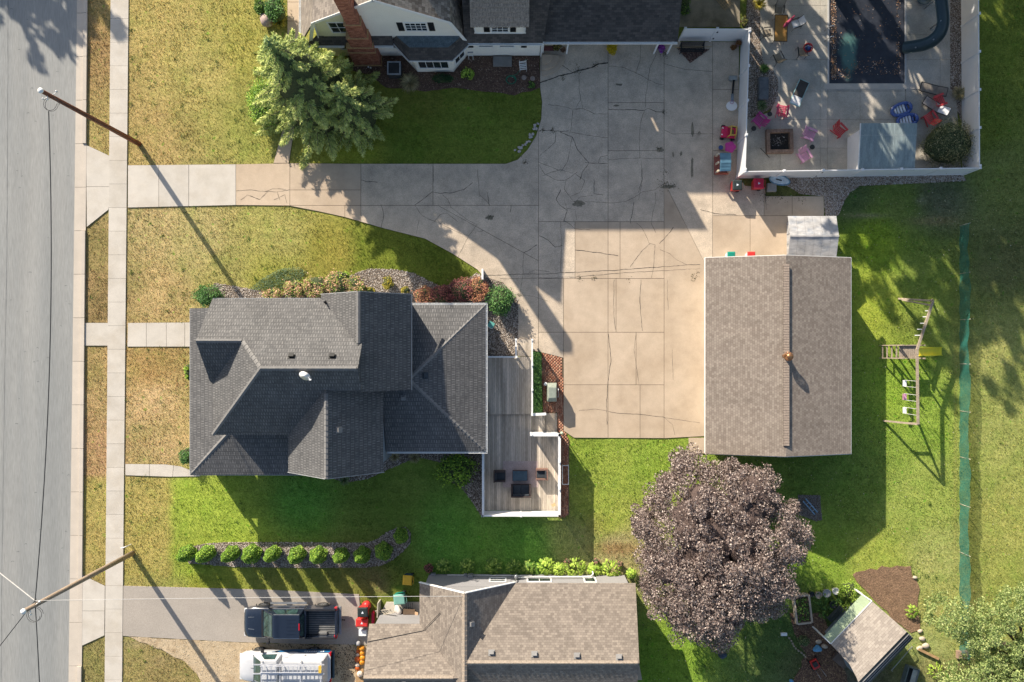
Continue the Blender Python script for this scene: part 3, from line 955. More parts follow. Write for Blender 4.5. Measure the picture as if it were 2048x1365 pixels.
stones('soil_patch', SOIL, 3500, [(0, alb(130, 104, 84)), (.8, alb(166, 136, 108)), (1, alb(196, 166, 130))], .012, .035, base=mat('garden_soil', alb(156, 126, 100), var=.22, scale=2.2, fine=.3, fscale=11, bmp=.9, bdist=.05), bz=0.02, flat=.6)
stones('soil_patch', SOIL2, 2500, [(0, alb(90, 76, 64)), (.8, alb(150, 130, 110)), (1, alb(200, 180, 150))], .02, .07, base=MULCHM, bz=0.02, flat=.6)
# damp dead leaves on the gravel behind the white truck
LEAFM = leaf_mat('dead_leaf', [(0, (0.03, 0.03, 0.025, 1)), (.6, (0.09, 0.07, 0.045, 1)), (1, (0.22, 0.13, 0.05, 1))], transl=.1)
pts = scatter(pxpoly([(540, 1288), (712, 1288), (712, 1345), (690, 1365), (600, 1300)]), 600, NR)
C = np.c_[pts, np.full(len(pts), .04)]
V, F = leaf_faces(C, NR.uniform(.05, .13, len(C)), NR, .75)
np_mesh('fallen_leaves', V, F, LEAFM, NR.random(len(F)))['kind'] = 'stuff'
# pool terrace and yard behind the house
cuts = [((1700, 0), (1700, 9), None)]
xs_ = [1560, 1640, 1720, 1810, 1880]
ys_ = [12, 70, 120, 183, 240, 297]
cp = [((x, 0), (x, 9)) for x in xs_] + [((0, y), (9, y)) for y in ys_]
# the basin lies between x 1655-1810 above y 167: terrace is built round it
for part_ in ([(1520, -40), (1655, -40), (1655, 168), (1655, 345), (1490, 345), (1490, 240), (1540, 225), (1556, 190), (1556, 160), (1545, 140), (1528, 130), (1520, 90)],
    [(1655, 168), (1811, 168), (1811, 345), (1655, 345)],
    [(1811, -40), (1900, -40), (1900, 178), (1912, 190), (1922, 345), (1811, 345)]):
 paved('pool_terrace', part_, cp, CONC_POOL, z=.04, gap=.008)
paved('back_yard_patio', EAST_YARD, [((0, 0), (9, 0))], mat('patio_dark', alb(170, 160, 140), var=.15, scale=1.5, fine=.15, col2=alb(120, 112, 92), c2scale=.4), z=.03)
# edging stones (white) along the curved corner of the lawn
mbc = MB()
wst = mat('edging_stone', alb(214, 206, 200), var=.2, scale=6, rough=.85)
edge_stones = holder('edging', 'structure')
for i in range(26):
 t = i / 25
 x, y = 1035 + 45 * t + R.uniform(-6, 2), 305 - 62 * t ** 1.3 + R.uniform(-5, 5)
 g = P2(x, y)
 MB().blob((0, 0, 0), (R.uniform(.07, .15), R.uniform(.06, .12), .05), seed=i, n=1).build('edging_stone', wst, edge_stones, (g[0], g[1], .04))
# brick paving by the deck
def brick_field(outline, name, colset, holder_, z=.035):
 poly = pxpoly(outline)
 xs = [p[0] for p in poly]
 ys = [p[1] for p in poly]
 m = leaf_mat('brick_paver', colset, rough=.85, transl=0)
 Vs, Fs, var = [], [], []
 bx, by = .105, .205
 x = min(xs)
 i = 0
 k = 0
 while x < max(xs):
  y = min(ys) - (by / 2 if i % 2 else 0)
  while y < max(ys):
   cx, cy = x + bx / 2, y + by / 2
   if in_poly([(cx, cy)], poly)[0]:
    hz = z + R.uniform(-.004, .004)
    a, b_ = bx / 2 - .006, by / 2 - .006
    o = len(Vs)
    Vs += [(cx - a, cy - b_, 0), (cx + a, cy - b_, 0), (cx + a, cy + b_, 0), (cx - a, cy + b_, 0), (cx - a, cy - b_, hz), (cx + a, cy - b_, hz), (cx + a, cy + b_, hz), (cx - a, cy + b_, hz)]
    Fs += [(o + 4, o + 5, o + 6, o + 7), (o, o + 1, o + 5, o + 4), (o + 1, o + 2, o + 6, o + 5), (o + 2, o + 3, o + 7, o + 6), (o + 3, o, o + 4, o + 7)]
    var += [R.random()] * 5
    k += 1
   y += by
  x += bx
  i += 1
 return np_mesh(name, np.array(Vs), np.array(Fs), m, np.array(var), holder_)
bp = MB().prism(pxpoly(BRICKP), -.02, .015).build('brick_path', mat('brick_sand', alb(150, 120, 100), var=.2))
bp['kind'] = 'structure'
brick_field(BRICKP, 'brick_paving', [(0, alb(168, 110, 86)), (.5, alb(196, 138, 110)), (1, alb(206, 160, 132))], bp)['kind'] = 'stuff'
# short grass: blades scattered over every lawn
NOGRASS = [DRIVE, DRIVE2, GRAVEL2, BED_N, BED_ROW, BED_S, MULCH, POOLPATIO, PSTRIP_L, PSTRIP_R, GRAV_F, BRICKP, SOIL, PATH_N, PATH_W, PATH_V, PATH_S, APRON, APRON2, EAST_YARD,
   [(385, 612), (970, 612), (970, 940), (385, 940)], [(968, 700), (1118, 700), (1118, 1034), (966, 1034)], [(1418, 516), (1690, 516), (1690, 900), (1408, 900)], [(600, -40), (1080, -40), (1080, 110), (600, 110)],
   [(840, 1158), (1262, 1160), (1262, 1400), (740, 1400), (740, 1230), (840, 1230)], [(1490, -40), (1925, -40), (1925, 350), (1490, 350)]]
def grass_blades(n):
 px = NR.uniform(150, 2060, n)
 py = NR.uniform(-12, 1378, n)
 keep = np.ones(n, bool)
 q = np.stack([px, py], 1)
 for poly in NOGRASS:
  keep &= ~in_poly(q, poly)
 keep &= (px > verge_x(py) + .6)
 keep &= ~((px > walk_l(py) - .6) & (px < walk_r(py) + .6))
 px, py = px[keep], py[keep]
 n = len(px)
 x, y = (px - NX) / KP, -(py - NY) / KP
 a = NR.random(n) * 6.28
 h = NR.uniform(.025, .085, n) * NR.uniform(.7, 1.3, n)
 w = NR.uniform(.012, .03, n)
 lean = NR.uniform(.2, 1.1, n) * h
 la = NR.random(n) * 6.28
 V = np.zeros((n, 3, 3))
 V[:, 0] = np.stack([x - np.cos(a) * w, y - np.sin(a) * w, np.full(n, -.03)], 1)
 V[:, 1] = np.stack([x + np.cos(a) * w, y + np.sin(a) * w, np.full(n, -.03)], 1)
 V[:, 2] = np.stack([x + np.cos(la) * lean, y + np.sin(la) * lean, h], 1)
 F = np.arange(3 * n).reshape(-1, 3)
 m, nt, b = new_mat('grass_blade')
 at = nt.nodes.new('ShaderNodeAttribute')
 at.attribute_name = 'col'
 nt.links.new(at.outputs['Color'], b.inputs['Base Color'])
 b.inputs['Roughness'].default_value = .7
 b.inputs['Specular IOR Level'].default_value = .2
 tr = nt.nodes.new('ShaderNodeBsdfTranslucent')
 nt.links.new(at.outputs['Color'], tr.inputs[0])
 mx = nt.nodes.new('ShaderNodeMixShader')
 mx.inputs[0].default_value = .35
 nt.links.new(b.outputs[0], mx.inputs[1])
 nt.links.new(tr.outputs[0], mx.inputs[2])
 nt.links.new(mx.outputs[0], nt.nodes['Material Output'].inputs[0])
 o = np_mesh('grass', V.reshape(-1, 3), F, m)
 C = np.ones((n, 4))
 C[:, :3] = lawn_col(px, py)
 C[:, :3] *= NR.uniform(.6, 1.5, n)[:, None] * np.stack([NR.uniform(.85, 1.2, n), np.ones(n), NR.uniform(.7, 1.2, n)], 1)
 at_ = o.data.attributes.new('col', 'FLOAT_COLOR', 'FACE')
 at_.data.foreach_set('color', np.clip(C, 0, .8).astype(np.float32).ravel())
 o['kind'] = 'stuff'
grass_blades(430000)
# dark weeds dotted over the dry lawns
cl = []
for _ in range(420):
 x, y = (R.uniform(178, 560), R.uniform(0, 1365)) if R.random() < .75 else (R.uniform(1150, 2040), R.uniform(880, 1365))
 if any(in_poly([(x, y)], p)[0] for p in NOGRASS) or walk_l(y) - 4 < x < walk_r(y) + 4:
  continue
 g = P2(x, y)
 k = R.randint(6, 22)
 cl.append(np.c_[NR.normal(size=(k, 2)) * R.uniform(.05, .13) + g, NR.uniform(.01, .06, k)])
cl = np.concatenate(cl)
V, F = leaf_faces(cl, NR.uniform(.05, .10, len(cl)), NR, .4, .6)
np_mesh('lawn_weeds', V, F, leaf_mat('lawn_weed', [(0, (.05, .10, .015, 1)), (1, (.13, .20, .03, 1))]), NR.random(len(F)))['kind'] = 'stuff'
# ------------------------------------------------------------------ houses
GREY_SH = shingle_mat('shingles_grey', alb(124, 124, 125, .62), alb(144, 143, 143, .62), bw=.25, rh=.145, dash=alb(202, 200, 197, .66), relief=.010)
BROWN_SH = shingle_mat('shingles_brown', alb(164, 150, 138, .80), alb(190, 177, 163, .84), bw=.17, rh=.145, relief=.012, big=.06)
TAN_SH = shingle_mat('shingles_tan', alb(160, 148, 137, .76), alb(190, 177, 163, .80), bw=.2, rh=.145, relief=.012, big=.06)
DARK_SH = shingle_mat('shingles_dark', alb(104, 100, 98, .62), alb(140, 132, 126, .62), bw=.28, rh=.145, relief=.012)
PALE_SH = shingle_mat('shingles_mixed', alb(164, 154, 146, .62), alb(204, 192, 180, .66), bw=.30, rh=.16, relief=.01)
SHAKE = shingle_mat('shake_shingles', alb(150, 136, 122, .66), alb(216, 202, 184, .8), bw=.2, rh=.22, relief=.04)
WHITE = mat('white_trim', (.78, .78, .76, 1), rough=.45, var=.04, fine=.03, fscale=12, bmp=0)
VINYL = mat('white_vinyl', (.74, .74, .74, 1), rough=.4, var=.03, fine=0, scale=1.5)
CREAM = mat('cream_siding', (.83, .80, .72, 1), rough=.6, var=.03, scale=1)
YELLOWW = mat('pale_yellow_siding', (.76, .72, .50, 1), rough=.6, var=.03, scale=1)
GREYW = mat('grey_siding', alb(206, 204, 206, .62), rough=.6, var=.04, scale=1)
BLUEW = mat('blue_grey_siding', (.22, .26, .30, 1), rough=.6, var=.04)
GLASS_D = mat('window_glass', (.02, .03, .035, 1), rough=.08, var=.2, fine=0, spec=.8)
BLACK = mat('black_paint', (.012, .013, .015, 1), rough=.5, var=.1, fine=0)
METAL_G = mat('galvanised_metal', (.42, .43, .44, 1), rough=.4, metal=.7, var=.1, fine=.05)
RIDGE_GREY = mat('ridge_cap_grey', alb(168, 166, 164, .66), rough=.85, var=.12, scale=6)
def wall_block(parent, pts, z0, z1, m, name='wall'):
 return MB().prism(pts, z0, z1).build(name, m, parent)
def gable_wall(parent, a, b, z0, prof, m, t=.16, name='gable_wall'):
 """upright wall from a to b in plan; prof: list of (fraction along, z) for its top"""
 A, B = Vector((*a, 0)), Vector((*b, 0))
 d = (B - A)
 n = Vector((-d.y, d.x, 0)).normalized() * t
 top = [A + d * f + Vector((0, 0, z)) for f, z in prof]
 ps = [A + Vector((0, 0, z0)), B + Vector((0, 0, z0))] + top[::-1]
 k = len(ps)
 vs = ps + [p + n for p in ps]
 mb = MB().add(vs, [tuple(range(k)), tuple(range(2 * k - 1, k - 1, -1))] + [(i, k + i, k + (i + 1) % k, (i + 1) % k) for i in range(k)])
 return mb.build(name, m, parent)
def window(parent, c, w, h, out, m_frame=WHITE, panes=(2, 1), shutters=False, depth=.05, fw=.09, hroot=None):
 """c: centre on the wall face, out: outward direction in plan; frame is the part, panes and bars its sub-parts"""
 o = Vector((*out, 0)).normalized()
 u = Vector((-o.y, o.x, 0))
 def bx(du, dz, su, sz, do, so):
  cc = Vector(c) + u * du + Vector((0, 0, dz)) + o * do
  M = Matrix((u, o, Vector((0, 0, 1)))).transposed()
  return cc, (su, so, sz), M
 mb = MB()
 for du, dz, su, sz in ((-w / 2 - fw / 2, 0, fw, h + 2 * fw), (w / 2 + fw / 2, 0, fw, h + 2 * fw), (0, h / 2 + fw / 2, w, fw), (0, -h / 2 - fw / 2, w, fw * 1.3)):
  cc, s, M = bx(du, dz, su, sz, depth / 2, depth)
  mb.box(cc, s, M=M)
 fr = mb.build('window', m_frame, parent)
 nx_, nz_ = panes
 for i in range(nx_):
  for j in range(nz_):
   cc, s, M = bx(-w / 2 + (i + .5) * w / nx_, -h / 2 + (j + .5) * h / nz_, w / nx_ - .03, h / nz_ - .03, .012, .02)
   MB().box(cc, s, M=M).build('pane', GLASS_D, fr)
 mb = MB()
 for i in range(1, nx_):
  cc, s, M = bx(-w / 2 + i * w / nx_, 0, .035, h, .02, .035)
  mb.box(cc, s, M=M)
 for j in range(1, nz_):
  cc, s, M = bx(0, -h / 2 + j * h / nz_, w, .04, .021, .036)
  mb.box(cc, s, M=M)
 if mb.v:
  mb.build('glazing_bar', m_frame, fr)
 if shutters:
  for sgn in (-1, 1):
   mb = MB()
   cc, s, M = bx(sgn * (w / 2 + fw + .22), 0, .36, h + .1, .02, .04)
   mb.box(cc, s, M=M)
   for k in range(9):
    cc, s, M = bx(sgn * (w / 2 + fw + .22), -h / 2 + (k + .5) * h / 9, .30, .03, .045, .02)
    mb.box(cc, s, M=M)
   mb.build('shutter', BLACK, parent)
 return fr
def siding(parent, a, b, z0, z1, m, out, step=.15, skip=()):
 """lapped boards proud of a wall from a to b (plan)"""
 A, B = Vector((*a, 0)), Vector((*b, 0))
 o = Vector((*out, 0)).normalized()
 z = z0
 mb = MB()
 while z < z1 - .02:
  zt = min(z + step, z1)
  p = [A + o * .022 + Vector((0, 0, z)), B + o * .022 + Vector((0, 0, z)), B + o * .006 + Vector((0, 0, zt)), A + o * .006 + Vector((0, 0, zt)),
    A + Vector((0, 0, z)), B + Vector((0, 0, z))]
  mb.add(p, [(0, 1, 2, 3), (4, 5, 1, 0)])
  z += step
 ob = mb.build('siding', m, parent)
 ob['kind'] = 'stuff'
 return ob
def gutter(parent, a, b, m=WHITE, r=.06):
 mb = MB()
 A, B = Vector(a), Vector(b)
 d = (B - A).normalized()
 n = Vector((-d.y, d.x, 0)).normalized()
 q = [(-.06, 0), (-.06, -.10), (.06, -.10), (.06, 0), (.045, 0), (.045, -.085), (-.045, -.085), (-.045, 0)]
 vs = [A + n * x + Vector((0, 0, z)) for x, z in q] + [B + n * x + Vector((0, 0, z)) for x, z in q]
 k = 8
 mb.add(vs, [tuple(range(k - 1, -1, -1)), tuple(range(k, 2 * k))] + [(i, (i + 1) % k, k + (i + 1) % k, k + i) for i in range(k)])
 L = (B - A).length
 for i in range(int(L / .9)):
  mb.box(A + d * (i + .5) * .9 + Vector((0, 0, .005)), (.03, .13, .012), M=Matrix((d, n, Vector((0, 0, 1)))).transposed())
 return mb.build('gutter', m, parent)
def ridge_caps(parent, a, b, m, w=.28, step=.16, name='ridge_cap'):
 A, B = Vector(a), Vector(b)
 d = B - A
 L = d.length
 d.normalize()
 n = Vector((-d.y, d.x, 0)).normalized()
 mb = MB()
 k = int(L / step)
 for i in range(k):
  p = A + d * (i * step)
  q = p + d * (step * 1.3)
  up = Vector((0, 0, .035 + .012 * (i % 2)))
  dn = Vector((0, 0, -w * .26))
  o = len(mb.v)
  lift = Vector((0, 0, .018))
  mb.add([p + n * w / 2 + dn + up, p + up, p - n * w / 2 + dn + up, q + n * w / 2 + dn + up - lift, q + up - lift, q - n * w / 2 + dn + up - lift,
    p + n * w / 2 + dn, p, p - n * w / 2 + dn],
    [(0, 1, 4, 3), (1, 2, 5, 4), (6, 7, 1, 0), (7, 8, 2, 1)])
 ob = mb.build(name, m, parent)
 ob['kind'] = 'stuff'
 return ob
def roof_vent(parent, p, slope_dir, pitch, m=None, s=.3):
 """low box vent sitting on a slope at p; slope_dir: uphill in plan"""
 m = m or mat('vent_metal', alb(168, 166, 164, .8), rough=.6, var=.1)
 d = Vector((*slope_dir, 0)).normalized()
 u = Vector((-d.y, d.x, 0))
 up = (d + Vector((0, 0, pitch))).normalized()
 nn = u.cross(up) if u.cross(up).z > 0 else up.cross(u)
 M = Matrix((u, up, nn)).transposed()
 P0 = Vector(p)
 mb = MB()
 mb.box(P0 + nn * .03, (s * 1.5, s * 1.4, .02), M=M)
 mb.box(P0 + nn * .09, (s * .9, s * .8, .12), M=M)
 mb.box(P0 + nn * .165 - up * .02, (s * 1.1, s, .03), M=M)
 return mb.build('roof_vent', m, parent)
def pipe_vent(parent, p, h=.35, r=.05):
 mb = MB()
 x, y, z = p
 mb.lathe([(r * 2.4, 0), (r * 1.2, .08), (r, .1), (r, h)], (x, y, z - .02), 12)
 return mb.build('vent_pipe', BLACK, parent)
# ================= the middle house =================
HA = thing('house', 'large house with steep grey shingle hips and gables, timber deck on its east side', 'house', (0, 0, 0))
E, RG, PT = 5.5, 9.1, .9
yr = -1.12
xw = -18.27
def hz(y): return RG - PT * abs(y - yr)
yn, ysth = 2.97, -5.2
# walls (two storeys), wings
IN = .3
wall_block(HA, [(-17.95, -4.9), (-9.2, -4.9), (-9.2, -2.2), (-6.7, -2.2), (-6.7, 2.9), (-11.4, 2.9), (-11.4, 2.65), (-17.95, 2.65)], 0, 5.52, BLUEW)
wall_block(HA, [(-13.35, -7.1), (-8.3, -7.1), (-8.3, -2.3), (-13.35, -2.3)], 0, 5.50, BLUEW)
wall_block(HA, [(-6.95, 2.45), (-2.25, 2.45), (-2.25, -6.2), (-8.1, -6.2), (-8.1, -2.4), (-6.95, -2.4)], 0, 2.98, BLUEW)
# upper gable pieces
gable_wall(HA, (-13.35, -7.1), (-8.3, -7.1), 5.5, [(0, 5.5), (.5, 7.9), (1, 5.5)], BLUEW)
gable_wall(HA, (-11.4, 2.9), (-6.7, 2.9), 5.5, [(0, 5.5), (.5, 7.85), (1, 5.5)], BLUEW, t=-.16)
gable_wall(HA, (-17.95, 2.65), (-17.95, -1.9), 5.5, [(0, 5.5), (.5, 7.5), (1, 5.5)], BLUEW)
gable_wall(HA, (-9.3, 2.0), (-9.3, -2.3), 5.5, [(0, 5.9), (.25, 7.2), (.72, 8.6), (1, 7.6)], BLUEW)
wall_block(HA, [(-10.8, -2.4), (-9.0, -2.4), (-9.0, -2.25), (-10.8, -2.25)], 5.5, 7.75, BLUEW)
# main hip roof
V_ = lambda x, y, z: (x, y, z)
rw = xw + (RG - E) / PT      # ridge west end
# NW gable: ridge y=.43 h=7.8, from x=xw
gy, gh = .43, 7.79
gx = xw + (gh - E) / PT
roof_face('roof_slope', [V_(xw, yn, E), V_(-11.7, yn, E), V_(-10.35, 1.68, hz(1.68)), V_(-9.05, .1, hz(.1)), V_(-8.86, .6, hz(.6)), V_(-8.86, yr, RG), V_(rw, yr, RG), V_(gx, gy, gh), V_(xw - .12, gy, gh)], GREY_SH, HA)
roof_face('roof_slope', [V_(-13.72, ysth, E), V_(xw, ysth, E), V_(rw, yr, RG), V_(-8.86, yr, RG), V_(-8.86, -2.45, hz(-2.45)), V_(-10.87, -2.45, hz(-2.45))], GREY_SH, HA)
roof_face('roof_slope', [V_(xw, ysth, E), V_(rw, yr, RG), V_(gx, gy, gh), V_(xw, -2.1, E)], GREY_SH, HA)
roof_face('roof_slope', [V_(xw - .12, gy, gh), V_(gx, gy, gh), V_(xw, -2.1, E), V_(xw - .12, -2.0, E + .09)], GREY_SH, HA)
# NE wing (gable, ridge north-south)
rx, rh = -9.06, 7.93
ny, sy = 3.22, -2.5
roof_face('roof_slope', [V_(-11.75, ny, E), V_(rx, ny, rh), V_(rx, .18, rh), V_(-11.75, yn - .1, E)], GREY_SH, HA)
roof_face('roof_slope', [V_(-6.36, ny, E), V_(rx, ny, rh), V_(rx, sy, rh), V_(-6.36, sy, E)], GREY_SH, HA)
# south wing
sx, shh = -10.87, 8.07
sb = -7.42
roof_face('roof_slope', [V_(-13.72, sb, E), V_(sx, sb, shh), V_(sx, -2.3, shh), V_(-13.72, ysth + .02, E)], GREY_SH, HA)
roof_face('roof_slope', [V_(-8.02, sb, E), V_(sx, sb, shh), V_(sx, -2.45, shh), V_(-8.02, -2.45, E)], GREY_SH, HA)
# porch roof round the west and south sides
ph, pw = 3.0, 3.95
roof_face('porch_roof', [V_(-20.6, 2.52, ph), V_(-20.6, -7.97, ph), V_(-17.85, -5.22, pw), V_(-17.85, 2.52, pw)], GREY_SH, HA)
roof_face('porch_roof', [V_(-20.6, -7.97, ph), V_(-17.85, -5.22, pw), V_(-13.4, -5.22, pw), V_(-13.4, -7.97, ph)], GREY_SH, HA)
# porch posts and beam
for (x, y) in ((-20.3, 2.2), (-20.3, -1.2), (-20.3, -4.5), (-20.3, -7.7), (-17.0, -7.7), (-13.8, -7.7)):
 MB().bb(x - .09, x + .09, y - .09, y + .09, 0, 2.9).build('porch_post', WHITE, HA)
MB().bb(-20.45, -18.2, -7.86, -7.78, .3, 1.95).bb(-20.48, -20.40, -7.86, -5.6, .3, 1.95).build('porch_shadow_screen', WHITE, HA)  # unseen screen, added to fill out the porch shadow on the lawn
for k in range(4):
 MB().bb(-17.6 + k * .42, -17.5 + k * .42, -7.86, -7.78, .3, 2.6).build('porch_shadow_slat', WHITE, HA)  # unseen slats, added to break that shadow into lit slits
MB().bb(-20.4, -17.95, -7.8, 2.3, 0, .35).bb(-17.95, -13.4, -7.8, -4.9, 0, .35).build('porch_floor', CONC_TAN, HA)
# low east wing: hip roof
le = 3.0
lp = .40
ax = -1.97
cyl = (2.74 - 6.52) / 2
half = (2.74 + 6.52) / 2
la = le + half * lp
apx = ax - half
roof_face('low_roof_slope', [V_(ax, 2.74, le), V_(ax, -6.52, le), V_(apx, cyl, la)], GREY_SH, HA)
roof_face('low_roof_slope', [V_(ax, 2.74, le), V_(apx, cyl, la), V_(-7.0, cyl, la), V_(-7.0, 2.74, le)], GREY_SH, HA)
roof_face('low_roof_slope', [V_(ax, -6.52, le), V_(apx, cyl, la), V_(-8.25, cyl, la), V_(-8.25, -6.52, le)], GREY_SH, HA)
gutter(HA, (ax + .05, 2.8, le - .03), (ax + .05, -6.58, le - .03))
gutter(HA, (-7.0, 2.80, le - .03), (ax + .1, 2.80, le - .03))
gutter(HA, (-8.2, -6.58, le - .03), (ax + .1, -6.58, le - .03))
gutter(HA, (-6.98, 2.72, le + .02), (-6.98, 2.2, le + .22))
MB().bb(-8.0, -7.9, -6.6, -5.0, 2.6, 3.0).build('downpipe', WHITE, HA)
# hips, ridges and barges
for a, b in (((xw, ysth, E), (rw, yr, RG)), ((rw, yr, RG), (gx, gy, gh)), ((rw, yr, RG), (-8.9, yr, RG)), ((sx, sb, shh), (sx, -2.5, shh)), ((rx, ny, rh), (rx, .2, rh)), ((xw - .1, gy, gh), (gx, gy, gh)),
    ((-20.55, -7.92, ph), (-17.9, -5.27, pw)), ((ax - .05, 2.69, le), (apx, cyl, la)), ((ax - .05, -6.47, le), (apx, cyl, la))):
 ridge_caps(HA, a, b, RIDGE_GREY, w=.24)
TRIMG = mat('fascia_grey', (.35, .36, .37, 1), rough=.6)
mbf = MB()
for a, b in (((-13.72, sb - .03, E), (sx, sb - .03, shh)), ((-8.02, sb - .03, E), (sx, sb - .03, shh)), ((-11.75, ny + .03, E), (rx, ny + .03, rh)), ((-6.36, ny + .03, E), (rx, ny + .03, rh)),
    ((-20.63, 2.5, ph), (-20.63, -7.97, ph)), ((-20.63, -8.0, ph), (-13.4, -8.0, ph)), ((xw, yn + .03, E), (-11.8, yn + .03, E)), ((-6.33, ny, E), (-6.33, sy, E))):
 mbf.bar(Vector(a) - Vector((0, 0, .12)), Vector(b) - Vector((0, 0, .12)), .03, .18)
mbf.build('fascia', TRIMG, HA)
# vents on the north slope and others
def on_main_n(px, py):
 z = 7.5
 for _ in range(6):
  x, y, _z = P(px, py, z)
  z = hz(y)
 return (x, y, z)
for px, py in ((583, 714), (664.5, 714)):
 roof_vent(HA, on_main_n(px, py), (0, -1), PT, BLACK, .26)
def solve(px, py, f, z=6.0):
 for _ in range(12):
  x, y, _z = P(px, py, z)
  z = f(x, y)
 return (x, y, z)
f_se = lambda x, y: shh - (shh - E) / (sx - (-8.02)) * (sx - x)
roof_vent(HA, solve(677, 860, lambda x, y: shh + (x - sx) * (E - shh) / (-8.02 - sx)), (-1, 0), PT, None, .26)
roof_vent(HA, solve(850, 751, lambda x, y: le + (ax - x) * lp, 4), (-1, 0), lp, mat('vent_dark', (.03, .04, .05, 1), rough=.5), .26)
roof_vent(HA, solve(807, 795, lambda x, y: le + (y + 6.52) * lp, 4), (0, 1), lp, None, .22)
pipe_vent(HA, solve(652, 605, lambda x, y: E + (x + 11.75) * (rh - E) / (rx + 11.75)), .5)
for (c, w, h, o) in (((-17.95, 1.2, 1.9), 1.2, 1.3, (-1, 0)), ((-17.95, -2.2, 1.9), 1.2, 1.3, (-1, 0)), ((-10.9, -7.1, 6.2), 1.0, 1.0, (0, -1)), ((-9.1, 3.06, 6.2), 1.0, 1.0, (0, 1)), ((-10.9, -7.1, 1.6), 1.6, 1.3, (0, -1)),
      ((-2.25, -2.0, 1.5), 1.8, 1.6, (1, 0)), ((-4.5, 2.45, 1.6), 1.4, 1.1, (0, 1)), ((-14.5, 2.65, 4.2), 1.0, 1.2, (0, 1)), ((-13.8, 2.65, 1.6), 1.4, 1.2, (0, 1)), ((-6.7, .8, 4.3), .9, 1.0, (1, 0))):
 window(HA, c, w, h, o)
MB().bb(-2.25, -2.19, .3, 1.2, .3, 2.35).build('door', WHITE, HA)
# satellite dish on the roof
sp = solve(612, 750, lambda x, y: hz(y) + .3, 9)
DI = thing('satellite_dish', 'white satellite dish standing on the grey roof just south of the main ridge', 'satellite dish', (sp[0], sp[1], sp[2] - .3), 0)
mb = MB()
prof = [(0.0, 0), (.12, .012), (.24, .045), (.33, .09)]
mb.lathe(prof, (0, 0, 0), 20)
dd = mb.build('dish', mat('dish_white', (.8, .8, .8, 1), rough=.35, var=.03, fine=0), DI, (-.02, 0, .35))
dd.rotation_euler = (math.radians(40), math.radians(-15), 0)
MB().tube([(0, 0, -.15), (0, 0, .3)], .025).build('mast', METAL_G, DI)
MB().tube([(.0, 0, .3), (.28, -.25, .52)], .015).box((.29, -.26, .53), (.12, .08, .07)).build('receiver', mat('dish_white', (.8, .8, .8, 1)), DI)
# ================= the garage =================
GA = thing('garage', 'detached garage with brown shingle gable roof and round ridge ventilator beside the concrete drive', 'garage')
ge, gr = 2.95, 4.35
gw, gE = P(1411, 0, ge)[0], P(1702, 0, ge)[0]
grx = P(1572, 0, gr)[0]
gn, gs = P(0, 516, ge)[1], P(0, 908, ge)[1]
wall_block(GA, [(gw + .80, gn - .25), (gE - .35, gn - .25), (gE - .35, gs + .3), (gw + .80, gs + .3)], 0, ge + .02, GREYW)
gable_wall(GA, (gw + .80, gs + .3), (gE - .35, gs + .3), ge, [(0, ge), (.5, gr - .15), (1, ge)], GREYW)
gable_wall(GA, (gw + .80, gn - .25), (gE - .35, gn - .25), ge, [(0, ge), (.5, gr - .15), (1, ge)], GREYW, t=-.16)
roof_face('roof_slope', [(gw, gn, ge), (gw, gs, ge), (grx, gs, gr), (grx, gn, gr)], BROWN_SH, GA)
roof_face('roof_slope', [(gE, gn, ge), (gE, gs, ge), (grx, gs, gr), (grx, gn, gr)], BROWN_SH, GA)
TBR = mat('ridge_cap_brown', alb(188, 170, 154, .9), rough=.85, var=.18, scale=9)
y0, y1 = P(0, 531, gr)[1], P(0, 892, gr)[1]
# raised ridge vent with cap shingles on top
MB().bb(grx - .17, grx + .17, y1, y0, gr - .04, gr + .05).build('ridge_vent', BLACK, GA)
mb = MB()
y = y1
i = 0
while y < y0:
 mb.box((grx, y + .08, gr + .065 + (i % 2) * .004), (.36, .135, .03))
 y += .155
 i += 1
k = mb.build('ridge_cap', TBR, GA)
k['kind'] = 'stuff'
mbf = MB()
for sx_, ex in ((gw, grx), (gE, grx)):
 for y in (gn + .02, gs - .02):
  mbf.bar((sx_, y, ge - .12), (ex, y, gr - .12), .03, .16)
mbf.bar((gw - .02, gn, ge - .1), (gw - .02, gs, ge - .1), .03, .16)
mbf.bar((gE + .02, gn, ge - .1), (gE + .02, gs, ge - .1), .03, .16)
mbf.build('fascia', WHITE, GA)
# turbine ventilator
tv = Vector(P(1576, 713, gr + .45))
mb = MB()
mb.lathe([(.2, -.5), (.17, -.3), (.17, -.05)], tv, 16)
for k in range(16):
 t = 2 * math.pi * k / 16
 pts = []
 for j in range(6):
  f = j / 5 * math.pi
  r = .10 + .19 * math.sin(f)
  a = t + j * .10
  pts.append((tv.x + r * math.cos(a), tv.y + r * math.sin(a), tv.z - .05 + j / 5 * .34))
 mb.tube(pts, .022, 4)
mb.lathe([(.17, .27), (.15, .31), (.02, .35)], tv, 16)
mb.build('ventilator', mat('bronze_metal', alb(190, 140, 100), rough=.35, metal=.6, var=.2), GA)
# doors facing the driveway
for (ya, yb) in ((gn - .9, gn - 5.6), (gn - 6.4, gn - 11.1)):
 dr = MB().bb(gw + .76, gw + .81, ya, yb, 0, 2.2).build('garage_door', WHITE, GA)
 for j in range(4):
  MB().bb(gw + .735, gw + .76, ya - .05, yb + .05, .06 + j * .54, .54 + j * .54).build('door_panel', WHITE, dr)
# little slab by the south-west corner
MB().prism(pxpoly([(1377, 876), (1412, 876), (1412, 907), (1378, 907)]), 0, .05).build('door_slab', CONC_TAN, GA)
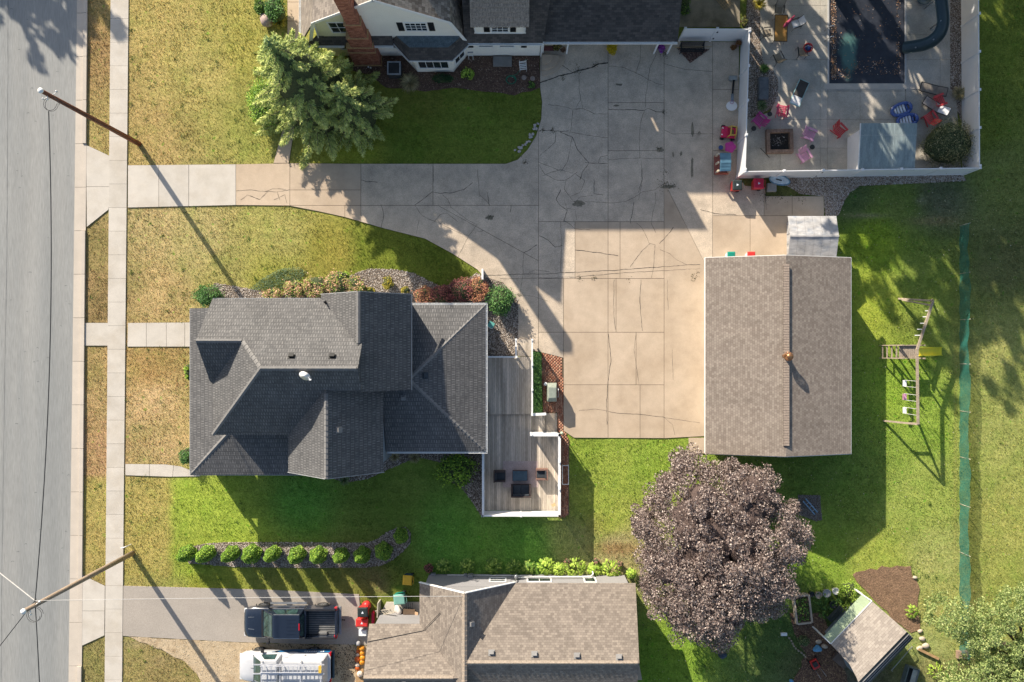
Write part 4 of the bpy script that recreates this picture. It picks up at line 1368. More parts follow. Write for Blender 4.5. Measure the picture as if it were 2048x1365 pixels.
# ================= the northern house =================
HB = thing('house', 'cream house with black shutters, tall brick chimney and white bay window at the top edge', 'house')
wy = 19.5
prof = [(-12.4, 3.1), (-12.1, 6.0), (-8.02, 9.12), (-4.03, 6.05), (-3.35, 3.1)]
x0_, x1_ = prof[0][0], prof[-1][0]
# facade of the gambrel gable
def facade(xa, xb, m, z0=0.0):
 def top(x):
  for i in range(4):
   a, b = prof[i], prof[i + 1]
   if a[0] <= x <= b[0]:
    return a[1] + (b[1] - a[1]) * (x - a[0]) / (b[0] - a[0])
  return 3.1
 xs = sorted(set([xa, xb] + [p[0] for p in prof if xa < p[0] < xb]))
 return gable_wall(HB, (xa, wy), (xb, wy), z0, [((x - xa) / (xb - xa), top(x)) for x in xs], m, t=.18)
facade(-12.4, -10.0, YELLOWW)
facade(-10.0, -3.35, CREAM)
# body behind
wall_block(HB, [(-12.35, wy + .2), (-3.4, wy + .02), (1.5, wy + .02), (1.5, 20.9), (9.9, 20.9), (9.9, 28.8), (1.5, 28.8), (1.5, 30.5), (-12.35, 30.5)], 0, 2.9, CREAM)
yb_ = 31.0
roof_face('roof_slope', [(-13.62, wy - .15, 2.95), (-12.15, wy - .15, 6.02), (-12.15, yb_, 6.02), (-13.62, yb_, 2.95)], PALE_SH, HB)
roof_face('roof_slope', [(-12.15, wy - .15, 6.02), (-8.02, wy - .15, 9.2), (-8.02, yb_, 9.2), (-12.15, yb_, 6.02)], PALE_SH, HB)
roof_face('roof_slope', [(-4.0, wy - .15, 6.1), (-8.02, wy - .15, 9.2), (-8.02, yb_, 9.2), (-4.0, yb_, 6.1)], SHAKE, HB)
roof_face('roof_slope', [(-3.2, wy - .15, 3.1), (-4.0, wy - .15, 6.1), (-4.0, 23.2, 6.1), (-3.2, 23.2, 3.1)], SHAKE, HB)
gutter(HB, (-13.7, wy - .2, 2.95), (-13.7, 30, 2.95))
mbf = MB()
for a, b in (((-3.2, 3.1), (-4.0, 6.1)), ((-4.0, 6.1), (-8.02, 9.2)), ((-12.15, 6.02), (-8.02, 9.2)), ((-13.0, 3.1), (-12.15, 6.02))):
 mbf.bar((a[0], wy - .18, a[1] - .08), (b[0], wy - .18, b[1] - .08), .04, .22)
mbf.bar((-12.42, wy - .03, 3.4), (-12.12, wy - .03, 6.0), .16, .06)
mbf.build('barge_board', WHITE, HB)
siding(HB, (-12.4, wy), (-10.2, wy), .1, 3.0, YELLOWW, (0, -1), .13)
siding(HB, (-8.9, wy), (-7.0, wy), .1, 3.0, CREAM, (0, -1), .13)
siding(HB, (-3.4, wy), (1.5, wy), .1, 3.0, CREAM, (0, -1), .13)
siding(HB, (-12.05, wy), (-10.2, wy), 3.5, 5.95, YELLOWW, (0, -1), .13)
# pent roof below the upper windows
roof_face('pent_roof', [(-13.35, wy - .42, 3.0), (-9.05, wy - .42, 3.0), (-9.05, wy, 3.5), (-12.5, wy, 3.5)], DARK_SH, HB)
roof_face('pent_roof', [(-9.0, wy - .42, 3.0), (-7.8, wy - .42, 3.0), (-7.8, wy, 3.5), (-9.05, wy, 3.5)], DARK_SH, HB)
gutter(HB, (-13.2, wy - .47, 2.97), (-10.9, wy - .47, 2.97))
gutter(HB, (-9.0, wy - .47, 2.97), (-7.8, wy - .47, 2.97))
# bay window: splayed walls, skirt of shingles, flat metal top
bayw = [(-7.75, wy), (-6.62, 18.42), (-4.22, 18.42), (-3.25, 19.47)]
wall_block(HB, [(-7.75, wy + .1), (-6.62, 18.42), (-4.22, 18.42), (-3.25, wy + .1)], 0, 2.95, CREAM, 'bay_wall')
eo = [(-7.92, wy - .42 + .3, 3.0), (-6.82, 18.15, 3.0), (-4.08, 18.15, 3.0), (-3.02, 19.2, 3.0)]
ti = [(-7.55, wy, 3.5), (-6.72, 18.78, 3.5), (-4.30, 18.78, 3.5), (-3.45, wy - .02, 3.5)]
for i in range(3):
 roof_face('bay_roof', [eo[i], eo[i + 1], ti[i + 1], ti[i]], DARK_SH, HB)
BMET = mat('weathered_metal', (.10, .14, .17, 1), rough=.45, metal=.3, var=.25, scale=4, fine=.2, fscale=14)
MB().slab([(ti[0][0], wy, 3.5), (ti[1][0], ti[1][1], 3.5), (ti[2][0], ti[2][1], 3.5), (ti[3][0], wy, 3.5)], .04).build('bay_top', BMET, HB)
for i in range(3):
 gutter(HB, Vector(eo[i]) - Vector((0, 0, .04)), Vector(eo[i + 1]) - Vector((0, 0, .04)), r=.05)
window(HB, (-5.42, 18.42, 1.55), 1.9, 1.35, (0, -1), panes=(4, 1))
window(HB, (-3.74, 18.94, 1.6), .8, 1.3, (.735, -.678), panes=(2, 1))
window(HB, (-7.19, 18.96, 1.6), .7, 1.3, (-.69, -.72), panes=(1, 2))
siding(HB, (-6.62, 18.42), (-4.22, 18.42), .1, .75, CREAM, (0, -1), .13)
# windows in the gables and dormer
window(HB, (-6.12, wy, 5.0), 1.25, 1.15, (0, -1), panes=(4, 3), shutters=True)
window(HB, (-10.85, wy, 4.9), .95, 1.5, (0, -1), panes=(2, 2))
window(HB, (-10.9, wy, 1.9), .9, 1.2, (0, -1), panes=(2, 1))
window(HB, (-8.1, wy, 2.0), .6, .9, (0, -1), panes=(2, 1))
# eastern half: long slope with a dormer
ey, eh = 19.2, 3.1
roof_face('roof_slope', [(-3.3, ey, eh), (1.62, ey, eh), (2.5, 23.1, 8.6), (-3.3, 23.1, 8.6)], DARK_SH, HB)
roof_face('roof_slope', [(-7.0, 27.0, 3.1), (1.62, 27.0, 3.1), (2.5, 23.1, 8.6), (-7.0, 23.1, 8.6)], DARK_SH, HB)
gable_wall(HB, (1.5, 19.5), (1.5, 26.8), 2.9, [(0, 3.1), (.49, 8.3), (1, 3.1)], CREAM)
gutter(HB, (-3.1, ey - .06, eh - .03), (1.62, ey - .06, eh - .03))
MB().bb(1.55, 1.63, 19.42, 19.5, 0, 3.0).build('downpipe', WHITE, HB)
window(HB, (-2.0, wy, 2.15), .9, .8, (0, -1), panes=(1, 2), shutters=False)
window(HB, (-.65, wy, 2.15), .9, .8, (0, -1), panes=(1, 2), shutters=False)
for x in (-3.0, .45):
 MB().bb(x - .18, x + .18, wy - .05, wy, 1.6, 2.7).build('shutter', BLACK, HB)
# dormer
dz0, dz1 = 3.6, 5.15
dx0, dx1 = -2.62, .52
wall_block(HB, [(dx0, 19.62), (dx1, 19.62), (dx1, 23.0), (dx0, 23.0)], dz0 - .4, dz1, CREAM, 'dormer_wall')
window(HB, (-1.05, 19.62, 4.35), 1.0, .8, (0, -1), panes=(3, 2), shutters=True)
mb = MB()
for x in (dx0 + .04, dx1 - .04):
 mb.bb(x - .07, x + .07, 19.58, 19.62, dz0, dz1)
mb.bb(dx0, dx1, 19.58, 19.62, dz0 - .02, dz0 + .1)
mb.build('corner_board', WHITE, HB)
# dormer roof: rows of split shakes, each row its own piece
nrow = 13
for i in range(nrow):
 ya, yb2 = 19.38 + i * .235, 19.38 + (i + 1) * .235 + .10
 za = dz1 - .02 + i * .235 * .62
 mb = MB()
 x = dx0 - .2
 while x < dx1 + .2:
  w = R.uniform(.11, .24)
  x2 = min(x + w, dx1 + .22)
  j = R.uniform(-.025, .025)
  zz = za + R.uniform(0, .015)
  mb.add([(x + .006, ya + j, zz + .06), (x2 - .006, ya + j, zz + .06), (x2 - .006, yb2, za + .235 * .62 + .075), (x + .006, yb2, za + .235 * .62 + .075),
    (x + .006, ya + j, zz), (x2 - .006, ya + j, zz), (x2 - .006, yb2, za + .13), (x + .006, yb2, za + .13)],
    [(0, 1, 2, 3), (4, 5, 1, 0), (4, 0, 3, 7), (1, 5, 6, 2)])
  x = x2
 mb.build('shake_course', mat('wood_shake', alb(196, 180, 162, .8), rough=.9, var=.22, scale=7, fine=.2, fscale=30), HB)
MB().add([(dx0 - .1, 19.5, dz1 - .05), (dx1 + .1, 19.5, dz1 - .05), (dx1 + .1, 23.0, dz1 + 2.1), (dx0 - .1, 23.0, dz1 + 2.1), (dx0, 23, 4), (dx1, 23, 4), (dx0, 19.5, 4), (dx1, 19.5, 4)],
   [(0, 1, 2, 3), (0, 3, 4, 6), (1, 7, 5, 2)]).build('dormer_roof', DARK_SH, HB)
# garage wing with deep eave
gz0 = 2.9
roof_face('roof_slope', [(1.62, 19.36, gz0), (10.15, 19.36, gz0), (10.15, 21.7, gz0 + 1.45), (1.62, 21.7, gz0 + 1.45)], DARK_SH, HB)
roof_face('roof_slope', [(1.62, 21.7, gz0 + 1.45), (10.15, 21.7, gz0 + 1.45), (10.15, 25.0, 8.3), (1.62, 25.0, 8.3)], DARK_SH, HB)  # unseen upper roof, steepened so its shadow edge lands right on the drive
roof_face('roof_slope', [(1.62, 29.0, 3.0), (10.15, 29.0, 3.0), (10.15, 25.0, 8.3), (1.62, 25.0, 8.3)], DARK_SH, HB)
gutter(HB, (1.65, 19.29, gz0 - .02), (10.15, 19.29, gz0 - .02), r=.045)
gable_wall(HB, (9.95, 20.9), (9.95, 28.9), 0, [(0, 3.7), (.10, 4.2), (.51, 8.0), (1, 3.0)], CREAM)
gable_wall(HB, (1.55, 20.9), (1.55, 28.9), 2.8, [(0, 3.7), (.10, 4.2), (.51, 8.0), (1, 3.0)], CREAM)
wall_block(HB, [(1.6, 20.8), (9.9, 20.8), (9.9, 20.95), (1.6, 20.95)], 0, 3.1, CREAM)
for xa, xb in ((3.4, 5.9), (6.6, 9.3)):
 dr = MB().bb(xa, xb, 20.74, 20.8, 0, 2.2).build('garage_door', WHITE, HB)
 for j in range(4):
  MB().bb(xa + .04, xb - .04, 20.71, 20.74, .05 + j * .54, .55 + j * .54).build('door_panel', WHITE, dr)
for x in (1.7, 3.3, 9.1, 10.0):
 MB().bb(x - .05, x + .05, 19.6, 19.7, 0, 2.95).build('porch_post', WHITE, HB)
# chimney: stack that narrows by brick shoulders
BRICK = shingle_mat('chimney_brick', alb(150, 86, 68, .95), alb(214, 146, 118, 1.0), bw=.21, rh=.075, relief=.008)
TANBR = mat('tan_brick_cap', alb(212, 172, 124), rough=.85, var=.15, scale=8, fine=.2, fscale=30)
CH = HB
def brickbox(x0, x1, y0, y1, z0, z1, name='chimney'):
 mb = MB().bb(x0, x1, y0, y1, z0, z1)
 o = mb.build(name, BRICK, CH)
 uvl = o.data.uv_layers.new(name='UVMap')
 for pl in o.data.polygons:
  n = pl.normal
  for li in pl.loop_indices:
   co = o.data.vertices[o.data.loops[li].vertex_index].co
   uvl.data[li].uv = ((co.x if abs(n.x) < .5 else co.y), (co.z if abs(n.z) < .5 else co.y))
 return o
steps = [(0, 2.35, -10.78, -9.03), (2.35, 3.1, -10.72, -9.06), (3.1, 4.6, -10.42, -9.10), (4.6, 6.6, -10.15, -9.16), (6.6, 10.9, -10.0, -9.22)]
for i, (z0, z1, xa, xb) in enumerate(steps):
 brickbox(xa, xb, 18.85 + i * .03, 19.75, z0, z1)
 if i < 4:
  MB().bb(xa - .03, xb + .02, 18.82 + i * .03, 19.5, z1 - .03, z1 + .05).build('chimney_shoulder', TANBR, CH)
MB().bb(-10.82, -8.99, 18.78, 19.5, 0, .12).build('chimney_base', TANBR, CH)
# curved entry steps where the two wings meet
mb = MB()
for r, z in ((1.55, .12), (1.15, .24), (.75, .36)):
 mb.prism([(1.65, 19.45)] + [(1.65 + r * math.cos(-t * math.pi / 2 / 10), 19.45 + r * .85 * math.sin(-t * math.pi / 2 / 10)) for t in range(11)], 0, z)
mb.build('entry_step', CONC_TAN, HB)
# ================= the southern house =================
HC_ = thing('house', 'grey sided house with tan shingle roof at the bottom edge behind the two parked trucks', 'house')
e3, r3 = 3.0, 5.3
yN = -14.78
xa, xm, xb, xe = -6.14, -3.16, -.1, 7.47
rid = -18.97
wall_block(HC_, [(-5.85, -15.05), (7.15, -15.12), (7.15, -23.5), (-5.85, -23.5)], 0, 2.98, GREYW)
wall_block(HC_, [(-9.05, -17.6), (-5.85, -17.6), (-5.85, -22.9), (-9.05, -22.9)], 0, 2.98, GREYW)
gable_wall(HC_, (-5.85, -15.05), (-.4, -15.05), 2.9, [(0, 2.98), (.5, 5.1), (1, 2.98)], GREYW, t=-.16)
slope_e = (r3 - e3) / (yN - rid)
roof_face('roof_slope', [(xa, yN, e3), (xm, yN, r3), (xm, -23.9, r3), (xa, -23.9, e3)], TAN_SH, HC_)
roof_face('roof_slope', [(xb, yN, e3), (xm, yN, r3), (xm, rid, r3)], TAN_SH, HC_)
roof_face('roof_slope', [(xb, yN, e3), (xe, yN - .02, e3), (xe - .1, rid, r3), (xm, rid, r3)], TAN_SH, HC_)
roof_face('roof_slope', [(xm, rid, r3), (xe - .1, rid, r3), (xe - .1, -23.6, e3 - .1), (xm, -23.6, e3 - .1)], TAN_SH, HC_)
wv, wr, wyn = -20.0, 5.0, -17.36
roof_face('roof_slope', [(-9.32, wyn, e3), (xa + .6, wyn, e3), (xm + .1, wv, wr), (-9.32, wv, wr)], TAN_SH, HC_)
roof_face('roof_slope', [(-9.32, -22.8, e3), (xa + .6, -22.8, e3), (xm + .1, wv, wr), (-9.32, wv, wr)], TAN_SH, HC_)
RCT = mat('ridge_cap_tan', alb(196, 180, 162, .85), rough=.85, var=.2, scale=9)
ridge_caps(HC_, (xm, yN, r3), (xm, -23.0, r3), RCT, .3, .15)
ridge_caps(HC_, (xm + .2, rid, r3), (xe - .1, rid, r3), RCT, .3, .15)
ridge_caps(HC_, (-9.3, wv, wr), (-3.9, wv, wr), RCT, .3, .15)
gable_wall(HC_, (7.15, -23.2), (7.15, -15.0), 2.9, [(0, 2.98), (.52, 5.1), (1, 2.98)], GREYW, t=.16)
gable_wall(HC_, (-9.05, -17.6), (-9.05, -22.6), 2.9, [(0, 2.98), (.5, 4.85), (1, 2.98)], GREYW, t=.16)
mbf = MB()
mbf.bar((xa, yN + .02, e3 - .07), (xm, yN + .02, r3 - .07), .05, .16)
mbf.bar((xb, yN + .02, e3 - .07), (xm, yN + .02, r3 - .07), .05, .16)
mbf.build('barge_board', WHITE, HC_)
for px, py in ((942, 1248),):
 roof_vent(HC_, solve(px, py, lambda x, y: r3 - (x - xm) * (r3 - e3) / (xb - xm), 4.5), (-1, 0), .77, None, .26)
for px, py in ((983, 1306), (1069, 1309), (1154, 1312), (1238, 1315)):
 roof_vent(HC_, solve(px, py, lambda x, y: e3 + (yN - y) * slope_e, 4.5), (0, -1), slope_e, None, .26)
roof_vent(HC_, solve(808, 1364, lambda x, y: wr - (wv - y) * .7, 4.5), (0, 1), .7, None, .22)
window(HC_, (-1.25, -15.05, 1.45), .95, .75, (0, 1), panes=(1, 2))
window(HC_, (1.45, -15.08, 1.35), 1.45, .8, (0, 1), panes=(2, 1))
window(HC_, (4.75, -15.1, 1.3), .65, .9, (0, 1), panes=(1, 1))
siding(HC_, (-5.85, -15.05), (-.4, -15.05), .1, 2.9, GREYW, (0, 1), .13)
siding(HC_, (-.4, -15.09), (7.15, -15.12), .1, 2.9, GREYW, (0, 1), .13)
# conduit, meter and downpipe on the north wall
MB().tube([(-4.6, -14.98, .5), (-.2, -14.98, .62), (1.0, -14.98, .62)], .025, 6).build('conduit', WHITE, HC_)
mb = MB().box((-3.05, -14.92, .8), (.3, .2, .4)).box((-3.4, -14.94, .6), (.2, .15, .25))
mb.build('meter_box', METAL_G, HC_)
MB().tube([(0.05, -14.95, 1.3), (.1, -14.95, 1.2), (4.8, -14.95, 1.0), (5.0, -14.85, .8), (5.0, -14.7, .1)], .05, 8).build('drain_pipe', WHITE, HC_)
MB().tube([(-.05, -14.9, 1.2), (-.05, -14.9, 1.7), (-.25, -14.85, 2.9)], .045, 8).tube([(-.05, -14.85, 1.1), (-.05, -14.85, 1.45)], .14, 10).build('electric_meter', METAL_G, HC_)
MB().box((-5.55, -14.95, .35), (.3, .12, .3)).build('wall_vent', METAL_G, HC_)
MB().prism([(-9.05, -17.59), (-5.9, -17.59), (-5.9, -16.9), (-8.7, -16.9)], 0, .12).build('porch_slab', CONC, HC_)
MB().prism([(7.2, -20.0), (7.2, -22.0), (8.3, -22.0), (8.0, -20.4)], 0, .3).build('stoop', CONC_TAN, HC_)
# ------------------------------------------------------------------ plants
def crown(name, C, size, m, parent, up=.35, aspect=.6, var=None, direc=None):
 V, F = leaf_faces(C, size, NR, up, aspect, direc)
 return np_mesh(name, V, F, m, NR.random(len(F)) if var is None else var, parent)
def clumps(centers, rad, per, flat=1.0, shell=.5):
 """leaves round clump centres, mostly on each clump's outside"""
 n = len(centers)
 d = NR.normal(size=(n * per, 3))
 d /= np.linalg.norm(d, axis=1)[:, None]
 r = (shell + (1 - shell) * NR.random(n * per)) ** .7
 rad = np.repeat(np.broadcast_to(rad, (n,)), per)
 C = np.repeat(centers, per, 0) + d * (r * rad)[:, None] * np.array([1, 1, flat])
 return C
def ellip(n, rx, ry, rz, inner=.75, low=-.3):
 d = NR.normal(size=(n * 3, 3))
 d /= np.linalg.norm(d, axis=1)[:, None]
 d = d[d[:, 2] > low][:n]
 r = inner + (1 - inner) * NR.random(len(d))
 return d * r[:, None] * np.array([rx, ry, rz])
GREEN_COLS = [(0, (.02, .05, .012, 1)), (.5, (.06, .13, .022, 1)), (1, (.14, .22, .04, 1))]
LM_GREEN = leaf_mat('leaf_green', GREEN_COLS, gain=1.7)
LM_BOX = leaf_mat('leaf_round_shrub', [(0, (.02, .055, .018, 1)), (.5, (.045, .11, .03, 1)), (1, (.10, .19, .045, 1))], gain=2.0)
LM_ARB = leaf_mat('leaf_conifer_bush', [(0, (.03, .07, .012, 1)), (.5, (.085, .15, .022, 1)), (1, (.20, .27, .04, 1))], gain=2.6)
LM_PURP = leaf_mat('leaf_purple', [(0, (.045, .028, .026, 1)), (.45, (.115, .084, .072, 1)), (.8, (.21, .165, .142, 1)), (1, (.35, .295, .26, 1))], rough=.5, transl=.12, spec=.35, gain=1.6)
LM_SPR = leaf_mat('needles_blue_green', [(0, (.03, .07, .035, 1)), (.4, (.12, .155, .05, 1)), (.75, (.26, .29, .09, 1)), (1, (.42, .42, .14, 1))], rough=.6, transl=.18, gain=2.5)
LM_HYD = leaf_mat('leaf_autumn_hydrangea', [(0, (.10, .16, .03, 1)), (.3, (.24, .33, .06, 1)), (.5, (.40, .22, .14, 1)), (.8, (.42, .26, .17, 1)), (1, (.50, .36, .24, 1))], gain=1.5)
LM_LIME = leaf_mat('leaf_lime', [(0, (.10, .17, .02, 1)), (.5, (.22, .33, .04, 1)), (1, (.40, .50, .09, 1))], gain=1.5)
LM_BURG = leaf_mat('leaf_burgundy', [(0, (.05, .02, .025, 1)), (.5, (.13, .045, .05, 1)), (.85, (.28, .09, .08, 1)), (1, (.42, .20, .12, 1))], gain=1.7)
LM_RED = leaf_mat('leaf_red_pink', [(0, (.16, .06, .05, 1)), (.5, (.36, .14, .10, 1)), (1, (.50, .30, .12, 1))], gain=1.5)
LM_GOLD = leaf_mat('leaf_gold', [(0, (.14, .12, .02, 1)), (.5, (.30, .25, .03, 1)), (1, (.42, .36, .06, 1))], gain=1.5)
LM_HOSTA = leaf_mat('leaf_broad', [(0, (.05, .10, .02, 1)), (.5, (.12, .20, .03, 1)), (1, (.26, .33, .06, 1))], gain=1.7)
LM_WILLOW = leaf_mat('leaf_pale_tree', [(0, (.08, .12, .035, 1)), (.5, (.19, .25, .08, 1)), (.9, (.33, .37, .14, 1)), (1, (.44, .44, .2, 1))], transl=.3, gain=1.5)
LM_DRY = leaf_mat('dry_blades', [(0, (.10, .10, .05, 1)), (.6, (.26, .22, .11, 1)), (1, (.40, .32, .18, 1))], gain=1.6)
LM_OLIVE = leaf_mat('leaf_olive', [(0, (.03, .055, .02, 1)), (.5, (.08, .12, .045, 1)), (1, (.20, .20, .09, 1))], gain=1.8)
CORE = mat('shade_core_green', (.045, .06, .022, 1), rough=.9, var=.4, scale=9, fine=.4, fscale=30)  # dark solid cores stand in for shaded inner foliage and thicken cast shadows
BARK = mat('bark', (.16, .12, .09, 1), rough=.9, var=.3, scale=6, fine=.2)
BARK_D = mat('bark_dark', (.07, .055, .045, 1), rough=.9, var=.3, scale=6, fine=.2)
def bush(name, label, cat, c, r, hgt, m, n=1400, leaf=.10, group=None, lumps=24, base=0.0, flat=1.0, up=.35, aspect=.6, cone=0.0, stem=BARK_D):
 """rounded shrub; c plan centre at the ground, r radii in plan, hgt height"""
 t = thing(name, label, cat, (c[0], c[1], base), 0, group)
 rx, ry = (r, r) if isinstance(r, (int, float)) else r
 cc = ellip(lumps, rx * .72, ry * .72, hgt * .36, .5, -.8)
 cc[:, 2] += hgt * .52
 if cone:
  f = 1 - cone * (cc[:, 2] / hgt)
  cc[:, 0] *= f
  cc[:, 1] *= f
 per = max(10, n // len(cc))
 rad = NR.uniform(.26, .42, len(cc)) * min(rx, ry, hgt)
 C = clumps(cc, rad, per, flat=1.0, shell=.55)
 inner = NR.normal(size=(n // 6, 3)) * np.array([rx, ry, hgt * .6]) * .32 + [0, 0, hgt * .45]
 C = np.concatenate([C, inner])
 C[:, 2] = np.clip(C[:, 2], .03, None)
 crown('foliage', C, NR.uniform(.7, 1.3, len(C)) * leaf, m, t, up, aspect)
 MB().blob((0, 0, hgt * .46), (rx * .70, ry * .70, hgt * .36), int(abs(c[0] * 10)), 2, .12).build('shade_core', CORE, t)
 mb = MB()
 for k in range(4):
  a = k * 1.6
  mb.tube([(0, 0, 0), (math.cos(a) * rx * .3, math.sin(a) * ry * .3, hgt * .45), (math.cos(a) * rx * .5, math.sin(a) * ry * .5, hgt * .75)], [.03, .02, .008], 5)
 mb.build('stem', stem, t)
 return t
def spiky(name, label, cat, c, r, hgt, m, n=260, w=.03, group=None, droop=.4):
 """tuft of long blades"""
 t = thing(name, label, cat, (c[0], c[1], 0), 0, group)
 Vs, Fs = [], []
 for i in range(n):
  a = R.uniform(0, 6.283)
  L = R.uniform(.5, 1.0)
  u = np.array([math.cos(a), math.sin(a)])
  s = np.array([-u[1], u[0]]) * w * R.uniform(.5, 1)
  ro = R.uniform(0, .15) * r
  p = [(u * ro, 0.0), (u * (ro + r * .35 * L), hgt * L * .8), (u * (ro + r * .75 * L), hgt * L), (u * (ro + r * L), hgt * L * (1 - droop))]
  o = len(Vs)
  for j, (q, z) in enumerate(p):
   ww = (1, .9, .6, .12)[j]
   Vs.append((q[0] - s[0] * ww, q[1] - s[1] * ww, z))
   Vs.append((q[0] + s[0] * ww, q[1] + s[1] * ww, z))
  for j in range(3):
   Fs.append((o + 2 * j, o + 2 * j + 1, o + 2 * j + 3, o + 2 * j + 2))
 np_mesh('blades', np.array(Vs), np.array(Fs), m, np.repeat(NR.random(n), 3), t)
 return t
def broadleaf(name, label, cat, c, r, hgt, m, n=60, leaf=.22, group=None, base=0.0):
 """rosette of broad pointed leaves on stalks"""
 t = thing(name, label, cat, (c[0], c[1], base), 0, group)
 Vs, Fs = [], []
 for i in range(n):
  a = R.uniform(0, 6.283)
  f = R.uniform(.1, 1) ** .6
  u = Vector((math.cos(a), math.sin(a), 0))
  s = Vector((-u.y, u.x, 0))
  L = leaf * R.uniform(.7, 1.2)
  z = hgt * (1 - .55 * f * f) * R.uniform(.8, 1.05)
  b0 = u * (r * f - L * .4) + Vector((0, 0, z))
  mid = u * (r * f) + Vector((0, 0, z + .03))
  tip = u * (r * f + L * .55) + Vector((0, 0, z - L * .35))
  w = L * R.uniform(.22, .34)
  o = len(Vs)
  Vs += [tuple(b0), tuple(mid + s * w - Vector((0, 0, .03))), tuple(tip), tuple(mid - s * w - Vector((0, 0, .03))), tuple(mid)]
  Fs += [(o, o + 1, o + 4, o + 4), (o + 1, o + 2, o + 4, o + 4), (o + 2, o + 3, o + 4, o + 4), (o + 3, o, o + 4, o + 4)]
 F3 = np.array(Fs)[:, :3]
 np_mesh('leaves', np.array(Vs), F3, m, np.repeat(NR.random(n), 4), t)
 return t
# ---- purple-leaved tree
def purple_tree():
 cx, cy = P2(1434, 1092, 4.5)
 t = thing('purple_leaf_tree', 'big round tree with dusky purple leaves between the brown garage and the garden shed', 'tree', (cx, cy, 0))
 rx, ry, rz = 5.0, 5.6, 3.4
 cz = 4.3
 cc = ellip(900, rx, ry, rz, .80, -.35)
 # uneven outline
 ang = np.arctan2(cc[:, 1], cc[:, 0])
 f = 1 + .07 * np.sin(ang * 3 + 1.2) + .07 * np.sin(ang * 7 + .5) + .06 * np.sin(ang * 13 + 2)
 cc[:, 0] *= f
 cc[:, 1] *= f
 cc[:, 2] += cz + .45 * np.sin(cc[:, 0] * 1.1) * np.cos(cc[:, 1] * 1.2 + .6)
 keep = NR.random(len(cc)) > .05
 cc = cc[keep]
 rad = NR.uniform(.28, .62, len(cc))
 cc += NR.normal(size=cc.shape) * [.1, .1, .28]
 C = clumps(cc, rad, 120, .85, .6)
 inn = ellip(100, rx * .7, ry * .7, rz * .65, .3, -.5)
 inn[:, 2] += cz
 C2 = clumps(inn, .6, 30)
 C = np.concatenate([C, C2])
 crown('crown', C, NR.uniform(.08, .16, len(C)), LM_PURP, t, .45, .55)
 for k in range(26):  # dark blobs stand in for the shaded gaps inside the crown
  a, q = R.uniform(0, 6.28), R.uniform(.15, .68)
  MB().blob((rx * q * math.cos(a), ry * q * math.sin(a), cz + rz * .62 * math.sqrt(1 - q * q) - .3), (R.uniform(.9, 1.4), R.uniform(.9, 1.4), .6), k, 2, .2).build('shade_core', mat('shade_core_purple', (.075, .052, .045, 1), rough=.9, var=.4, scale=9, fine=.4), t)
 mb = MB()
 mb.tube([(0, 0, 0), (.05, 0, 1.0), (0, .05, 2.0)], [.30, .24, .2], 10)
 for k in range(11):
  a = k * 2 * math.pi / 11 + R.uniform(-.2, .2)
  h = R.uniform(4.4, 6.6)
  L = R.uniform(2.5, 4.2)
  mb.tube([(0, .05, 1.8), (math.cos(a) * L * .35, math.sin(a) * L * .35, 3.2), (math.cos(a) * L * .7, math.sin(a) * L * .7, h - .9), (math.cos(a) * L, math.sin(a) * L, h)], [.13, .10, .06, .02], 6)
 mb.build('trunk', BARK_D, t)
purple_tree()
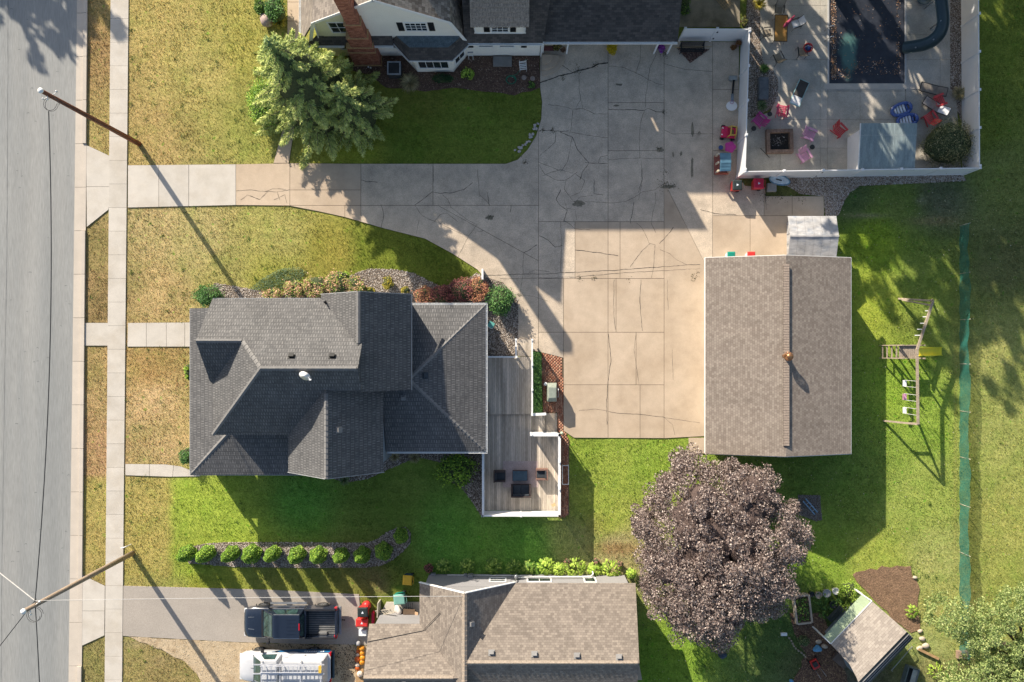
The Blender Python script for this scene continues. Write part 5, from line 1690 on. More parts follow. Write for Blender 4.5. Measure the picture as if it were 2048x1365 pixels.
# ---- spruces by the northern house
def spruce(label, base, H_, R_, n_tier, m, seed, z0=.5, per=26, sz=.16, lean=(0, 0)):
 t = thing('spruce_tree', label, 'tree', (base[0], base[1], 0))
 rr = np.random.default_rng(seed)
 Cs = []
 Ds = []
 mb = MB()
 mb.tube([(0, 0, 0), (lean[0] * .5, lean[1] * .5, H_ * .5), (lean[0], lean[1], H_)], [.19, .11, .015], 8)
 pr = [(R_ * .62, z0 + .3), (R_ * .5, H_ * .3), (R_ * .28, H_ * .62), (.03, H_ * .9)]
 MB().lathe(pr, (0, 0, 0), 14).build('shade_core', CORE, t)
 for i in range(n_tier):
  f = i / (n_tier - 1)
  z = z0 + (H_ - z0 - .3) * f ** .95
  L0 = R_ * (1 - f) ** .85 + .15
  nb = int(10 - 4 * f)
  ox, oy = lean[0] * z / H_, lean[1] * z / H_
  a0 = rr.random() * 6.28
  for k in range(nb):
   a = a0 + k * 2 * np.pi / nb + rr.uniform(-.18, .18)
   L = L0 * rr.uniform(.62, 1.18)
   ns = max(4, int(L / .16))
   s = np.linspace(.08, 1, ns)
   d = np.array([np.cos(a), np.sin(a)])
   zz = z - .30 * L * s + .24 * L * s ** 2.4
   mb.tube([(ox, oy, z), (ox + d[0] * L * .5, oy + d[1] * L * .5, z - .22 * L * .5), (ox + d[0] * L, oy + d[1] * L, zz[-1])], [.035, .022, .008], 4)
   side = np.array([-d[1], d[0]])
   for j in range(ns):
    wdt = .27 * L * (1 - s[j]) ** .75 * (s[j] ** .3) + .05
    q = per
    u = rr.uniform(-1, 1, q) * wdt
    along = s[j] * L + np.abs(u) * .55 + rr.normal(0, .05, q)
    x = ox + d[0] * along + side[0] * u
    y = oy + d[1] * along + side[1] * u
    zc = zz[j] - np.abs(u) * .22 + rr.normal(0, .035, q)
    Cs.append(np.stack([x, y, zc], 1))
    sg = np.sign(u)
    Ds.append(np.stack([d[0] * .75 + side[0] * sg * .6, d[1] * .75 + side[1] * sg * .6, np.full(q, -.15)], 1))
 # top leader tufts
 q = rr.normal(size=(60, 3)) * [.09, .09, .35] + [lean[0], lean[1], H_ - .4]
 Cs.append(q)
 Ds.append(rr.normal(size=(60, 3)))
 C = np.concatenate(Cs)
 D = np.concatenate(Ds)
 V, F = leaf_faces(C, rr.uniform(.6, 1.5, len(C)) * sz, rr, .35, .2, D + rr.normal(0, .25, D.shape))
 # tips lighter
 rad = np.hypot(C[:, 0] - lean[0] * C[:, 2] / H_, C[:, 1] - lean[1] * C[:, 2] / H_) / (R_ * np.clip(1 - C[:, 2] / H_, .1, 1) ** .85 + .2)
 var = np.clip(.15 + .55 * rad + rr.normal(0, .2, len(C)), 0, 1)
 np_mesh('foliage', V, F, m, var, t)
 mb.build('trunk', BARK, t)
 return t
LM_SPR2 = leaf_mat('needles_bluish', [(0, (.03, .07, .05, 1)), (.5, (.07, .13, .09, 1)), (1, (.15, .22, .15, 1))], rough=.6, transl=.15, gain=2.0)
spruce('tall spruce with pale green branch tips in front of the brick chimney', P2(640, 205), 10.8, 3.9, 25, LM_SPR, 3, lean=(-.25, .15), per=40, sz=.21)
spruce('shorter spruce close behind the tall spruce, beside the shaded lawn', P2(712, 232), 6.0, 2.6, 15, LM_SPR, 5, per=34, sz=.19)
# ---- pale leafy tree in the bottom right corner
def corner_tree():
 t = thing('leafy_tree', 'pale green leafy tree filling the bottom right corner over the net fence', 'tree', (*P2(2010, 1290), 0))
 bx, by = P2(2010, 1290)
 cc = []
 outline = [(1845, 1200), (1900, 1196), (1940, 1212), (1975, 1195), (2010, 1180), (2070, 1170), (2140, 1200), (2150, 1470), (1880, 1470), (1860, 1400), (1905, 1345), (1945, 1320), (1935, 1290), (1890, 1262), (1862, 1238)]
 q = scatter([P2(x, y, 4.2) for x, y in outline], 520, NR)
 z = NR.uniform(3.2, 5.6, len(q)) - .02 * 0
 cc = np.c_[q[:, 0] - bx, q[:, 1] - by, z]
 C = clumps(cc, NR.uniform(.3, .55, len(cc)), 110, .6, .4)
 crown('crown', C, NR.uniform(.09, .17, len(C)), LM_WILLOW, t, .4, .5)
 mb = MB().tube([(0, 0, 0), (.1, 0, 1.8), (0, 0, 3.0)], [.25, .2, .15], 9)
 for c in cc[::9]:
  mb.tube([(0, 0, 2.4), (c[0] * .5, c[1] * .5, 3.4), tuple(c)], [.07, .05, .015], 5)
 mb.build('trunk', BARK, t)
corner_tree()
# ---- row of clipped conical shrubs in the gravel bed
ROW = [(371, 1109), (409, 1110), (459, 1110), (501, 1110), (543, 1110), (592, 1112), (635, 1112), (680, 1113), (723, 1112), (766, 1104), (801, 1073)]
NAMES = ['westernmost conical shrub of the row in the gravel bed, nearest the sidewalk', 'second conical shrub of the gravel-bed row counting from the sidewalk', 'third conical shrub of the gravel-bed row counting from the sidewalk',
   'fourth conical shrub of the gravel-bed row, north of the dark truck bonnet', 'fifth conical shrub of the gravel-bed row counting from the sidewalk', 'sixth and middle conical shrub of the gravel-bed row',
   'seventh conical shrub of the gravel-bed row counting from the sidewalk', 'eighth conical shrub of the gravel-bed row, last one lit by the sun', 'ninth conical shrub of the gravel-bed row, first one wholly in shade',
   'tenth conical shrub of the gravel-bed row, where the bed begins to bend', 'last conical shrub of the gravel-bed row, at the rounded end of the bed']
for i, (px, py) in enumerate(ROW):
 hgt = (2.1 if i < 8 else 1.6) * R.uniform(.93, 1.06)
 x, y = P2(px, py, hgt * .45)
 t = thing('conical_shrub', NAMES[i], 'shrub', (x, y, 0), R.uniform(0, 6), 'conical shrubs in the gravel bed')
 t.scale = (R.uniform(.88, 1.14), R.uniform(.88, 1.14), 1)
 n = 3000
 z = NR.random(n) ** 1.1 * hgt
 prof = np.interp(z / hgt, [0, .15, .45, .8, 1], [.70, 1, .93, .58, .10]) * .52
 a = NR.random(n) * 6.28
 rr = prof * (1 - .28 * NR.random(n) ** 2) * (1 + .10 * np.sin(a * 5 + z * 3))
 C = np.stack([np.cos(a) * rr, np.sin(a) * rr, z + .03], 1)
 dirs = np.stack([np.cos(a) * .4, np.sin(a) * .4, np.ones(n)], 1)
 V, F = leaf_faces(C, NR.uniform(.06, .13, n), NR, .1, .5, dirs)
 np_mesh('foliage', V, F, LM_ARB, NR.random(n), t)
 MB().tube([(0, 0, 0), (0, 0, hgt * .9)], [.05, .012], 6).build('trunk', BARK_D, t)
 MB().lathe([(.28, .03), (.42, .2 * hgt), (.38, .45 * hgt), (.22, .8 * hgt), (.02, .95 * hgt)], (0, 0, 0), 12).build('shade_core', CORE, t)
# ---- shrubs round the middle house
def B(px, py, h=0.0):
 return P2(px, py, h)
bush('round_shrub', 'round dark green shrub at the north-west corner of the middle house porch', 'shrub', B(418, 592, .6), (1.2, .85), 1.25, LM_BOX, 3600, .09, lumps=60)
bush('round_shrub', 'round bright green shrub at the north-east corner of the low house roof', 'shrub', B(1003, 600, .6), (1.05, 1.25), 1.5, LM_BOX, 4200, .10, lumps=60)
bush('round_shrub', 'small dark shrub against the porch beside the southern front path', 'shrub', B(372, 912, .5), (.55, .75), 1.0, LM_BOX, 1600, .08, lumps=30)
for i, (px, py, rx, ry, h) in enumerate(((545, 588, .9, .45, .6), (590, 580, 1.0, .75, 1.1), (630, 574, 1.1, .95, 1.4), (672, 568, 1.1, .95, 1.4), (708, 573, .95, .75, 1.1))):
 lab = ['low pinkish hydrangea at the western end of the bed along the north wall', 'hydrangea turning pink beside the low one near the silvery grass patch', 'broad hydrangea with pink and lime heads below the main north roof edge',
   'tallest lime and pink hydrangea west of the grey gable', 'hydrangea at the eastern end of the pink row, touching the gable'][i]
 bush('hydrangea', lab, 'shrub', B(px, py, h * .5), (rx, ry), h, LM_HYD, 2600, .11, 'hydrangeas along the north wall', lumps=34)
bush('lime_shrub', 'lime green shrub poking out north of the hydrangeas', 'shrub', B(597, 570, .4), (.35, .3), .8, LM_LIME, 500, .11, 'lime shrubs in the north bed', lumps=12)
bush('lime_shrub', 'lime green shrub at the top of the hydrangea row', 'shrub', B(683, 552, .5), (.75, .35), 1.1, LM_LIME, 900, .11, 'lime shrubs in the north bed', lumps=18)
bush('golden_shrub', 'small round golden shrub alone in the pebble bed north of the gable', 'shrub', B(776, 566, .4), (.43, .55), .8, LM_GOLD, 1300, .07, 'golden shrubs in the north bed', lumps=26)
bush('golden_shrub', 'flat golden shrub just above the dark gable edge', 'shrub', B(811, 580, .3), (.4, .3), .6, LM_GOLD, 700, .07, 'golden shrubs in the north bed', lumps=16)
bush('golden_shrub', 'golden shrub half hidden at the foot of the gable next to the hydrangeas', 'shrub', B(740, 580, .3), (.4, .25), .55, LM_GOLD, 600, .07, 'golden shrubs in the north bed', lumps=14)
for i, (px, py, rx, ry, h, m) in enumerate(((850, 592, .9, .7, 1.0, LM_RED), (885, 590, 1.0, .8, 1.1, LM_BURG), (923, 582, 1.15, .95, 1.2, LM_BURG), (955, 580, .85, 1.0, 1.1, LM_RED))):
 lab = ['red and gold barberry at the western end of the burgundy row', 'dark burgundy barberry second from the gable end of its row', 'largest burgundy barberry, widest in the row by the low roof', 'pink-tipped barberry beside the white downpipe post'][i]
 bush('barberry', lab, 'shrub', B(px, py, h * .5), (rx, ry), h, m, 3000, .085, 'barberries along the low roof', lumps=40)
bush('small_tree', 'leafy yellow-green shrub in the corner between the low roof and the deck', 'shrub', B(913, 941, 1.0), (1.45, 1.25), 1.9, leaf_mat('leaf_corner_shrub', [(0, (.03, .07, .012, 1)), (.5, (.09, .17, .02, 1)), (1, (.26, .38, .04, 1))], gain=1.6), 3000, .15, lumps=60)
bush('lime_shrub', 'yellow-green shrub peeking out west of the porch roof', 'shrub', B(378, 745, .4), (.35, .75), .9, LM_LIME, 800, .12, lumps=18)
for (px, py, lab) in ((690, 958, 'pale fern at the foot of the south wing'), (790, 912, 'dull green grass clump under the south eave'), (830, 914, 'olive ground plant under the south eave')):
 spiky('fern', lab, 'plant', B(px, py), .45, .4, LM_DRY if py < 930 else LM_OLIVE, 140, .02)
t = thing('privet_hedge', 'narrow green hedge strip between the white railing and the brick paving', 'hedge', (*B(1074, 765, .3), 0))
C = NR.uniform(-1, 1, (5200, 3)) * [.30, 2.0, .26] + [0, 0, .34]
C[:, 2] += .05 * np.sin(C[:, 1] * 5) * np.cos(C[:, 0] * 9)
crown('foliage', C, NR.uniform(.05, .10, len(C)), LM_BOX, t, .4)
for k in range(7):
 MB().tube([(0, -1.8 + .6 * k, 0), (.02, -1.8 + .6 * k, .4)], .02, 5).build('stem', BARK_D, t)
# silvery patch of grass
pts = scatter(pxpoly([(500, 580), (520, 560), (560, 538), (600, 535), (615, 545), (600, 560), (590, 575), (550, 583)]), 2600, NR)
C = np.c_[pts, NR.uniform(.02, .12, len(pts))]
V, F = leaf_faces(C, NR.uniform(.07, .16, len(C)), NR, .2, .22)
tag(np_mesh('silver_grass', V, F, leaf_mat('silver_blade', [(0, (.07, .14, .06, 1)), (1, (.26, .36, .22, 1))]), NR.random(len(F))), 'patch of silvery green creeping plants on the lawn by the hydrangeas', 'ground cover', kind='stuff')
# ---- northern house garden
bush('round_shrub', 'dark green rounded yew west of the tall spruce beside the concrete path', 'shrub', B(528, 207, .9), (1.3, 1.75), 1.9, LM_ARB, 5200, .11, lumps=90)
bush('round_shrub', 'dark mixed shrub at the top edge next to the boulder and path', 'shrub', B(550, 20, .7), (.85, 1.1), 1.5, LM_BOX, 2600, .11, lumps=46)
bush('lime_shrub', 'light green low shrub left of the boulder at the top edge', 'shrub', B(520, 14, .4), (.45, .7), .8, LM_GREEN, 1000, .11, lumps=20)
spiky('ornamental_grass', 'straw-coloured ornamental grass below the bay window next to the air conditioner', 'plant', B(820, 168), .75, .55, LM_DRY, 360, .018)
bush('low_shrub', 'very dark green hedge running under the bay window', 'shrub', B(885, 158, .3), (1.0, .35), .6, leaf_mat('leaf_dark_hedge', [(0, (.01, .03, .012, 1)), (1, (.04, .09, .03, 1))], gain=1.5), 1800, .08, lumps=36)
bush('lime_shrub', 'small lime rhododendron in the mulch right of the bay window', 'shrub', B(936, 147, .3), (.48, .5), .7, LM_LIME, 420, .16, lumps=18)
spiky('ornamental_grass', 'yellow-leaved plant between the boulder and the spruce', 'plant', B(560, 48), .5, .5, LM_GOLD, 120, .03)
bush('low_shrub', 'small dark shrub in the mulch beside the driveway edge', 'shrub', B(1063, 170, .2), (.3, .35), .4, LM_GREEN, 300, .09, lumps=10)
bl = MB().blob((0, 0, .3), (.46, .46, .36), 4, 3, .10)
tag(bl.build('boulder', mat('boulder_granite', alb(214, 190, 180, .8), rough=.9, var=.15, scale=4, fine=.2, fscale=25), None, (*P2(534, 40, .3), 0)), 'rounded pinkish granite boulder beside the path at the top edge', 'boulder')
# ---- plants along the southern house north wall
HOST = [(857, 1136, .40, 'b'), (889, 1131, .62, 0), (935, 1132, .62, 0), (988, 1132, .72, 0), (1028, 1133, .62, 0), (1058, 1133, .55, 0), (1092, 1132, .72, 1), (1118, 1138, .55, 1), (1150, 1134, .85, 1), (1190, 1137, .6, 1), (1222, 1138, .85, 1), (1262, 1146, .4, 1)]
HL = ['small burgundy shrub at the north-west corner of the southern house', 'westernmost broad-leaved plant on the north wall bed', 'broad-leaved plant just right of the grey wall pump', 'wide broad-leaved plant in front of the first window',
  'broad-leaved plant left of the electric meter', 'short broad-leaved plant in the shade above the middle window', 'first sunlit lime plant of the wall bed', 'low lime plant below the long spray of leaves', 'largest lime plant in the middle of the sunlit row',
  'lime plant above the small square window', 'tall lime plant near the pink flowers', 'last small plant of the bed under the purple tree']
for i, (px, py, r, k) in enumerate(HOST):
 if k == 'b':
  bush('barberry', HL[i], 'shrub', B(px, py, .2), .38, .6, LM_BURG, 700, .08, lumps=16)
 else:
  broadleaf('hosta', HL[i], 'plant', B(px, py), r * .8, .55, LM_HOSTA if k == 0 else LM_LIME, int(120 * r) + 30, .22, 'leafy plants on the north wall bed')
for (px, py, lab) in ((1136, 1122, 'pink flower head above the middle lime plants'), (1192, 1122, 'pink flower clump at the edge of the shaded lawn'), (1240, 1128, 'salmon pink flower clump near the purple tree')):
 bush('pink_flowers', lab, 'flowers', B(px, py, .3), (.32, .2), .6, leaf_mat('petal_pink', [(0, (.20, .22, .08, 1)), (.4, (.5, .22, .18, 1)), (1, (.6, .36, .30, 1))]), 320, .06, 'pink flowers on the wall bed', lumps=10)
# ---- garden corner by the shed
bush('golden_shrub', 'spiky yellow-green shrub north of the garden shed beside the bare soil', 'shrub', B(1697, 1180, .5), (.85, .8), 1.1, LM_LIME, 1500, .16, lumps=40, aspect=.25)
broadleaf('squash_plant', 'bright green leafy plant between the yellow shrub and the bench', 'plant', B(1688, 1212), .4, .4, LM_LIME, 60, .2)
broadleaf('squash_plant', 'bright green vegetable plant at the south-east edge of the bare soil', 'plant', B(1822, 1222), .42, .45, LM_LIME, 60, .22)
bush('low_shrub', 'olive shrub between the raised bed and the shed wall', 'shrub', B(1608, 1282, .3), (.42, .45), .6, LM_OLIVE, 700, .09, lumps=18)
for (px, py, r, lab) in ((1640, 1196, .5, 'green plants grown over the row of pots'), (1650, 1222, .5, 'dark green plants behind the pots south of the row'), (1672, 1205, .4, 'low green plants by the dark round pot')):
 broadleaf('herb_patch', lab, 'plant', B(px, py), r, .45, LM_GREEN, 70, .17)
broadleaf('herb_patch', 'weeds growing along the fallen timber beyond the shed', 'plant', B(1868, 1340), .55, .3, LM_LIME, 90, .16)
broadleaf('herb_patch', 'low weeds at the foot of the pale corner tree', 'plant', B(1900, 1352), .6, .3, LM_GREEN, 90, .16)
# ---- pool yard plants
bush('juniper', 'big feathery olive shrub in the south-east corner of the pool yard', 'shrub', B(1898, 288, .9), (2.05, 1.85), 1.8, leaf_mat('needles_juniper', [(0, (.03, .045, .02, 1)), (.5, (.09, .10, .045, 1)), (.85, (.18, .18, .08, 1)), (1, (.38, .32, .17, 1))], gain=2.0), 7500, .15, lumps=120, aspect=.22, up=.2)
spiky('ornamental_grass', 'dry grass tuft at the south end of the eastern gravel strip', 'plant', B(1914, 190), .55, .5, LM_DRY, 220, .02)
spiky('ornamental_grass', 'golden tuft beside the fence at the north end of the patio', 'plant', B(1516, 12), .5, .6, LM_GOLD, 160, .025)
spiky('ornamental_grass', 'green tuft at the head of the stone planter', 'plant', B(1527, 140), .35, .35, LM_GREEN, 160, .025)
spiky('ornamental_grass', 'green tuft at the foot of the stone planter', 'plant', B(1522, 213), .4, .35, LM_OLIVE, 200, .025)
bush('low_shrub', 'shrub in the narrow bed just inside the inner fence', 'shrub', B(1488, 45, .2), (.28, .55), .5, leaf_mat('leaf_mixed', [(0, (.10, .03, .02, 1)), (.5, (.10, .12, .03, 1)), (1, (.30, .32, .06, 1))]), 600, .08, lumps=14)
bush('low_shrub', 'dark shrub in the shadow corner behind the garage wing', 'shrub', B(1368, 12, .3), (.5, .8), .8, LM_GREEN, 900, .09, lumps=20)
# ---- trees beyond the frame whose shade falls on the lawns
def shade_tree(label, c, H_, r, n=110, per=26, seed=1, size=.42, name='shade_tree'):
 t = thing(name, label, 'tree', (c[0], c[1], 0), 0, 'tall trees beyond the north edge')
 cc = ellip(n, r, r, H_ * .33, .45, -.9)
 cc[:, 2] += H_ * .66
 C = clumps(cc, NR.uniform(.4, .8, len(cc)) * r * .22, per, .9, .3)
 crown('crown', C, NR.uniform(.6, 1.2, len(C)) * size, LM_GREEN, t, .3, .6)
 mb = MB().tube([(0, 0, 0), (0, 0, H_ * .5)], [.25, .15], 8)
 for c_ in cc[::8]:
  mb.tube([(0, 0, H_ * .35), (c_[0] * .6, c_[1] * .6, H_ * .5), tuple(c_)], [.1, .07, .02], 5)
 mb.build('trunk', BARK, t)
 return t
# ------------------------------------------------------------------ shade trees outside the frame
for i, (x, y, H_, r, n, lab) in enumerate(((13, 25.6, 12, 3.8, 85, 'tall tree out of frame above the garage wing, shading the strip beside the white shed'),
          (12.3, 25.0, 17, 3.2, 60, 'tall slim tree out of frame whose shade streaks the grass east of the garage'),
 (15.6, 26.6, 17, 3.6, 85, 'tallest tree out of frame, shading the lawn round the swing set'),
          (19.5, 29.5, 15, 4.6, 110, 'tree out of frame shading the corner of the pool yard and its juniper'),
          (26, 31, 16, 5.0, 130, 'tree out of frame shading the far right lawn beyond the vinyl fence'),
          (21.5, 27.0, 18.5, 3.8, 90, 'slender tree out of frame, shading the open lawn right of the net fence'),
          (8.5, 34, 12.5, 3.6, 40, 'tree out of frame shading the patio table and fire pit'),
          (14, 37, 14, 4.4, 50, 'tree out of frame shading the pool cover'),
          (20.5, 38, 14, 4.4, 60, 'tree out of frame shading the flume slide'),
          (27, 40, 15, 4.6, 110, 'tree out of frame shading the top right corner of the lawn'),
 (22, 34, 17, 4.8, 110, 'broad tree out of frame shading the lawn east of the pool yard'),
 (20.5, 24.5, 17, 3.6, 90, 'nearest tree out of frame, shading the lawn right of the net fence top'),
 (17.5, 41, 15, 4.6, 90, 'distant tree out of frame shading the east vinyl fence'),
          (14, 30, 11, 3.4, 36, 'low tree out of frame shading the south part of the pool terrace'),
          (-41.0, 38.2, 11.0, 4.2, 120, 'street tree out of frame whose shade lies on the road at the top left'))):
 shade_tree(lab, (x, y), H_, r, n, 34, i, .58)
# ------------------------------------------------------------------ utility poles and lines
PW1 = mat('pole_wood_red', alb(150, 96, 72), rough=.9, var=.25, scale=7, fine=.25, fscale=20, stretch=(1, 1, .25))
PW2 = mat('pole_wood_grey', alb(176, 156, 136), rough=.9, var=.15, scale=5, fine=.15, stretch=(1, 1, .25))
CABLE = mat('cable_black', (.02, .022, .025, 1), rough=.6, fine=0, var=.1)
PORC = mat('porcelain', (.8, .8, .78, 1), rough=.25, var=.03, fine=0)
def pole(label, base, H_, m):
 t = thing('utility_pole', label, 'utility pole', (base[0], base[1], 0), 0, 'utility poles beside the sidewalk')
 MB().tube([(0, 0, -.1), (0, 0, H_ * .5), (0, 0, H_)], [.17, .145, .115], 14).build('post', m, t)
 MB().lathe([(.13, 0), (.15, .03), (.15, .09), (.04, .16)], (0, 0, H_), 14).build('cap', PORC, t)
 for k, (dx, dy, z) in enumerate(((.05, -.2, -.5), (-.25, -.1, -.9), (.2, .15, -.9))):
  mb = MB()
  mb.tube([(0, 0, H_ + z), (dx * 1.6, dy * 1.6, H_ + z)], .02, 6)
  mb.lathe([(.03, 0), (.055, .05), (.05, .13), (.02, .18)], (dx * 1.6, dy * 1.6, H_ + z - .05), 10)
  mb.build('insulator', PORC, t)
 mb = MB()
 pts = []
 for k in range(26):
  a = k * .5
  pts.append((.05 + .38 * math.cos(a), -.45 + .38 * math.sin(a), H_ - 1.0 + .012 * k))
 mb.tube(pts, .013, 4)
 mb.build('cable_coil', CABLE, t)
 return t
b1, b2 = P2(278, 288), P2(265, 1107)
p1 = pole('reddish brown utility pole leaning over the road in view, north of the front drive', b1, 11.3, PW1)
p2 = pole('pale grey utility pole rising from the lawn by the lower asphalt drive', b2, 12.1, PW2)
MB().tube([(.16, -.12, .2), (.15, -.12, 5), (.13, -.1, 9.8)], .02, 6).build('conduit', CABLE, p1)
def wire(label, a, b, sag, r=.018, m=CABLE, name='power_line'):
 a, b = Vector(a), Vector(b)
 pts = []
 for i in range(25):
  f = i / 24
  p = a.lerp(b, f)
  p.z -= sag * 4 * f * (1 - f)
  pts.append(p)
 o = MB().tube(pts, r, 5).build(name, m)
 tag(o, label, 'cable')
 return o
q1, q2 = Vector((b1[0] + .05, b1[1] - .9, 10.7)), Vector((b2[0] + .05, b2[1] + .25, 11.2))
wire('black power line strung along the road between the two utility poles', q1, q2, .75, .028)
wire('power line running down the road from the grey pole past the bottom edge', q2, q2 + Vector((.3, -42, -.4)), .8, .026)
PALEW = mat('cable_pale', (.6, .58, .55, 1), rough=.5, var=.1, fine=0)
wire('pale service cable from the grey pole to the gable of the southern house', (b2[0] + .1, b2[1] + .3, 11.3), (-3.16, -14.95, 5.25), .12, .013, PALEW)
wire('pale cable from the grey pole up to the left edge across the road', (b2[0], b2[1] + .3, 11.2), (b2[0] - 14, b2[1] + 10.5, 10.8), .2, .03, PALEW)
wire('dark cable from the grey pole down to the left edge across the road', (b2[0], b2[1] + .3, 11.0), (b2[0] - 14, b2[1] - 17, 10.4), .3, .022)
# slack grey service drop lying over the southern roof to a small fixture
wire('thin dark cable lying across the tan shingles of the southern house', solve(735, 1284, lambda x, y: e3 + (-17.36 - y) * .757 + .06, 4), solve(846, 1262, lambda x, y: e3 + (x + 6.14) * .77 + .1, 4), 0, .018)
wire('thin dark cable end bending up the tan slope towards the gable ridge', solve(846, 1262, lambda x, y: e3 + (x + 6.14) * .77 + .08, 4), solve(880, 1226, lambda x, y: e3 + (x + 6.14) * .77 + .08, 4), 0, .016)
t = thing('marker_post', 'small white bent marker post on the lawn edge beside the grey pole', 'post', (*P2(262, 1089), 0))
MB().tube([(0, 0, 0), (0, 0, .55), (-.12, -.04, .66), (-.36, -.1, .66)], .035, 8).build('post', PORC, t)
# ------------------------------------------------------------------ deck
DK = thing('deck', 'weathered two-level timber deck with white railings east of the middle house', 'deck')
DWOOD = mat('deck_board_grey', alb(228, 214, 196), rough=.85, var=.16, scale=1.1, fine=.16, fscale=14, obj_rand=.20, stretch=(3, .22, 1), col2=alb(190, 178, 162), c2scale=.8)
def boards(x0, x1, y0, y1, z, w=.138, gap=.008):
 n = round((x1 - x0) / w)
 w = (x1 - x0) / n
 base = MB().bb(-(w - gap) / 2, (w - gap) / 2, y0, y1, -.03, 0).build('board', DWOOD, DK, (x0 + w / 2, 0, z))
 for i in range(1, n):
  share(base, 'board', (x0 + (i + .5) * w, R.uniform(-.004, .004), z + R.uniform(-.003, .003)), (0, 0, 0), DK)
ux0, ux1 = P2(972, 0, .5)[0], P2(1064, 0, .5)[0]
uy1, uy0 = P2(0, 714, .5)[1], P2(0, 829, .5)[1]
boards(ux0, ux1, uy0, uy1, .50)
ly0 = P2(0, 1021, .3)[1]
lx0, lx1 = P2(964, 0, .3)[0], P2(1119, 0, .3)[0]
boards(lx0, ux1 - .02, ly0, uy0 - .02, .30)
boards(ux1, lx1, ly0, P2(0, 868, .3)[1], .30)
boards(ux1, P2(1090, 0, .3)[0], P2(0, 866, .3)[1], P2(0, 829, .3)[1], .22)
MB().bb(lx0 + .05, lx1 - .05, ly0 + .03, P2(0, 868)[1], 0, .26).bb(ux0 + .05, ux1 - .03, uy0, uy1 - .03, 0, .46).bb(lx0 + .05, ux1 - .03, ly0, uy0, 0, .262).build('deck_frame', mat('deck_frame', (.10, .085, .07, 1), rough=.9), DK)
# north steps
sx0, sx1 = P2(1033, 0)[0], P2(1063, 0)[0]
for i, (ya, yb, z) in enumerate(((679, 690, .12), (690, 701, .25), (701, 713, .38))):
 MB().bb(sx0, sx1, P2(0, yb)[1], P2(0, ya)[1], z - .05, z).build('step', DWOOD, DK)
MB().prism(pxpoly([(1090, 827), (1114, 827), (1114, 865), (1090, 865)]), 0, .10).build('step_slab', CONC_OLD, DK)
def railing(a, b, z0, z1, post=1.8, bal=.13, lattice=False, top=.10):
 A, B = Vector((*a, 0)), Vector((*b, 0))
 L = (B - A).length
 d = (B - A).normalized()
 n = Vector((-d.y, d.x, 0))
 M = Matrix((d, n, Vector((0, 0, 1)))).transposed()
 k = max(1, round(L / post))
 for i in range(k + 1):
  p = A + d * (L * i / k)
  MB().box(p + Vector((0, 0, (z0 + z1) / 2 + .03)), (.10, .10, z1 - z0 + .10), M=M).box(p + Vector((0, 0, z1 + .10)), (.13, .13, .035), M=M).build('railing_post', WHITE, DK)
 mid = (A + B) / 2
 MB().box(mid + Vector((0, 0, z1)), (L, top, .05), M=M).build('top_rail', WHITE, DK)
 MB().box(mid + Vector((0, 0, z0 + .12)), (L, .06, .05), M=M).build('bottom_rail', WHITE, DK)
 mb = MB()
 if not lattice:
  q = int(L / bal)
  for i in range(1, q):
   p = A + d * (L * i / q)
   mb.box(p + Vector((0, 0, (z0 + z1) / 2 + .05)), (.032, .032, z1 - z0 - .12), M=M)
  mb.build('baluster', WHITE, DK)['kind'] = 'stuff'
 else:
  hh = z1 - z0 - .15
  st = .105
  for sgn in (-1, 1):
   q = int((L + hh) / st)
   for i in range(q):
    s0 = i * st - (hh if sgn > 0 else 0)
    pa, pb = (s0, 0), (s0 + hh, hh)
    if sgn < 0:
     s0 = i * st
     pa, pb = (s0, 0), (s0 - hh, hh)
    # clip to 0..L
    (xa_, za_), (xb_, zb_) = pa, pb
    sl = (zb_ - za_) / (xb_ - xa_)
    if xa_ < 0: za_, xa_ = za_ + sl * (0 - xa_), 0
    if xa_ > L: za_, xa_ = za_ + sl * (L - xa_), L
    if xb_ < 0: zb_, xb_ = zb_ + sl * (0 - xb_), 0
    if xb_ > L: zb_, xb_ = zb_ + sl * (L - xb_), L
    if abs(xa_ - xb_) < .05:
     continue
    off = n * (.006 * sgn)
    mb.bar(A + d * xa_ + off + Vector((0, 0, z0 + .12 + za_)), A + d * xb_ + off + Vector((0, 0, z0 + .12 + zb_)), .011, .042)
  mb.build('lattice', WHITE, DK)['kind'] = 'stuff'
rz = 1.45
railing((ux0 + .1, uy1), (P2(1033, 0)[0], uy1), .5, rz)
railing((P2(1032, 0)[0], uy1 + .05), (P2(1032, 0)[0], P2(0, 680)[1]), .3, rz - .15, post=1.2)
railing((P2(1064, 0, 1)[0], P2(0, 680, 1)[1]), (P2(1064, 0, 1)[0], P2(0, 829, 1)[1]), .4, rz)
railing((P2(1064, 0, 1)[0], P2(0, 829, 1)[1]), (P2(1090, 0, 1)[0], P2(0, 828, 1)[1]), .3, rz - .15, post=1.2, top=.16)
k2 = 1.9
railing((P2(1062, 0, k2)[0], P2(0, 870, k2)[1]), (P2(1119, 0, k2)[0], P2(0, 870, k2)[1]), .3, k2, lattice=True, top=.2)
railing((P2(1119, 0, k2)[0], P2(0, 870, k2)[1]), (P2(1119, 0, k2)[0], P2(0, 1032, k2)[1]), .3, k2, lattice=True, post=1.7, top=.16)
railing((P2(965, 0, k2)[0], P2(0, 1032, k2)[1]), (P2(1119, 0, k2)[0], P2(0, 1032, k2)[1]), .3, k2, lattice=True, post=2.5)
railing((P2(966, 0, k2)[0], P2(0, 906, k2)[1]), (P2(966, 0, k2)[0], P2(0, 1032, k2)[1]), .3, k2, lattice=True, post=1.6, top=.13)
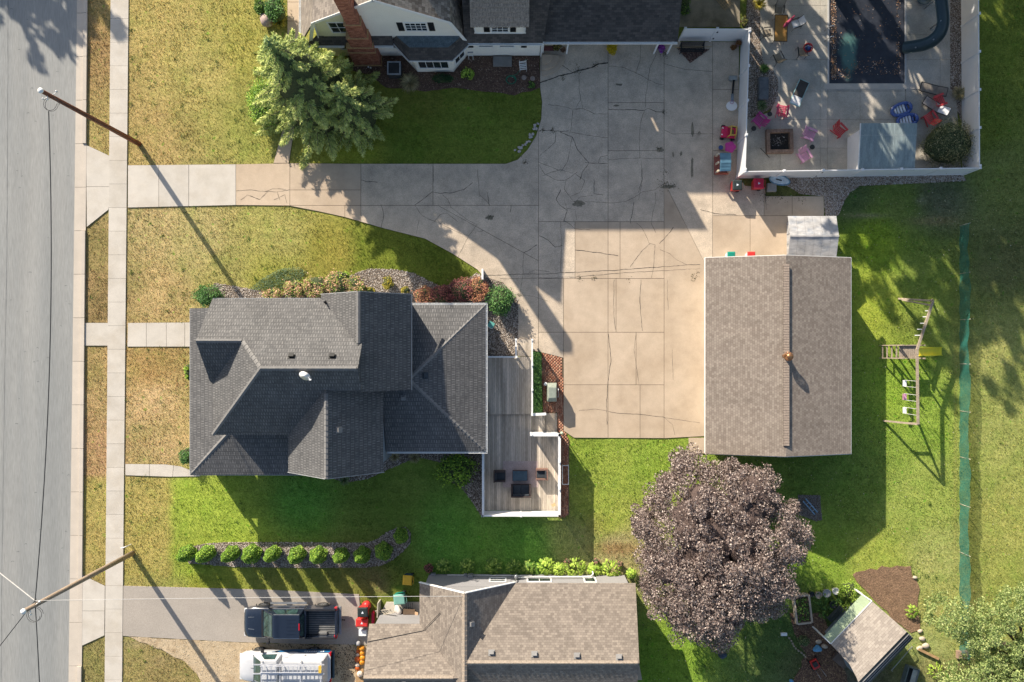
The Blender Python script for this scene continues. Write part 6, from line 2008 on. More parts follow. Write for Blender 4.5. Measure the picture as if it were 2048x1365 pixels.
# white frame on the brick strip
t = thing('cold_frame', 'white metal frame standing on the narrow brick strip east of the deck', 'frame', (*P2(1130, 948), 0))
mb = MB()
for sx_ in (-.2, .2):
 for sy_ in (-.62, .62):
  mb.bb(sx_ - .02, sx_ + .02, sy_ - .02, sy_ + .02, 0, .5)
for sy_ in (-.62, .62):
 mb.bb(-.22, .22, sy_ - .02, sy_ + .02, .5, .54)
for sx_ in (-.2, .2):
 mb.bb(sx_ - .02, sx_ + .02, -.64, .64, .54, .58)
mb.build('frame', WHITE, t)
# loose planks of the garden step
t = thing('garden_lamp', 'small pale green lamp post standing at the corner of the deck beside the brick paving', 'lamp', (*P2(1121, 862), 0))
MB().tube([(0, 0, 0), (0, 0, 1.45)], .03, 8).build('post', METAL_G, t)
MB().lathe([(.05, 0), (.10, .06), (.11, .2), (.04, .27)], (0, 0, 1.42), 12).build('lantern', mat('lamp_green', (.42, .50, .36, 1), rough=.5), t)
# deck furniture
WICK = mat('wicker_dark', (.05, .035, .032, 1), rough=.7, var=.3, scale=20, fine=.3)
WICKB = mat('wicker_brown', (.19, .11, .085, 1), rough=.7, var=.25, scale=20, fine=.3)
CUSH = mat('cushion_charcoal', (.035, .042, .05, 1), rough=.9, var=.15)
dz = .30
rg = MB().bb(-1.17, 1.17, -.87, .87, 0, .012).build('rug', mat('rug_mauve', alb(206, 186, 180), rough=.95, var=.08, scale=4, fine=.15, fscale=30), None, (*P2(1041, 949, dz), dz))
tag(rg, 'faded mauve outdoor rug under the dark table and chairs on the deck', 'rug')
def seat_thing(name, label, cat, c, w, d, rz_, mf, n=1, group=None):
 t = thing(name, label, cat, (c[0], c[1], dz + .012), rz_, group)
 MB().bb(-w / 2, w / 2, -d / 2, d / 2, .06, .30).build('seat_frame', mf, t)
 for k in range(n):
  cw = (w - .24) / n
  x = -w / 2 + .12 + cw * (k + .5)
  MB().bb(x - cw / 2 + .01, x + cw / 2 - .01, -d / 2 + .14, d / 2 - .03, .30, .42).build('seat_cushion', CUSH, t, bevel=.03)
  MB().bb(x - cw / 2 + .01, x + cw / 2 - .01, -d / 2 + .09, -d / 2 + .20, .42, .68).build('back_cushion', CUSH, t, bevel=.03)
 MB().bb(-w / 2, w / 2, -d / 2, -d / 2 + .09, .30, .74).build('backrest', mf, t, bevel=.015)
 for s in (-1, 1):
  MB().bb(s * (w / 2 - .11), s * w / 2, -d / 2 + .09, d / 2, .30, .58).build('armrest', mf, t, bevel=.015)
  for q in (-1, 1):
   MB().bb(s * (w / 2 - .05) - .02, s * (w / 2 - .05) + .02, q * (d / 2 - .05) - .02, q * (d / 2 - .05) + .02, 0, .06).build('leg', mf, t)
 return t
seat_thing('armchair', 'black wicker armchair on the left edge of the deck rug', 'armchair', P2(999, 953, .7), .74, .78, -math.pi / 2, WICK)
seat_thing('armchair', 'brown wicker armchair on the right edge of the deck rug, partly sunlit', 'armchair', P2(1084, 949, .7), .74, .78, math.pi / 2, WICKB)
seat_thing('sofa', 'dark wicker two-seat sofa at the south edge of the deck rug', 'sofa', P2(1042, 982, .7), 1.32, .80, 0, WICK, 2)
t = thing('coffee_table', 'dark wicker coffee table with glass top in the middle of the deck rug', 'table', (*P2(1040, 951, .45), dz + .012))
MB().bb(-.5, .5, -.34, .34, .05, .38).build('body', WICK, t, bevel=.02)
MB().bb(-.48, .48, -.32, .32, .382, .395).build('glass_top', mat('glass_top', (.05, .08, .10, 1), rough=.12, fine=0, spec=.7), t)
for s in (-1, 1):
 for q in (-1, 1):
  MB().bb(s * .45 - .02, s * .45 + .02, q * .29 - .02, q * .29 + .02, 0, .05).build('leg', WICK, t)
t = thing('side_table', 'small pale folding stool in the sunny south-east corner of the deck', 'stool', (*P2(1107, 1009, dz), dz), .5)
MB().bb(-.13, .13, -.10, .10, .26, .28).build('top', mat('pale_wood', alb(214, 186, 140), var=.1), t)
for s in (-1, 1):
 for q in (-1, 1):
  MB().tube([(s * .1, q * .08, 0), (s * .1, q * .08, .26)], .012, 6).build('leg', mat('pale_wood', alb(214, 186, 140)), t)
# covered grill on the brick paving
t = thing('grill', 'barbecue grill under a pale green cover on the brick paving by the hedge', 'grill', (*P2(1104, 785, .6), .035), math.pi / 2)
GC = mat('grill_cover', alb(176, 186, 170, .9), rough=.6, var=.12, scale=3, fine=.08)
MB().add([(-.62, -.33, .08), (.62, -.33, .08), (.62, .33, .08), (-.62, .33, .08), (-.60, -.30, .92), (.60, -.30, .92), (.60, .32, .92), (-.60, .32, .92), (-.34, -.26, 1.14), (.34, -.26, 1.14), (.36, .24, 1.18), (-.36, .24, 1.18)],
   [(0, 1, 5, 4), (1, 2, 6, 5), (2, 3, 7, 6), (3, 0, 4, 7), (4, 5, 9, 8), (5, 6, 10, 9), (6, 7, 11, 10), (7, 4, 8, 11), (8, 9, 10, 11), (3, 2, 1, 0)]).build('cover', GC, t, bevel=.04)
for s in (-1, 1):
 MB().tube([(s * .5, -.25, 0), (s * .5, -.25, .1)], .06, 8).build('wheel', BLACK, t)
MB().tube([(-.3, -.40, .98), (.3, -.40, .98)], .02, 6).bb(-.3, -.27, -.40, -.28, .96, 1.0).bb(.27, .3, -.40, -.28, .96, 1.0).build('handle', METAL_G, t)
t = thing('side_cabinet', 'low teal-covered box standing against the south end of the covered grill', 'box', (*P2(1102, 799, .4), .035))
MB().bb(-.24, .24, -.12, .16, 0, .62).build('body', mat('teal_cover', (.10, .20, .19, 1), rough=.6), t, bevel=.03)
t = thing('plant_stand', 'small patio stand with a white pot at the north-west corner of the grill', 'stand', (*P2(1091, 768, .5), .035))
MB().lathe([(.12, 0), (.04, .05), (.03, .5), (.13, .55)], (0, 0, 0), 10).build('stand', METAL_G, t)
MB().lathe([(.07, .55), (.11, .72), (.10, .74)], (0, 0, 0), 10).build('pot', PORC, t)
t = thing('garden_chair', 'small teal and white chair on the gravel just east of the low roof', 'chair', (*P2(982, 650, .4), .03), -.5)
TEAL = mat('teal_paint', (.12, .38, .34, 1), rough=.5)
MB().bb(-.20, .20, -.2, .2, .32, .36).build('seat', TEAL, t)
MB().bb(-.20, .20, -.23, -.2, .36, .70).build('backrest', WHITE, t)
for s in (-1, 1):
 for q in (-1, 1):
  MB().bb(s * .18 - .02, s * .18 + .02, q * .18 - .02, q * .18 + .02, 0, .32).build('leg', WHITE, t)
t = thing('downpipe_post', 'short white post at the tip of the front lawn beside the barberries', 'post', (*P2(966, 551), 0))
MB().bb(-.06, .06, -.35, .35, 0, .9).build('post', WHITE, t, bevel=.01)
# ------------------------------------------------------------------ white vinyl fences
def vinyl_fence(label, a, b, step=2.44, h=2.15, gates=(), endpost=True):
 A, B = Vector((*a, 0)), Vector((*b, 0))
 L = (B - A).length
 d = (B - A).normalized()
 n = Vector((-d.y, d.x, 0))
 M = Matrix((d, n, Vector((0, 0, 1)))).transposed()
 t = thing('vinyl_fence', label, 'fence')
 k = max(1, round(L / step))
 s = L / k
 for i in range(k + (1 if endpost else 0)):
  p = A + d * s * i
  po = MB().box(p + Vector((0, 0, h / 2)), (.13, .13, h), M=M).build('post', VINYL, t)
  MB().box(p + Vector((0, 0, h + .015)), (.17, .17, .03), M=M).box(p + Vector((0, 0, h + .045)), (.11, .11, .03), M=M).build('post_cap', VINYL, po)
 for i in range(k):
  p = A + d * s * (i + .5)
  w = s - .13
  pn = MB().box(p + Vector((0, 0, .06 + (h - .2) / 2)), (w, .03, h - .2), M=M).build('panel', VINYL, t)
  for z in (.12, h - .12):
   MB().box(p + Vector((0, 0, z)), (w, .055, .13), M=M).build('rail', VINYL, pn)
  if i in gates:
   for z in (.55, h - .5):
    MB().box(p - d * (w / 2 - .03) - n * .05 + Vector((0, 0, z)), (.12, .05, .10), M=M).box(p - d * (w / 2 - .03) + n * .05 + Vector((0, 0, z)), (.12, .05, .10), M=M).build('hinge', BLACK, pn)
 return t
fA, fB, fC, fD, fE = P2(1358, 82), P2(1481, 83), P2(1472.5, 357), P2(1924, 350), P2(1922, -20)
vinyl_fence('white vinyl fence from the garage wing to the inner corner, behind the black bench', fA, fB, 1.9, gates=(1,))
vinyl_fence('white vinyl fence between the big driveway and the pool yard', (fB[0] + .02, fB[1] - .13), (fC[0] + .02, fC[1] + .13))
vinyl_fence('white vinyl fence along the south side of the pool yard, with a gate', fC, fD, 2.4, gates=(2,))
vinyl_fence('white vinyl fence along the east side of the pool yard by the open lawn', (fD[0], fD[1] + .13), fE)
# green net fence
NET = mat('net_green', (.03, .19, .16, 1), rough=.6, var=.15, scale=1.2, fine=0)
STK = mat('stake_pale', (.62, .55, .45, 1), rough=.7)
t = thing('net_fence', 'long sagging green plastic net fence on stakes down the right side', 'fence')
ys_n = [P2(0, 452)[1], P2(0, 548)[1], P2(0, 640)[1], P2(0, 728)[1], P2(0, 822)[1], P2(0, 914)[1], P2(0, 1008)[1], P2(0, 1104)[1], P2(0, 1200)[1], P2(0, 1262)[1], P2(0, 1310)[1]]
xn = P2(1919, 0)[0]
hn = 1.22
for i in range(len(ys_n) - 1):
 ya, yb = ys_n[i], ys_n[i + 1]
 MB().tube([(xn, ya, 0), (xn + .03, ya, hn + .06)], .018, 6).build('stake', STK, t)
 mb = MB()
 ph_ = R.uniform(0, 6)
 def top(y, z):
  f = (y - ya) / (yb - ya)
  bow = math.sin(f * math.pi) * (.10 if i % 2 else -.05) + .03 * math.sin(f * 9 + ph_)
  return xn + bow * (z / hn) ** 1.2 + .03 * math.sin(f * 14 + z * 3), z * (1 - .07 * math.sin(f * math.pi))
 nyy = max(4, int(abs(ya - yb) / .055))
 nz_ = 22
 wz = .017
 for r_ in range(nz_ + 1):
  z = .03 + r_ * (hn - .03) / nz_
  seg = 10
  for q in range(seg):
   y0_, y1_ = ya + (yb - ya) * q / seg, ya + (yb - ya) * (q + 1) / seg
   xa_, za_ = top(y0_, z)
   xb_, zb_ = top(y1_, z)
   mb.add([(xa_, y0_, za_ - wz / 2), (xb_, y1_, zb_ - wz / 2), (xb_, y1_, zb_ + wz / 2), (xa_, y0_, za_ + wz / 2)], [(0, 1, 2, 3)])
 for r_ in range(nyy):
  y = ya + (yb - ya) * r_ / nyy
  for q in range(3):
   z0_, z1_ = hn * q / 3, hn * (q + 1) / 3
   xa_, za_ = top(y, z0_)
   xb_, zb_ = top(y, z1_)
   mb.add([(xa_ + .002, y, za_), (xa_ + .002, y + .017, za_), (xb_ + .002, y + .017, zb_), (xb_ + .002, y, zb_)], [(0, 1, 2, 3)])
 o = mb.build('net_panel', NET, t)
# ------------------------------------------------------------------ pool
PL = thing('swimming_pool', 'rectangular swimming pool under a dark blue winter cover strewn with leaves', 'swimming pool')
COP = mat('pool_coping', alb(214, 212, 208), rough=.5, var=.04)
px0, px1, pyb = P2(1655, 0)[0], P2(1811, 0)[0], P2(0, 168)[1]
pyt = P2(0, -60)[1]
MB().bb(px0 - .03, px0 + .09, pyb, pyt, 0, .075).build('coping', COP, PL)
MB().bb(px1 - .09, px1 + .03, pyb, pyt, 0, .075).build('coping', COP, PL)
MB().bb(px0 - .25, px1 + 1.0, pyb - .38, pyb, .0, .07).build('coping', mat('coping_slab', alb(216, 208, 196), rough=.7, var=.05), PL)
def cover():
 nx_, ny_ = 40, 46
 xs = np.linspace(px0 + .09, px1 - .09, nx_)
 ys = np.linspace(pyb + .0, pyt, ny_)
 X, Y = np.meshgrid(xs, ys)
 ed = np.minimum.reduce([X - xs[0], xs[-1] - X, Y - ys[0]])
 Z = .06 - .05 * np.clip(ed / .8, 0, 1) ** .6 + .004 * np.sin(X * 7 + Y * 3) * np.clip(ed, 0, 1)
 i = np.arange(nx_ * ny_).reshape(ny_, nx_)
 F = np.stack([i[:-1, :-1], i[:-1, 1:], i[1:, 1:], i[1:, :-1]], -1).reshape(-1, 4)
 V = np.stack([X.ravel(), Y.ravel(), Z.ravel()], 1)
 m, nt, b = new_mat('pool_cover')
 geo = nt.nodes.new('ShaderNodeNewGeometry')
 v = geo.outputs['Position']
 c = _mix(nt, _ramp(nt, _noise(nt, v, 3, 4, .6), .35, .7), (.016, .019, .028, 1), (.028, .034, .048, 1))
 # teal patch painted in where sunlight through the trees falls on the cover
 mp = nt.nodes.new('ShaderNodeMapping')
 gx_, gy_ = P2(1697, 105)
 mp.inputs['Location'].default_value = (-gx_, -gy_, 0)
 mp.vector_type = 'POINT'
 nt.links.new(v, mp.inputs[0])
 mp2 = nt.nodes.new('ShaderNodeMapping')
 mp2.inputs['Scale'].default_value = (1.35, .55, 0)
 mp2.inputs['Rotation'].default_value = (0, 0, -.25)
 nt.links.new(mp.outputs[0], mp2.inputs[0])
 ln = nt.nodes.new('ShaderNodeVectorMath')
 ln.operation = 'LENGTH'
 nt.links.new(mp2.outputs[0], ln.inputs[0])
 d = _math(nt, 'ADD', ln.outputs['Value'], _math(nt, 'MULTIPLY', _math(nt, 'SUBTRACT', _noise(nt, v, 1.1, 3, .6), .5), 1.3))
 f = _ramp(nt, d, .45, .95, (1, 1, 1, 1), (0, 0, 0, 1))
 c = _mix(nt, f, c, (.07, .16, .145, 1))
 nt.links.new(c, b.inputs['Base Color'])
 b.inputs['Roughness'].default_value = .5
 bump(nt, b, _noise(nt, v, 5, 3, .6), .3, .03)
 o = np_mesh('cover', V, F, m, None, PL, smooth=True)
 return o
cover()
cs = []
for (x0_, x1_, y0_, y1_, n) in ((1661, 1672, -5, 150, 520), (1660, 1700, 138, 158, 120), (1700, 1800, 122, 150, 170), (1792, 1800, -5, 150, 120), (1675, 1800, 0, 150, 130), (1662, 1672, 138, 160, 80)):
 q = np.stack([NR.uniform(x0_, x1_, n), NR.uniform(y0_, y1_, n)], 1)
 cs.append(np.array([[*P2(a, b), .075] for a, b in q]))
cs = np.concatenate(cs)
V, F = leaf_faces(cs, NR.uniform(.04, .10, len(cs)), NR, .7)
np_mesh('fallen_leaves', V, F, leaf_mat('leaf_fall', [(0, (.05, .045, .03, 1)), (.5, (.28, .16, .08, 1)), (.8, (.55, .28, .14, 1)), (1, (.75, .68, .6, 1))], transl=.1), NR.random(len(F)), PL)['kind'] = 'stuff'
CHR = mat('chrome', (.75, .76, .78, 1), rough=.15, metal=1.0, var=.02, fine=0)
for py in (63, 84):
 c = P2(1652, py)
 pts = []
 for k in range(12):
  f = k / 11
  pts.append((c[0] - .12 + .62 * f, c[1] + .12 * math.sin(f * 3.1), .05 + .62 * math.sin(f * math.pi) ** .6 + (0 if f < .9 else -.0)))
 MB().tube(pts, .024, 8).build('ladder_rail', CHR, PL)
# flume slide
t = thing('water_slide', 'curved dark green water slide ending at the east edge of the pool', 'slide')
SLG = mat('slide_green', (.05, .075, .078, 1), rough=.3, var=.06, fine=0, spec=.6)
path = [(1868, -55, 2.2), (1877, -25, 2.1), (1881, 0, 1.95), (1884, 24, 1.75), (1885, 46, 1.5), (1879, 66, 1.25), (1866, 81, 1.0), (1848, 90, .8), (1828, 94, .62), (1808, 97, .5)]
cp = [Vector((*P2(x, y, z), z)) for x, y, z in path]
fine_ = []
for i in range(len(cp) - 1):
 p0, p1_, p2_, p3 = cp[max(i - 1, 0)], cp[i], cp[i + 1], cp[min(i + 2, len(cp) - 1)]
 for k in range(6):
  u = k / 6
  fine_.append(.5 * ((2 * p1_) + (-p0 + p2_) * u + (2 * p0 - 5 * p1_ + 4 * p2_ - p3) * u * u + (-p0 + 3 * p1_ - 3 * p2_ + p3) * u ** 3))
fine_.append(cp[-1])
prof = []
for k in range(13):
 a = math.pi * (k / 12)
 prof.append((-.37 * math.cos(a), -.34 * math.sin(a)))
prof = [(-.41, .01)] + prof + [(.41, .01), (.41, -.02)] + [(.40 * math.cos(math.pi * k / 12) if True else 0, -.37 * math.sin(math.pi * k / 12)) for k in range(13)] + [(-.41, -.02)]
mb = MB()
k_ = len(prof)
for i, p in enumerate(fine_):
 d = fine_[min(i + 1, len(fine_) - 1)] - fine_[max(i - 1, 0)]
 n = Vector((-d.y, d.x, 0)).normalized()
 for (u, w) in prof:
  mb.v.append(tuple(p + n * u + Vector((0, 0, w + .1))))
for i in range(len(fine_) - 1):
 for j in range(k_):
  mb.sm.add(len(mb.f))
  mb.f.append((i * k_ + j, i * k_ + (j + 1) % k_, (i + 1) * k_ + (j + 1) % k_, (i + 1) * k_ + j))
mb.build('chute', SLG, t)
for i in (10, 22, 34, 46):
 p = fine_[i]
 MB().tube([(p.x, p.y, 0), (p.x, p.y, p.z - .2)], .05, 8).build('leg', METAL_G, t)
t = thing('planter', 'dark green tub cut off by the top edge between the pool and the slide', 'planter', (*P2(1843, -2), .04))
MB().lathe([(.36, 0), (.5, .28), (.55, .34), (.5, .34), (.45, .25)], (0, 0, 0), 18).build('tub', SLG, t)
# ------------------------------------------------------------------ poolside furniture
PZ = .04
def patio_chair(label, c, rz_, mf, mm, group='sling chairs round the patio table'):
 t = thing('patio_chair', label, 'chair', (c[0], c[1], PZ), rz_, group)
 MB().slab([(-.24, -.22, .40), (.24, -.22, .40), (.24, .24, .43), (-.24, .24, .43)], .015).build('seat', mm, t)
 MB().slab([(-.24, -.24, .42), (.24, -.24, .42), (.24, -.46, .92), (-.24, -.46, .92)], .02, down=False).build('backrest', mm, t)
 for s in (-1, 1):
  MB().tube([(s * .27, .26, 0), (s * .27, .26, .62), (s * .27, -.28, .62)], .018, 6).tube([(s * .27, -.20, .38), (s * .27, -.48, .94)], .018, 6).build('frame', mf, t)
  MB().tube([(s * .27, -.30, .60), (s * .27, -.38, 0)], .018, 6).build('leg', mf, t)
  MB().bb(s * .30 - .03, s * .30 + .005, -.26, .26, .62, .645).build('armrest', mf, t)
 return t
IRON = mat('frame_dark', (.03, .03, .028, 1), rough=.5, var=.1, fine=0)
SLING = mat('sling_tan', alb(178, 164, 142), rough=.8, var=.1, scale=6, fine=.15)
SLINGW = mat('sling_white', (.72, .72, .72, 1), rough=.6, var=.06)
T0 = P2(1562, 57, .72)
t = thing('patio_table', 'rectangular glass patio table with orange-brown top and dark frame', 'table', (*T0, PZ), -.03)
TOPM = mat('table_amber', alb(214, 160, 92, .9), rough=.25, var=.12, scale=3, spec=.6)
MB().bb(-.40, .40, -.85, .85, .68, .695).build('tabletop', TOPM, t)
mb = MB()
for s in (-1, 1):
 mb.bar((s * .42, -.87, .69), (s * .42, .87, .69), .035).bar((-.42, s * .87, .69), (.42, s * .87, .69), .035)
mb.bar((-.42, 0, .665), (.42, 0, .665), .03)
mb.build('rim', IRON, t)
for s in (-1, 1):
 for q in (-1, 1):
  MB().tube([(s * .38, q * .80, 0), (s * .34, q * .7, .35), (s * .40, q * .84, .68)], .02, 6).build('leg', IRON, t)
# folded parasol lying on the table
a, b = Vector((*P2(1568, 54, .8), .78)), Vector((*P2(1590, 31, .85), .82))
mb = MB().tube([a + (a - b) * .02, a.lerp(b, .15), a.lerp(b, .5), a.lerp(b, .85), b], [.05, .12, .11, .07, .03], 9)
tag(mb.build('parasol', mat('cloth_crimson', (.26, .03, .07, 1), rough=.8, var=.2, scale=8), None), 'folded crimson parasol lying across the patio table', 'parasol')
patio_chair('sling chair north of the patio table, nearest the top edge', P2(1558, 20, .5), math.pi - .15, IRON, SLING)
patio_chair('sling chair on the gravel side west of the patio table', P2(1535, 66, .5), -math.pi / 2 + .1, IRON, SLING)
patio_chair('sling chair angled away at the south end of the patio table', P2(1556, 115, .5), .45, IRON, SLING)
patio_chair('sling chair between the patio table and the red tub', P2(1604, 103, .5), .1, IRON, SLING)
patio_chair('white-backed chair on the pool side of the patio table', P2(1592, 48, .5), math.pi / 2 + .35, IRON, SLINGW)
t = thing('tub', 'round red tub with blue contents beside the sling chair near the pool', 'tub', (*P2(1616, 96, .5), PZ))
MB().lathe([(.22, 0), (.29, .48), (.32, .5), (.32, .53), (.25, .53), (.22, .3)], (0, 0, 0), 20).build('tub', mat('red_plastic', (.50, .03, .03, 1), rough=.35, var=.05, fine=0), t)
MB().blob((0, 0, .42), (.2, .2, .10), 3).build('contents', mat('blue_cloth', (.03, .07, .22, 1), rough=.6), t)
MB().tube([(-.28, 0, .5), (-.1, .05, .72), (.15, .0, .70), (.28, 0, .5)], .012, 5).build('handle', WHITE, t)
# sun loungers
def lounger(label, c, rz_, mf, mm, L=1.9, w=.62, back=.35, head=None):
 t = thing('sun_lounger', label, 'sun lounger', (c[0], c[1], PZ), rz_)
 mb = MB()
 for s in (-1, 1):
  mb.bar((s * w / 2, -L / 2, .32), (s * w / 2, L / 2 - .62, .32), .04)
  mb.bar((s * w / 2, L / 2 - .62, .32), (s * w / 2, L / 2, .32 + back), .04)
 mb.bar((-w / 2, -L / 2, .32), (w / 2, -L / 2, .32), .04)
 mb.bar((-w / 2, L / 2, .32 + back), (w / 2, L / 2, .32 + back), .04)
 mb.build('frame', mf, t)
 MB().slab([(-w / 2 + .03, -L / 2 + .03, .34), (w / 2 - .03, -L / 2 + .03, .34), (w / 2 - .03, L / 2 - .63, .34), (-w / 2 + .03, L / 2 - .63, .34)], .03).build('seat', mm, t)
 MB().slab([(-w / 2 + .03, L / 2 - .62, .34), (w / 2 - .03, L / 2 - .62, .34), (w / 2 - .03, L / 2 - .02, .34 + back), (-w / 2 + .03, L / 2 - .02, .34 + back)], .03).build('backrest', head or mm, t)
 for s in (-1, 1):
  for q in (-.8, .45):
   MB().tube([(s * w / 2, q * L / 2, 0), (s * w / 2, q * L / 2, .32)], .018, 6).build('leg', mf, t)
 return t
AQ = mat('frame_aqua', (.30, .50, .50, 1), rough=.4)
lounger('aqua-framed lounger with dark mattress and white folded towels, south-west of the pool', P2(1599, 186, .4), -.42 + math.pi, AQ, mat('mattress_dark', (.055, .05, .045, 1), rough=.8, var=.2), 1.75, .68, .12, SLINGW)
lounger('grey sling lounger right of the blue floats, its white back turned to the fence', P2(1872, 213, .4), -math.pi / 2 - .55, IRON, mat('sling_grey', alb(186, 176, 168), rough=.8), 1.75, .6, .3, SLINGW)
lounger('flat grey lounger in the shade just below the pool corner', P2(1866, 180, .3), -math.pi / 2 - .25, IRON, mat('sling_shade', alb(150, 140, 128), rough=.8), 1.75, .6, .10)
t = thing('towel', 'striped white and aqua towel hanging over the foot of the aqua lounger', 'towel', (*P2(1590, 204, .5), PZ + .37), -.42)
for k in range(4):
 MB().bb(-.27, .27, -.2 + k * .1, -.11 + k * .1, 0, .03 + .01 * (k % 2)).build('stripe', SLINGW if k % 2 else AQ, t)
# slatted lawn chairs round the fire pit
def adirondack(label, c, rz_, col, name='lawn_chair'):
 m = mat('plastic_%d_%d_%d' % tuple(int(x * 99) for x in col), (*col, 1), rough=.45, var=.05, fine=0)
 t = thing(name, label, 'chair', (c[0], c[1], PZ), rz_, 'slatted plastic chairs on the pool terrace')
 for k in range(5):
  x = -.22 + k * .11
  MB().bar((x, -.24, .30 + .10), (x * 1.25, -.58, .96 - abs(k - 2) * .06), .095, .02).build('back_slat', m, t)
 for k in range(5):
  MB().bb(-.26, .26, -.20 + k * .105, -.11 + k * .105, .28 + k * .025, .30 + k * .025).build('seat_slat', m, t)
 for s in (-1, 1):
  MB().bb(s * .33 - .07, s * .33 + .07, -.36, .34, .54, .565).build('armrest', m, t, bevel=.008)
  MB().bb(s * .30 - .02, s * .30 + .02, .24, .32, 0, .54).build('leg', m, t)
  MB().bar((s * .28, .30, .34), (s * .28, -.45, .04), .03, .08).build('leg', m, t)
 return t
PK, PKL, RDC, MG = (.52, .06, .12), (.62, .32, .45), (.55, .06, .06), (.42, .05, .22)
adirondack('bright pink slatted chair nearest the aqua lounger', P2(1564, 221, .4), math.pi * 1.0 - .15 + math.pi, PK)
adirondack('magenta slatted chair beside the inner fence by the gravel strip', P2(1518, 240, .4), .9, MG)
adirondack('pale pink slatted chair on the sunlit side, right of the fire pit', P2(1620, 270, .4), -math.pi / 2 - .4, PKL)
adirondack('lilac slatted chair below the small round table, south-east of the fire pit', P2(1609, 313, .4), -2.6, PKL)
adirondack('red slatted chair alone beside the metal-roofed shed', P2(1679, 262, .4), -.8 - math.pi / 2, RDC)
adirondack('small red chair tucked between the grey lounger and the fence', P2(1877, 203, .3), -1.2, RDC)
adirondack('small red chair between the blue floats and the big juniper', P2(1858, 237, .3), .6, RDC)
for (px, py, lab) in ((1539, 229, 'dark round table between the magenta and bright pink chairs'), (1507, 258, 'dark round table south of the magenta chair'), (1624, 295, 'dark round table between the pale pink and lilac chairs')):
 t = thing('side_table', lab, 'side table', (*P2(px, py, .4), PZ))
 MB().lathe([(.03, .40), (.16, .40), (.165, .43), (.15, .44)], (0, 0, 0), 16).build('top', IRON, t)
 for k in range(3):
  a_ = k * 2.09
  MB().tube([(math.cos(a_) * .14, math.sin(a_) * .14, 0), (math.cos(a_) * .05, math.sin(a_) * .05, .40)], .012, 5).build('leg', IRON, t)
# fire pit
FB = mat('fire_pit_block', alb(150, 126, 110), rough=.9, var=.22, scale=5, fine=.2, fscale=20, obj_rand=.15)
t = thing('fire_pit', 'square fire pit of brown blocks with ash and embers, on the pool terrace', 'fire pit', (*P2(1558, 284, .15), PZ), .02)
W_, D_ = .88, .68
for lay in range(3):
 z = lay * .12
 for s in (-1, 1):
  n_ = 5
  for k in range(n_):
   x = -W_ + (k + .5) * 2 * W_ / n_ + (.06 if lay % 2 else 0) * 0
   MB().bb(x - W_ / n_ + .006, x + W_ / n_ - .006, s * D_ - .11, s * D_ + .11, z + .004, z + .116).build('block', FB, t)
  for k in range(3):
   y = -D_ + .11 + (k + .5) * (2 * D_ - .22) / 3
   MB().bb(s * W_ - (.22 if s > 0 else 0), s * W_ + (.22 if s < 0 else 0), y - (D_ - .11) / 3 + .006, y + (D_ - .11) / 3 - .006, z + .004, z + .116).build('block', FB, t)
MB().bb(-W_ + .2, W_ - .2, -D_ + .1, D_ - .1, 0, .06).build('ash_bed', mat('ash', (.03, .028, .025, 1), rough=.95, var=.3), t)
pts = NR.normal(size=(160, 2)) * [.26, .18]
C = np.c_[pts, NR.uniform(.07, .14, len(pts))]
V, F = leaf_faces(C, NR.uniform(.05, .15, len(C)), NR, .4, .4)
np_mesh('charred_wood', V, F, leaf_mat('char', [(0, (.01, .01, .01, 1)), (.6, (.06, .05, .04, 1)), (.85, (.3, .28, .26, 1)), (1, (.6, .58, .55, 1))], transl=0), NR.random(len(F)), t)['kind'] = 'stuff'
tag(MB().bar(P(1521, 297, .06), P(1539, 316, .06), .03, .03).build('fire_poker', IRON), 'thin iron poker lying on the terrace south-west of the fire pit', 'tool')
# stone trough in the planter bed
tag(MB().box((0, 0, .28), (.66, 1.5, .5)).build('stone_bench', mat('slate', (.12, .13, .14, 1), rough=.8, var=.2, scale=4, fine=.15), None, (*P2(1527, 177, .4), .0), bevel=.10), 'dark slate boulder bench in the teardrop planter beside the inner fence', 'stone bench')
# blue pool floats
def pool_float(label, c, rz_):
 t = thing('pool_float', label, 'pool float', (c[0], c[1], PZ), rz_, 'inflatable loungers leaning on each other')
 BL = mat('vinyl_blue', (.06, .11, .32, 1), rough=.25, var=.05, fine=0, spec=.6)
 WH = mat('vinyl_white', (.72, .75, .80, 1), rough=.3, var=.05, fine=0)
 ring = []
 for k in range(25):
  a_ = 2 * math.pi * k / 24
  ring.append((.72 * math.cos(a_) * (1 - .08 * math.cos(2 * a_)), .36 * math.sin(a_), .17))
 MB().tube(ring, .11, 10, cap=False).build('rim', BL, t)
 for k in range(5):
  x = -.42 + k * .2
  hw = .27 * math.sqrt(max(.1, 1 - (x / .72) ** 2))
  MB().tube([(x, -hw, .15), (x, hw, .15)], .075, 8).build('chamber', WH if k < 4 else BL, t)
 MB().tube([(.55, -.22, .26), (.6, 0, .30), (.55, .22, .26)], .11, 8).build('pillow', BL, t)
 return t
pool_float('blue and white pool float lying free above the metal roof', P2(1804, 218, .3), .35)
pool_float('blue and white pool float partly under the metal roof edge', P2(1816, 240, .3), .25)
tag(MB().bar(P(1703, 322, 0), P(1700, 322, 0), .01, .01).build('twig', IRON), 'tiny dark twig on the terrace left of the metal-roofed shed', 'twig')
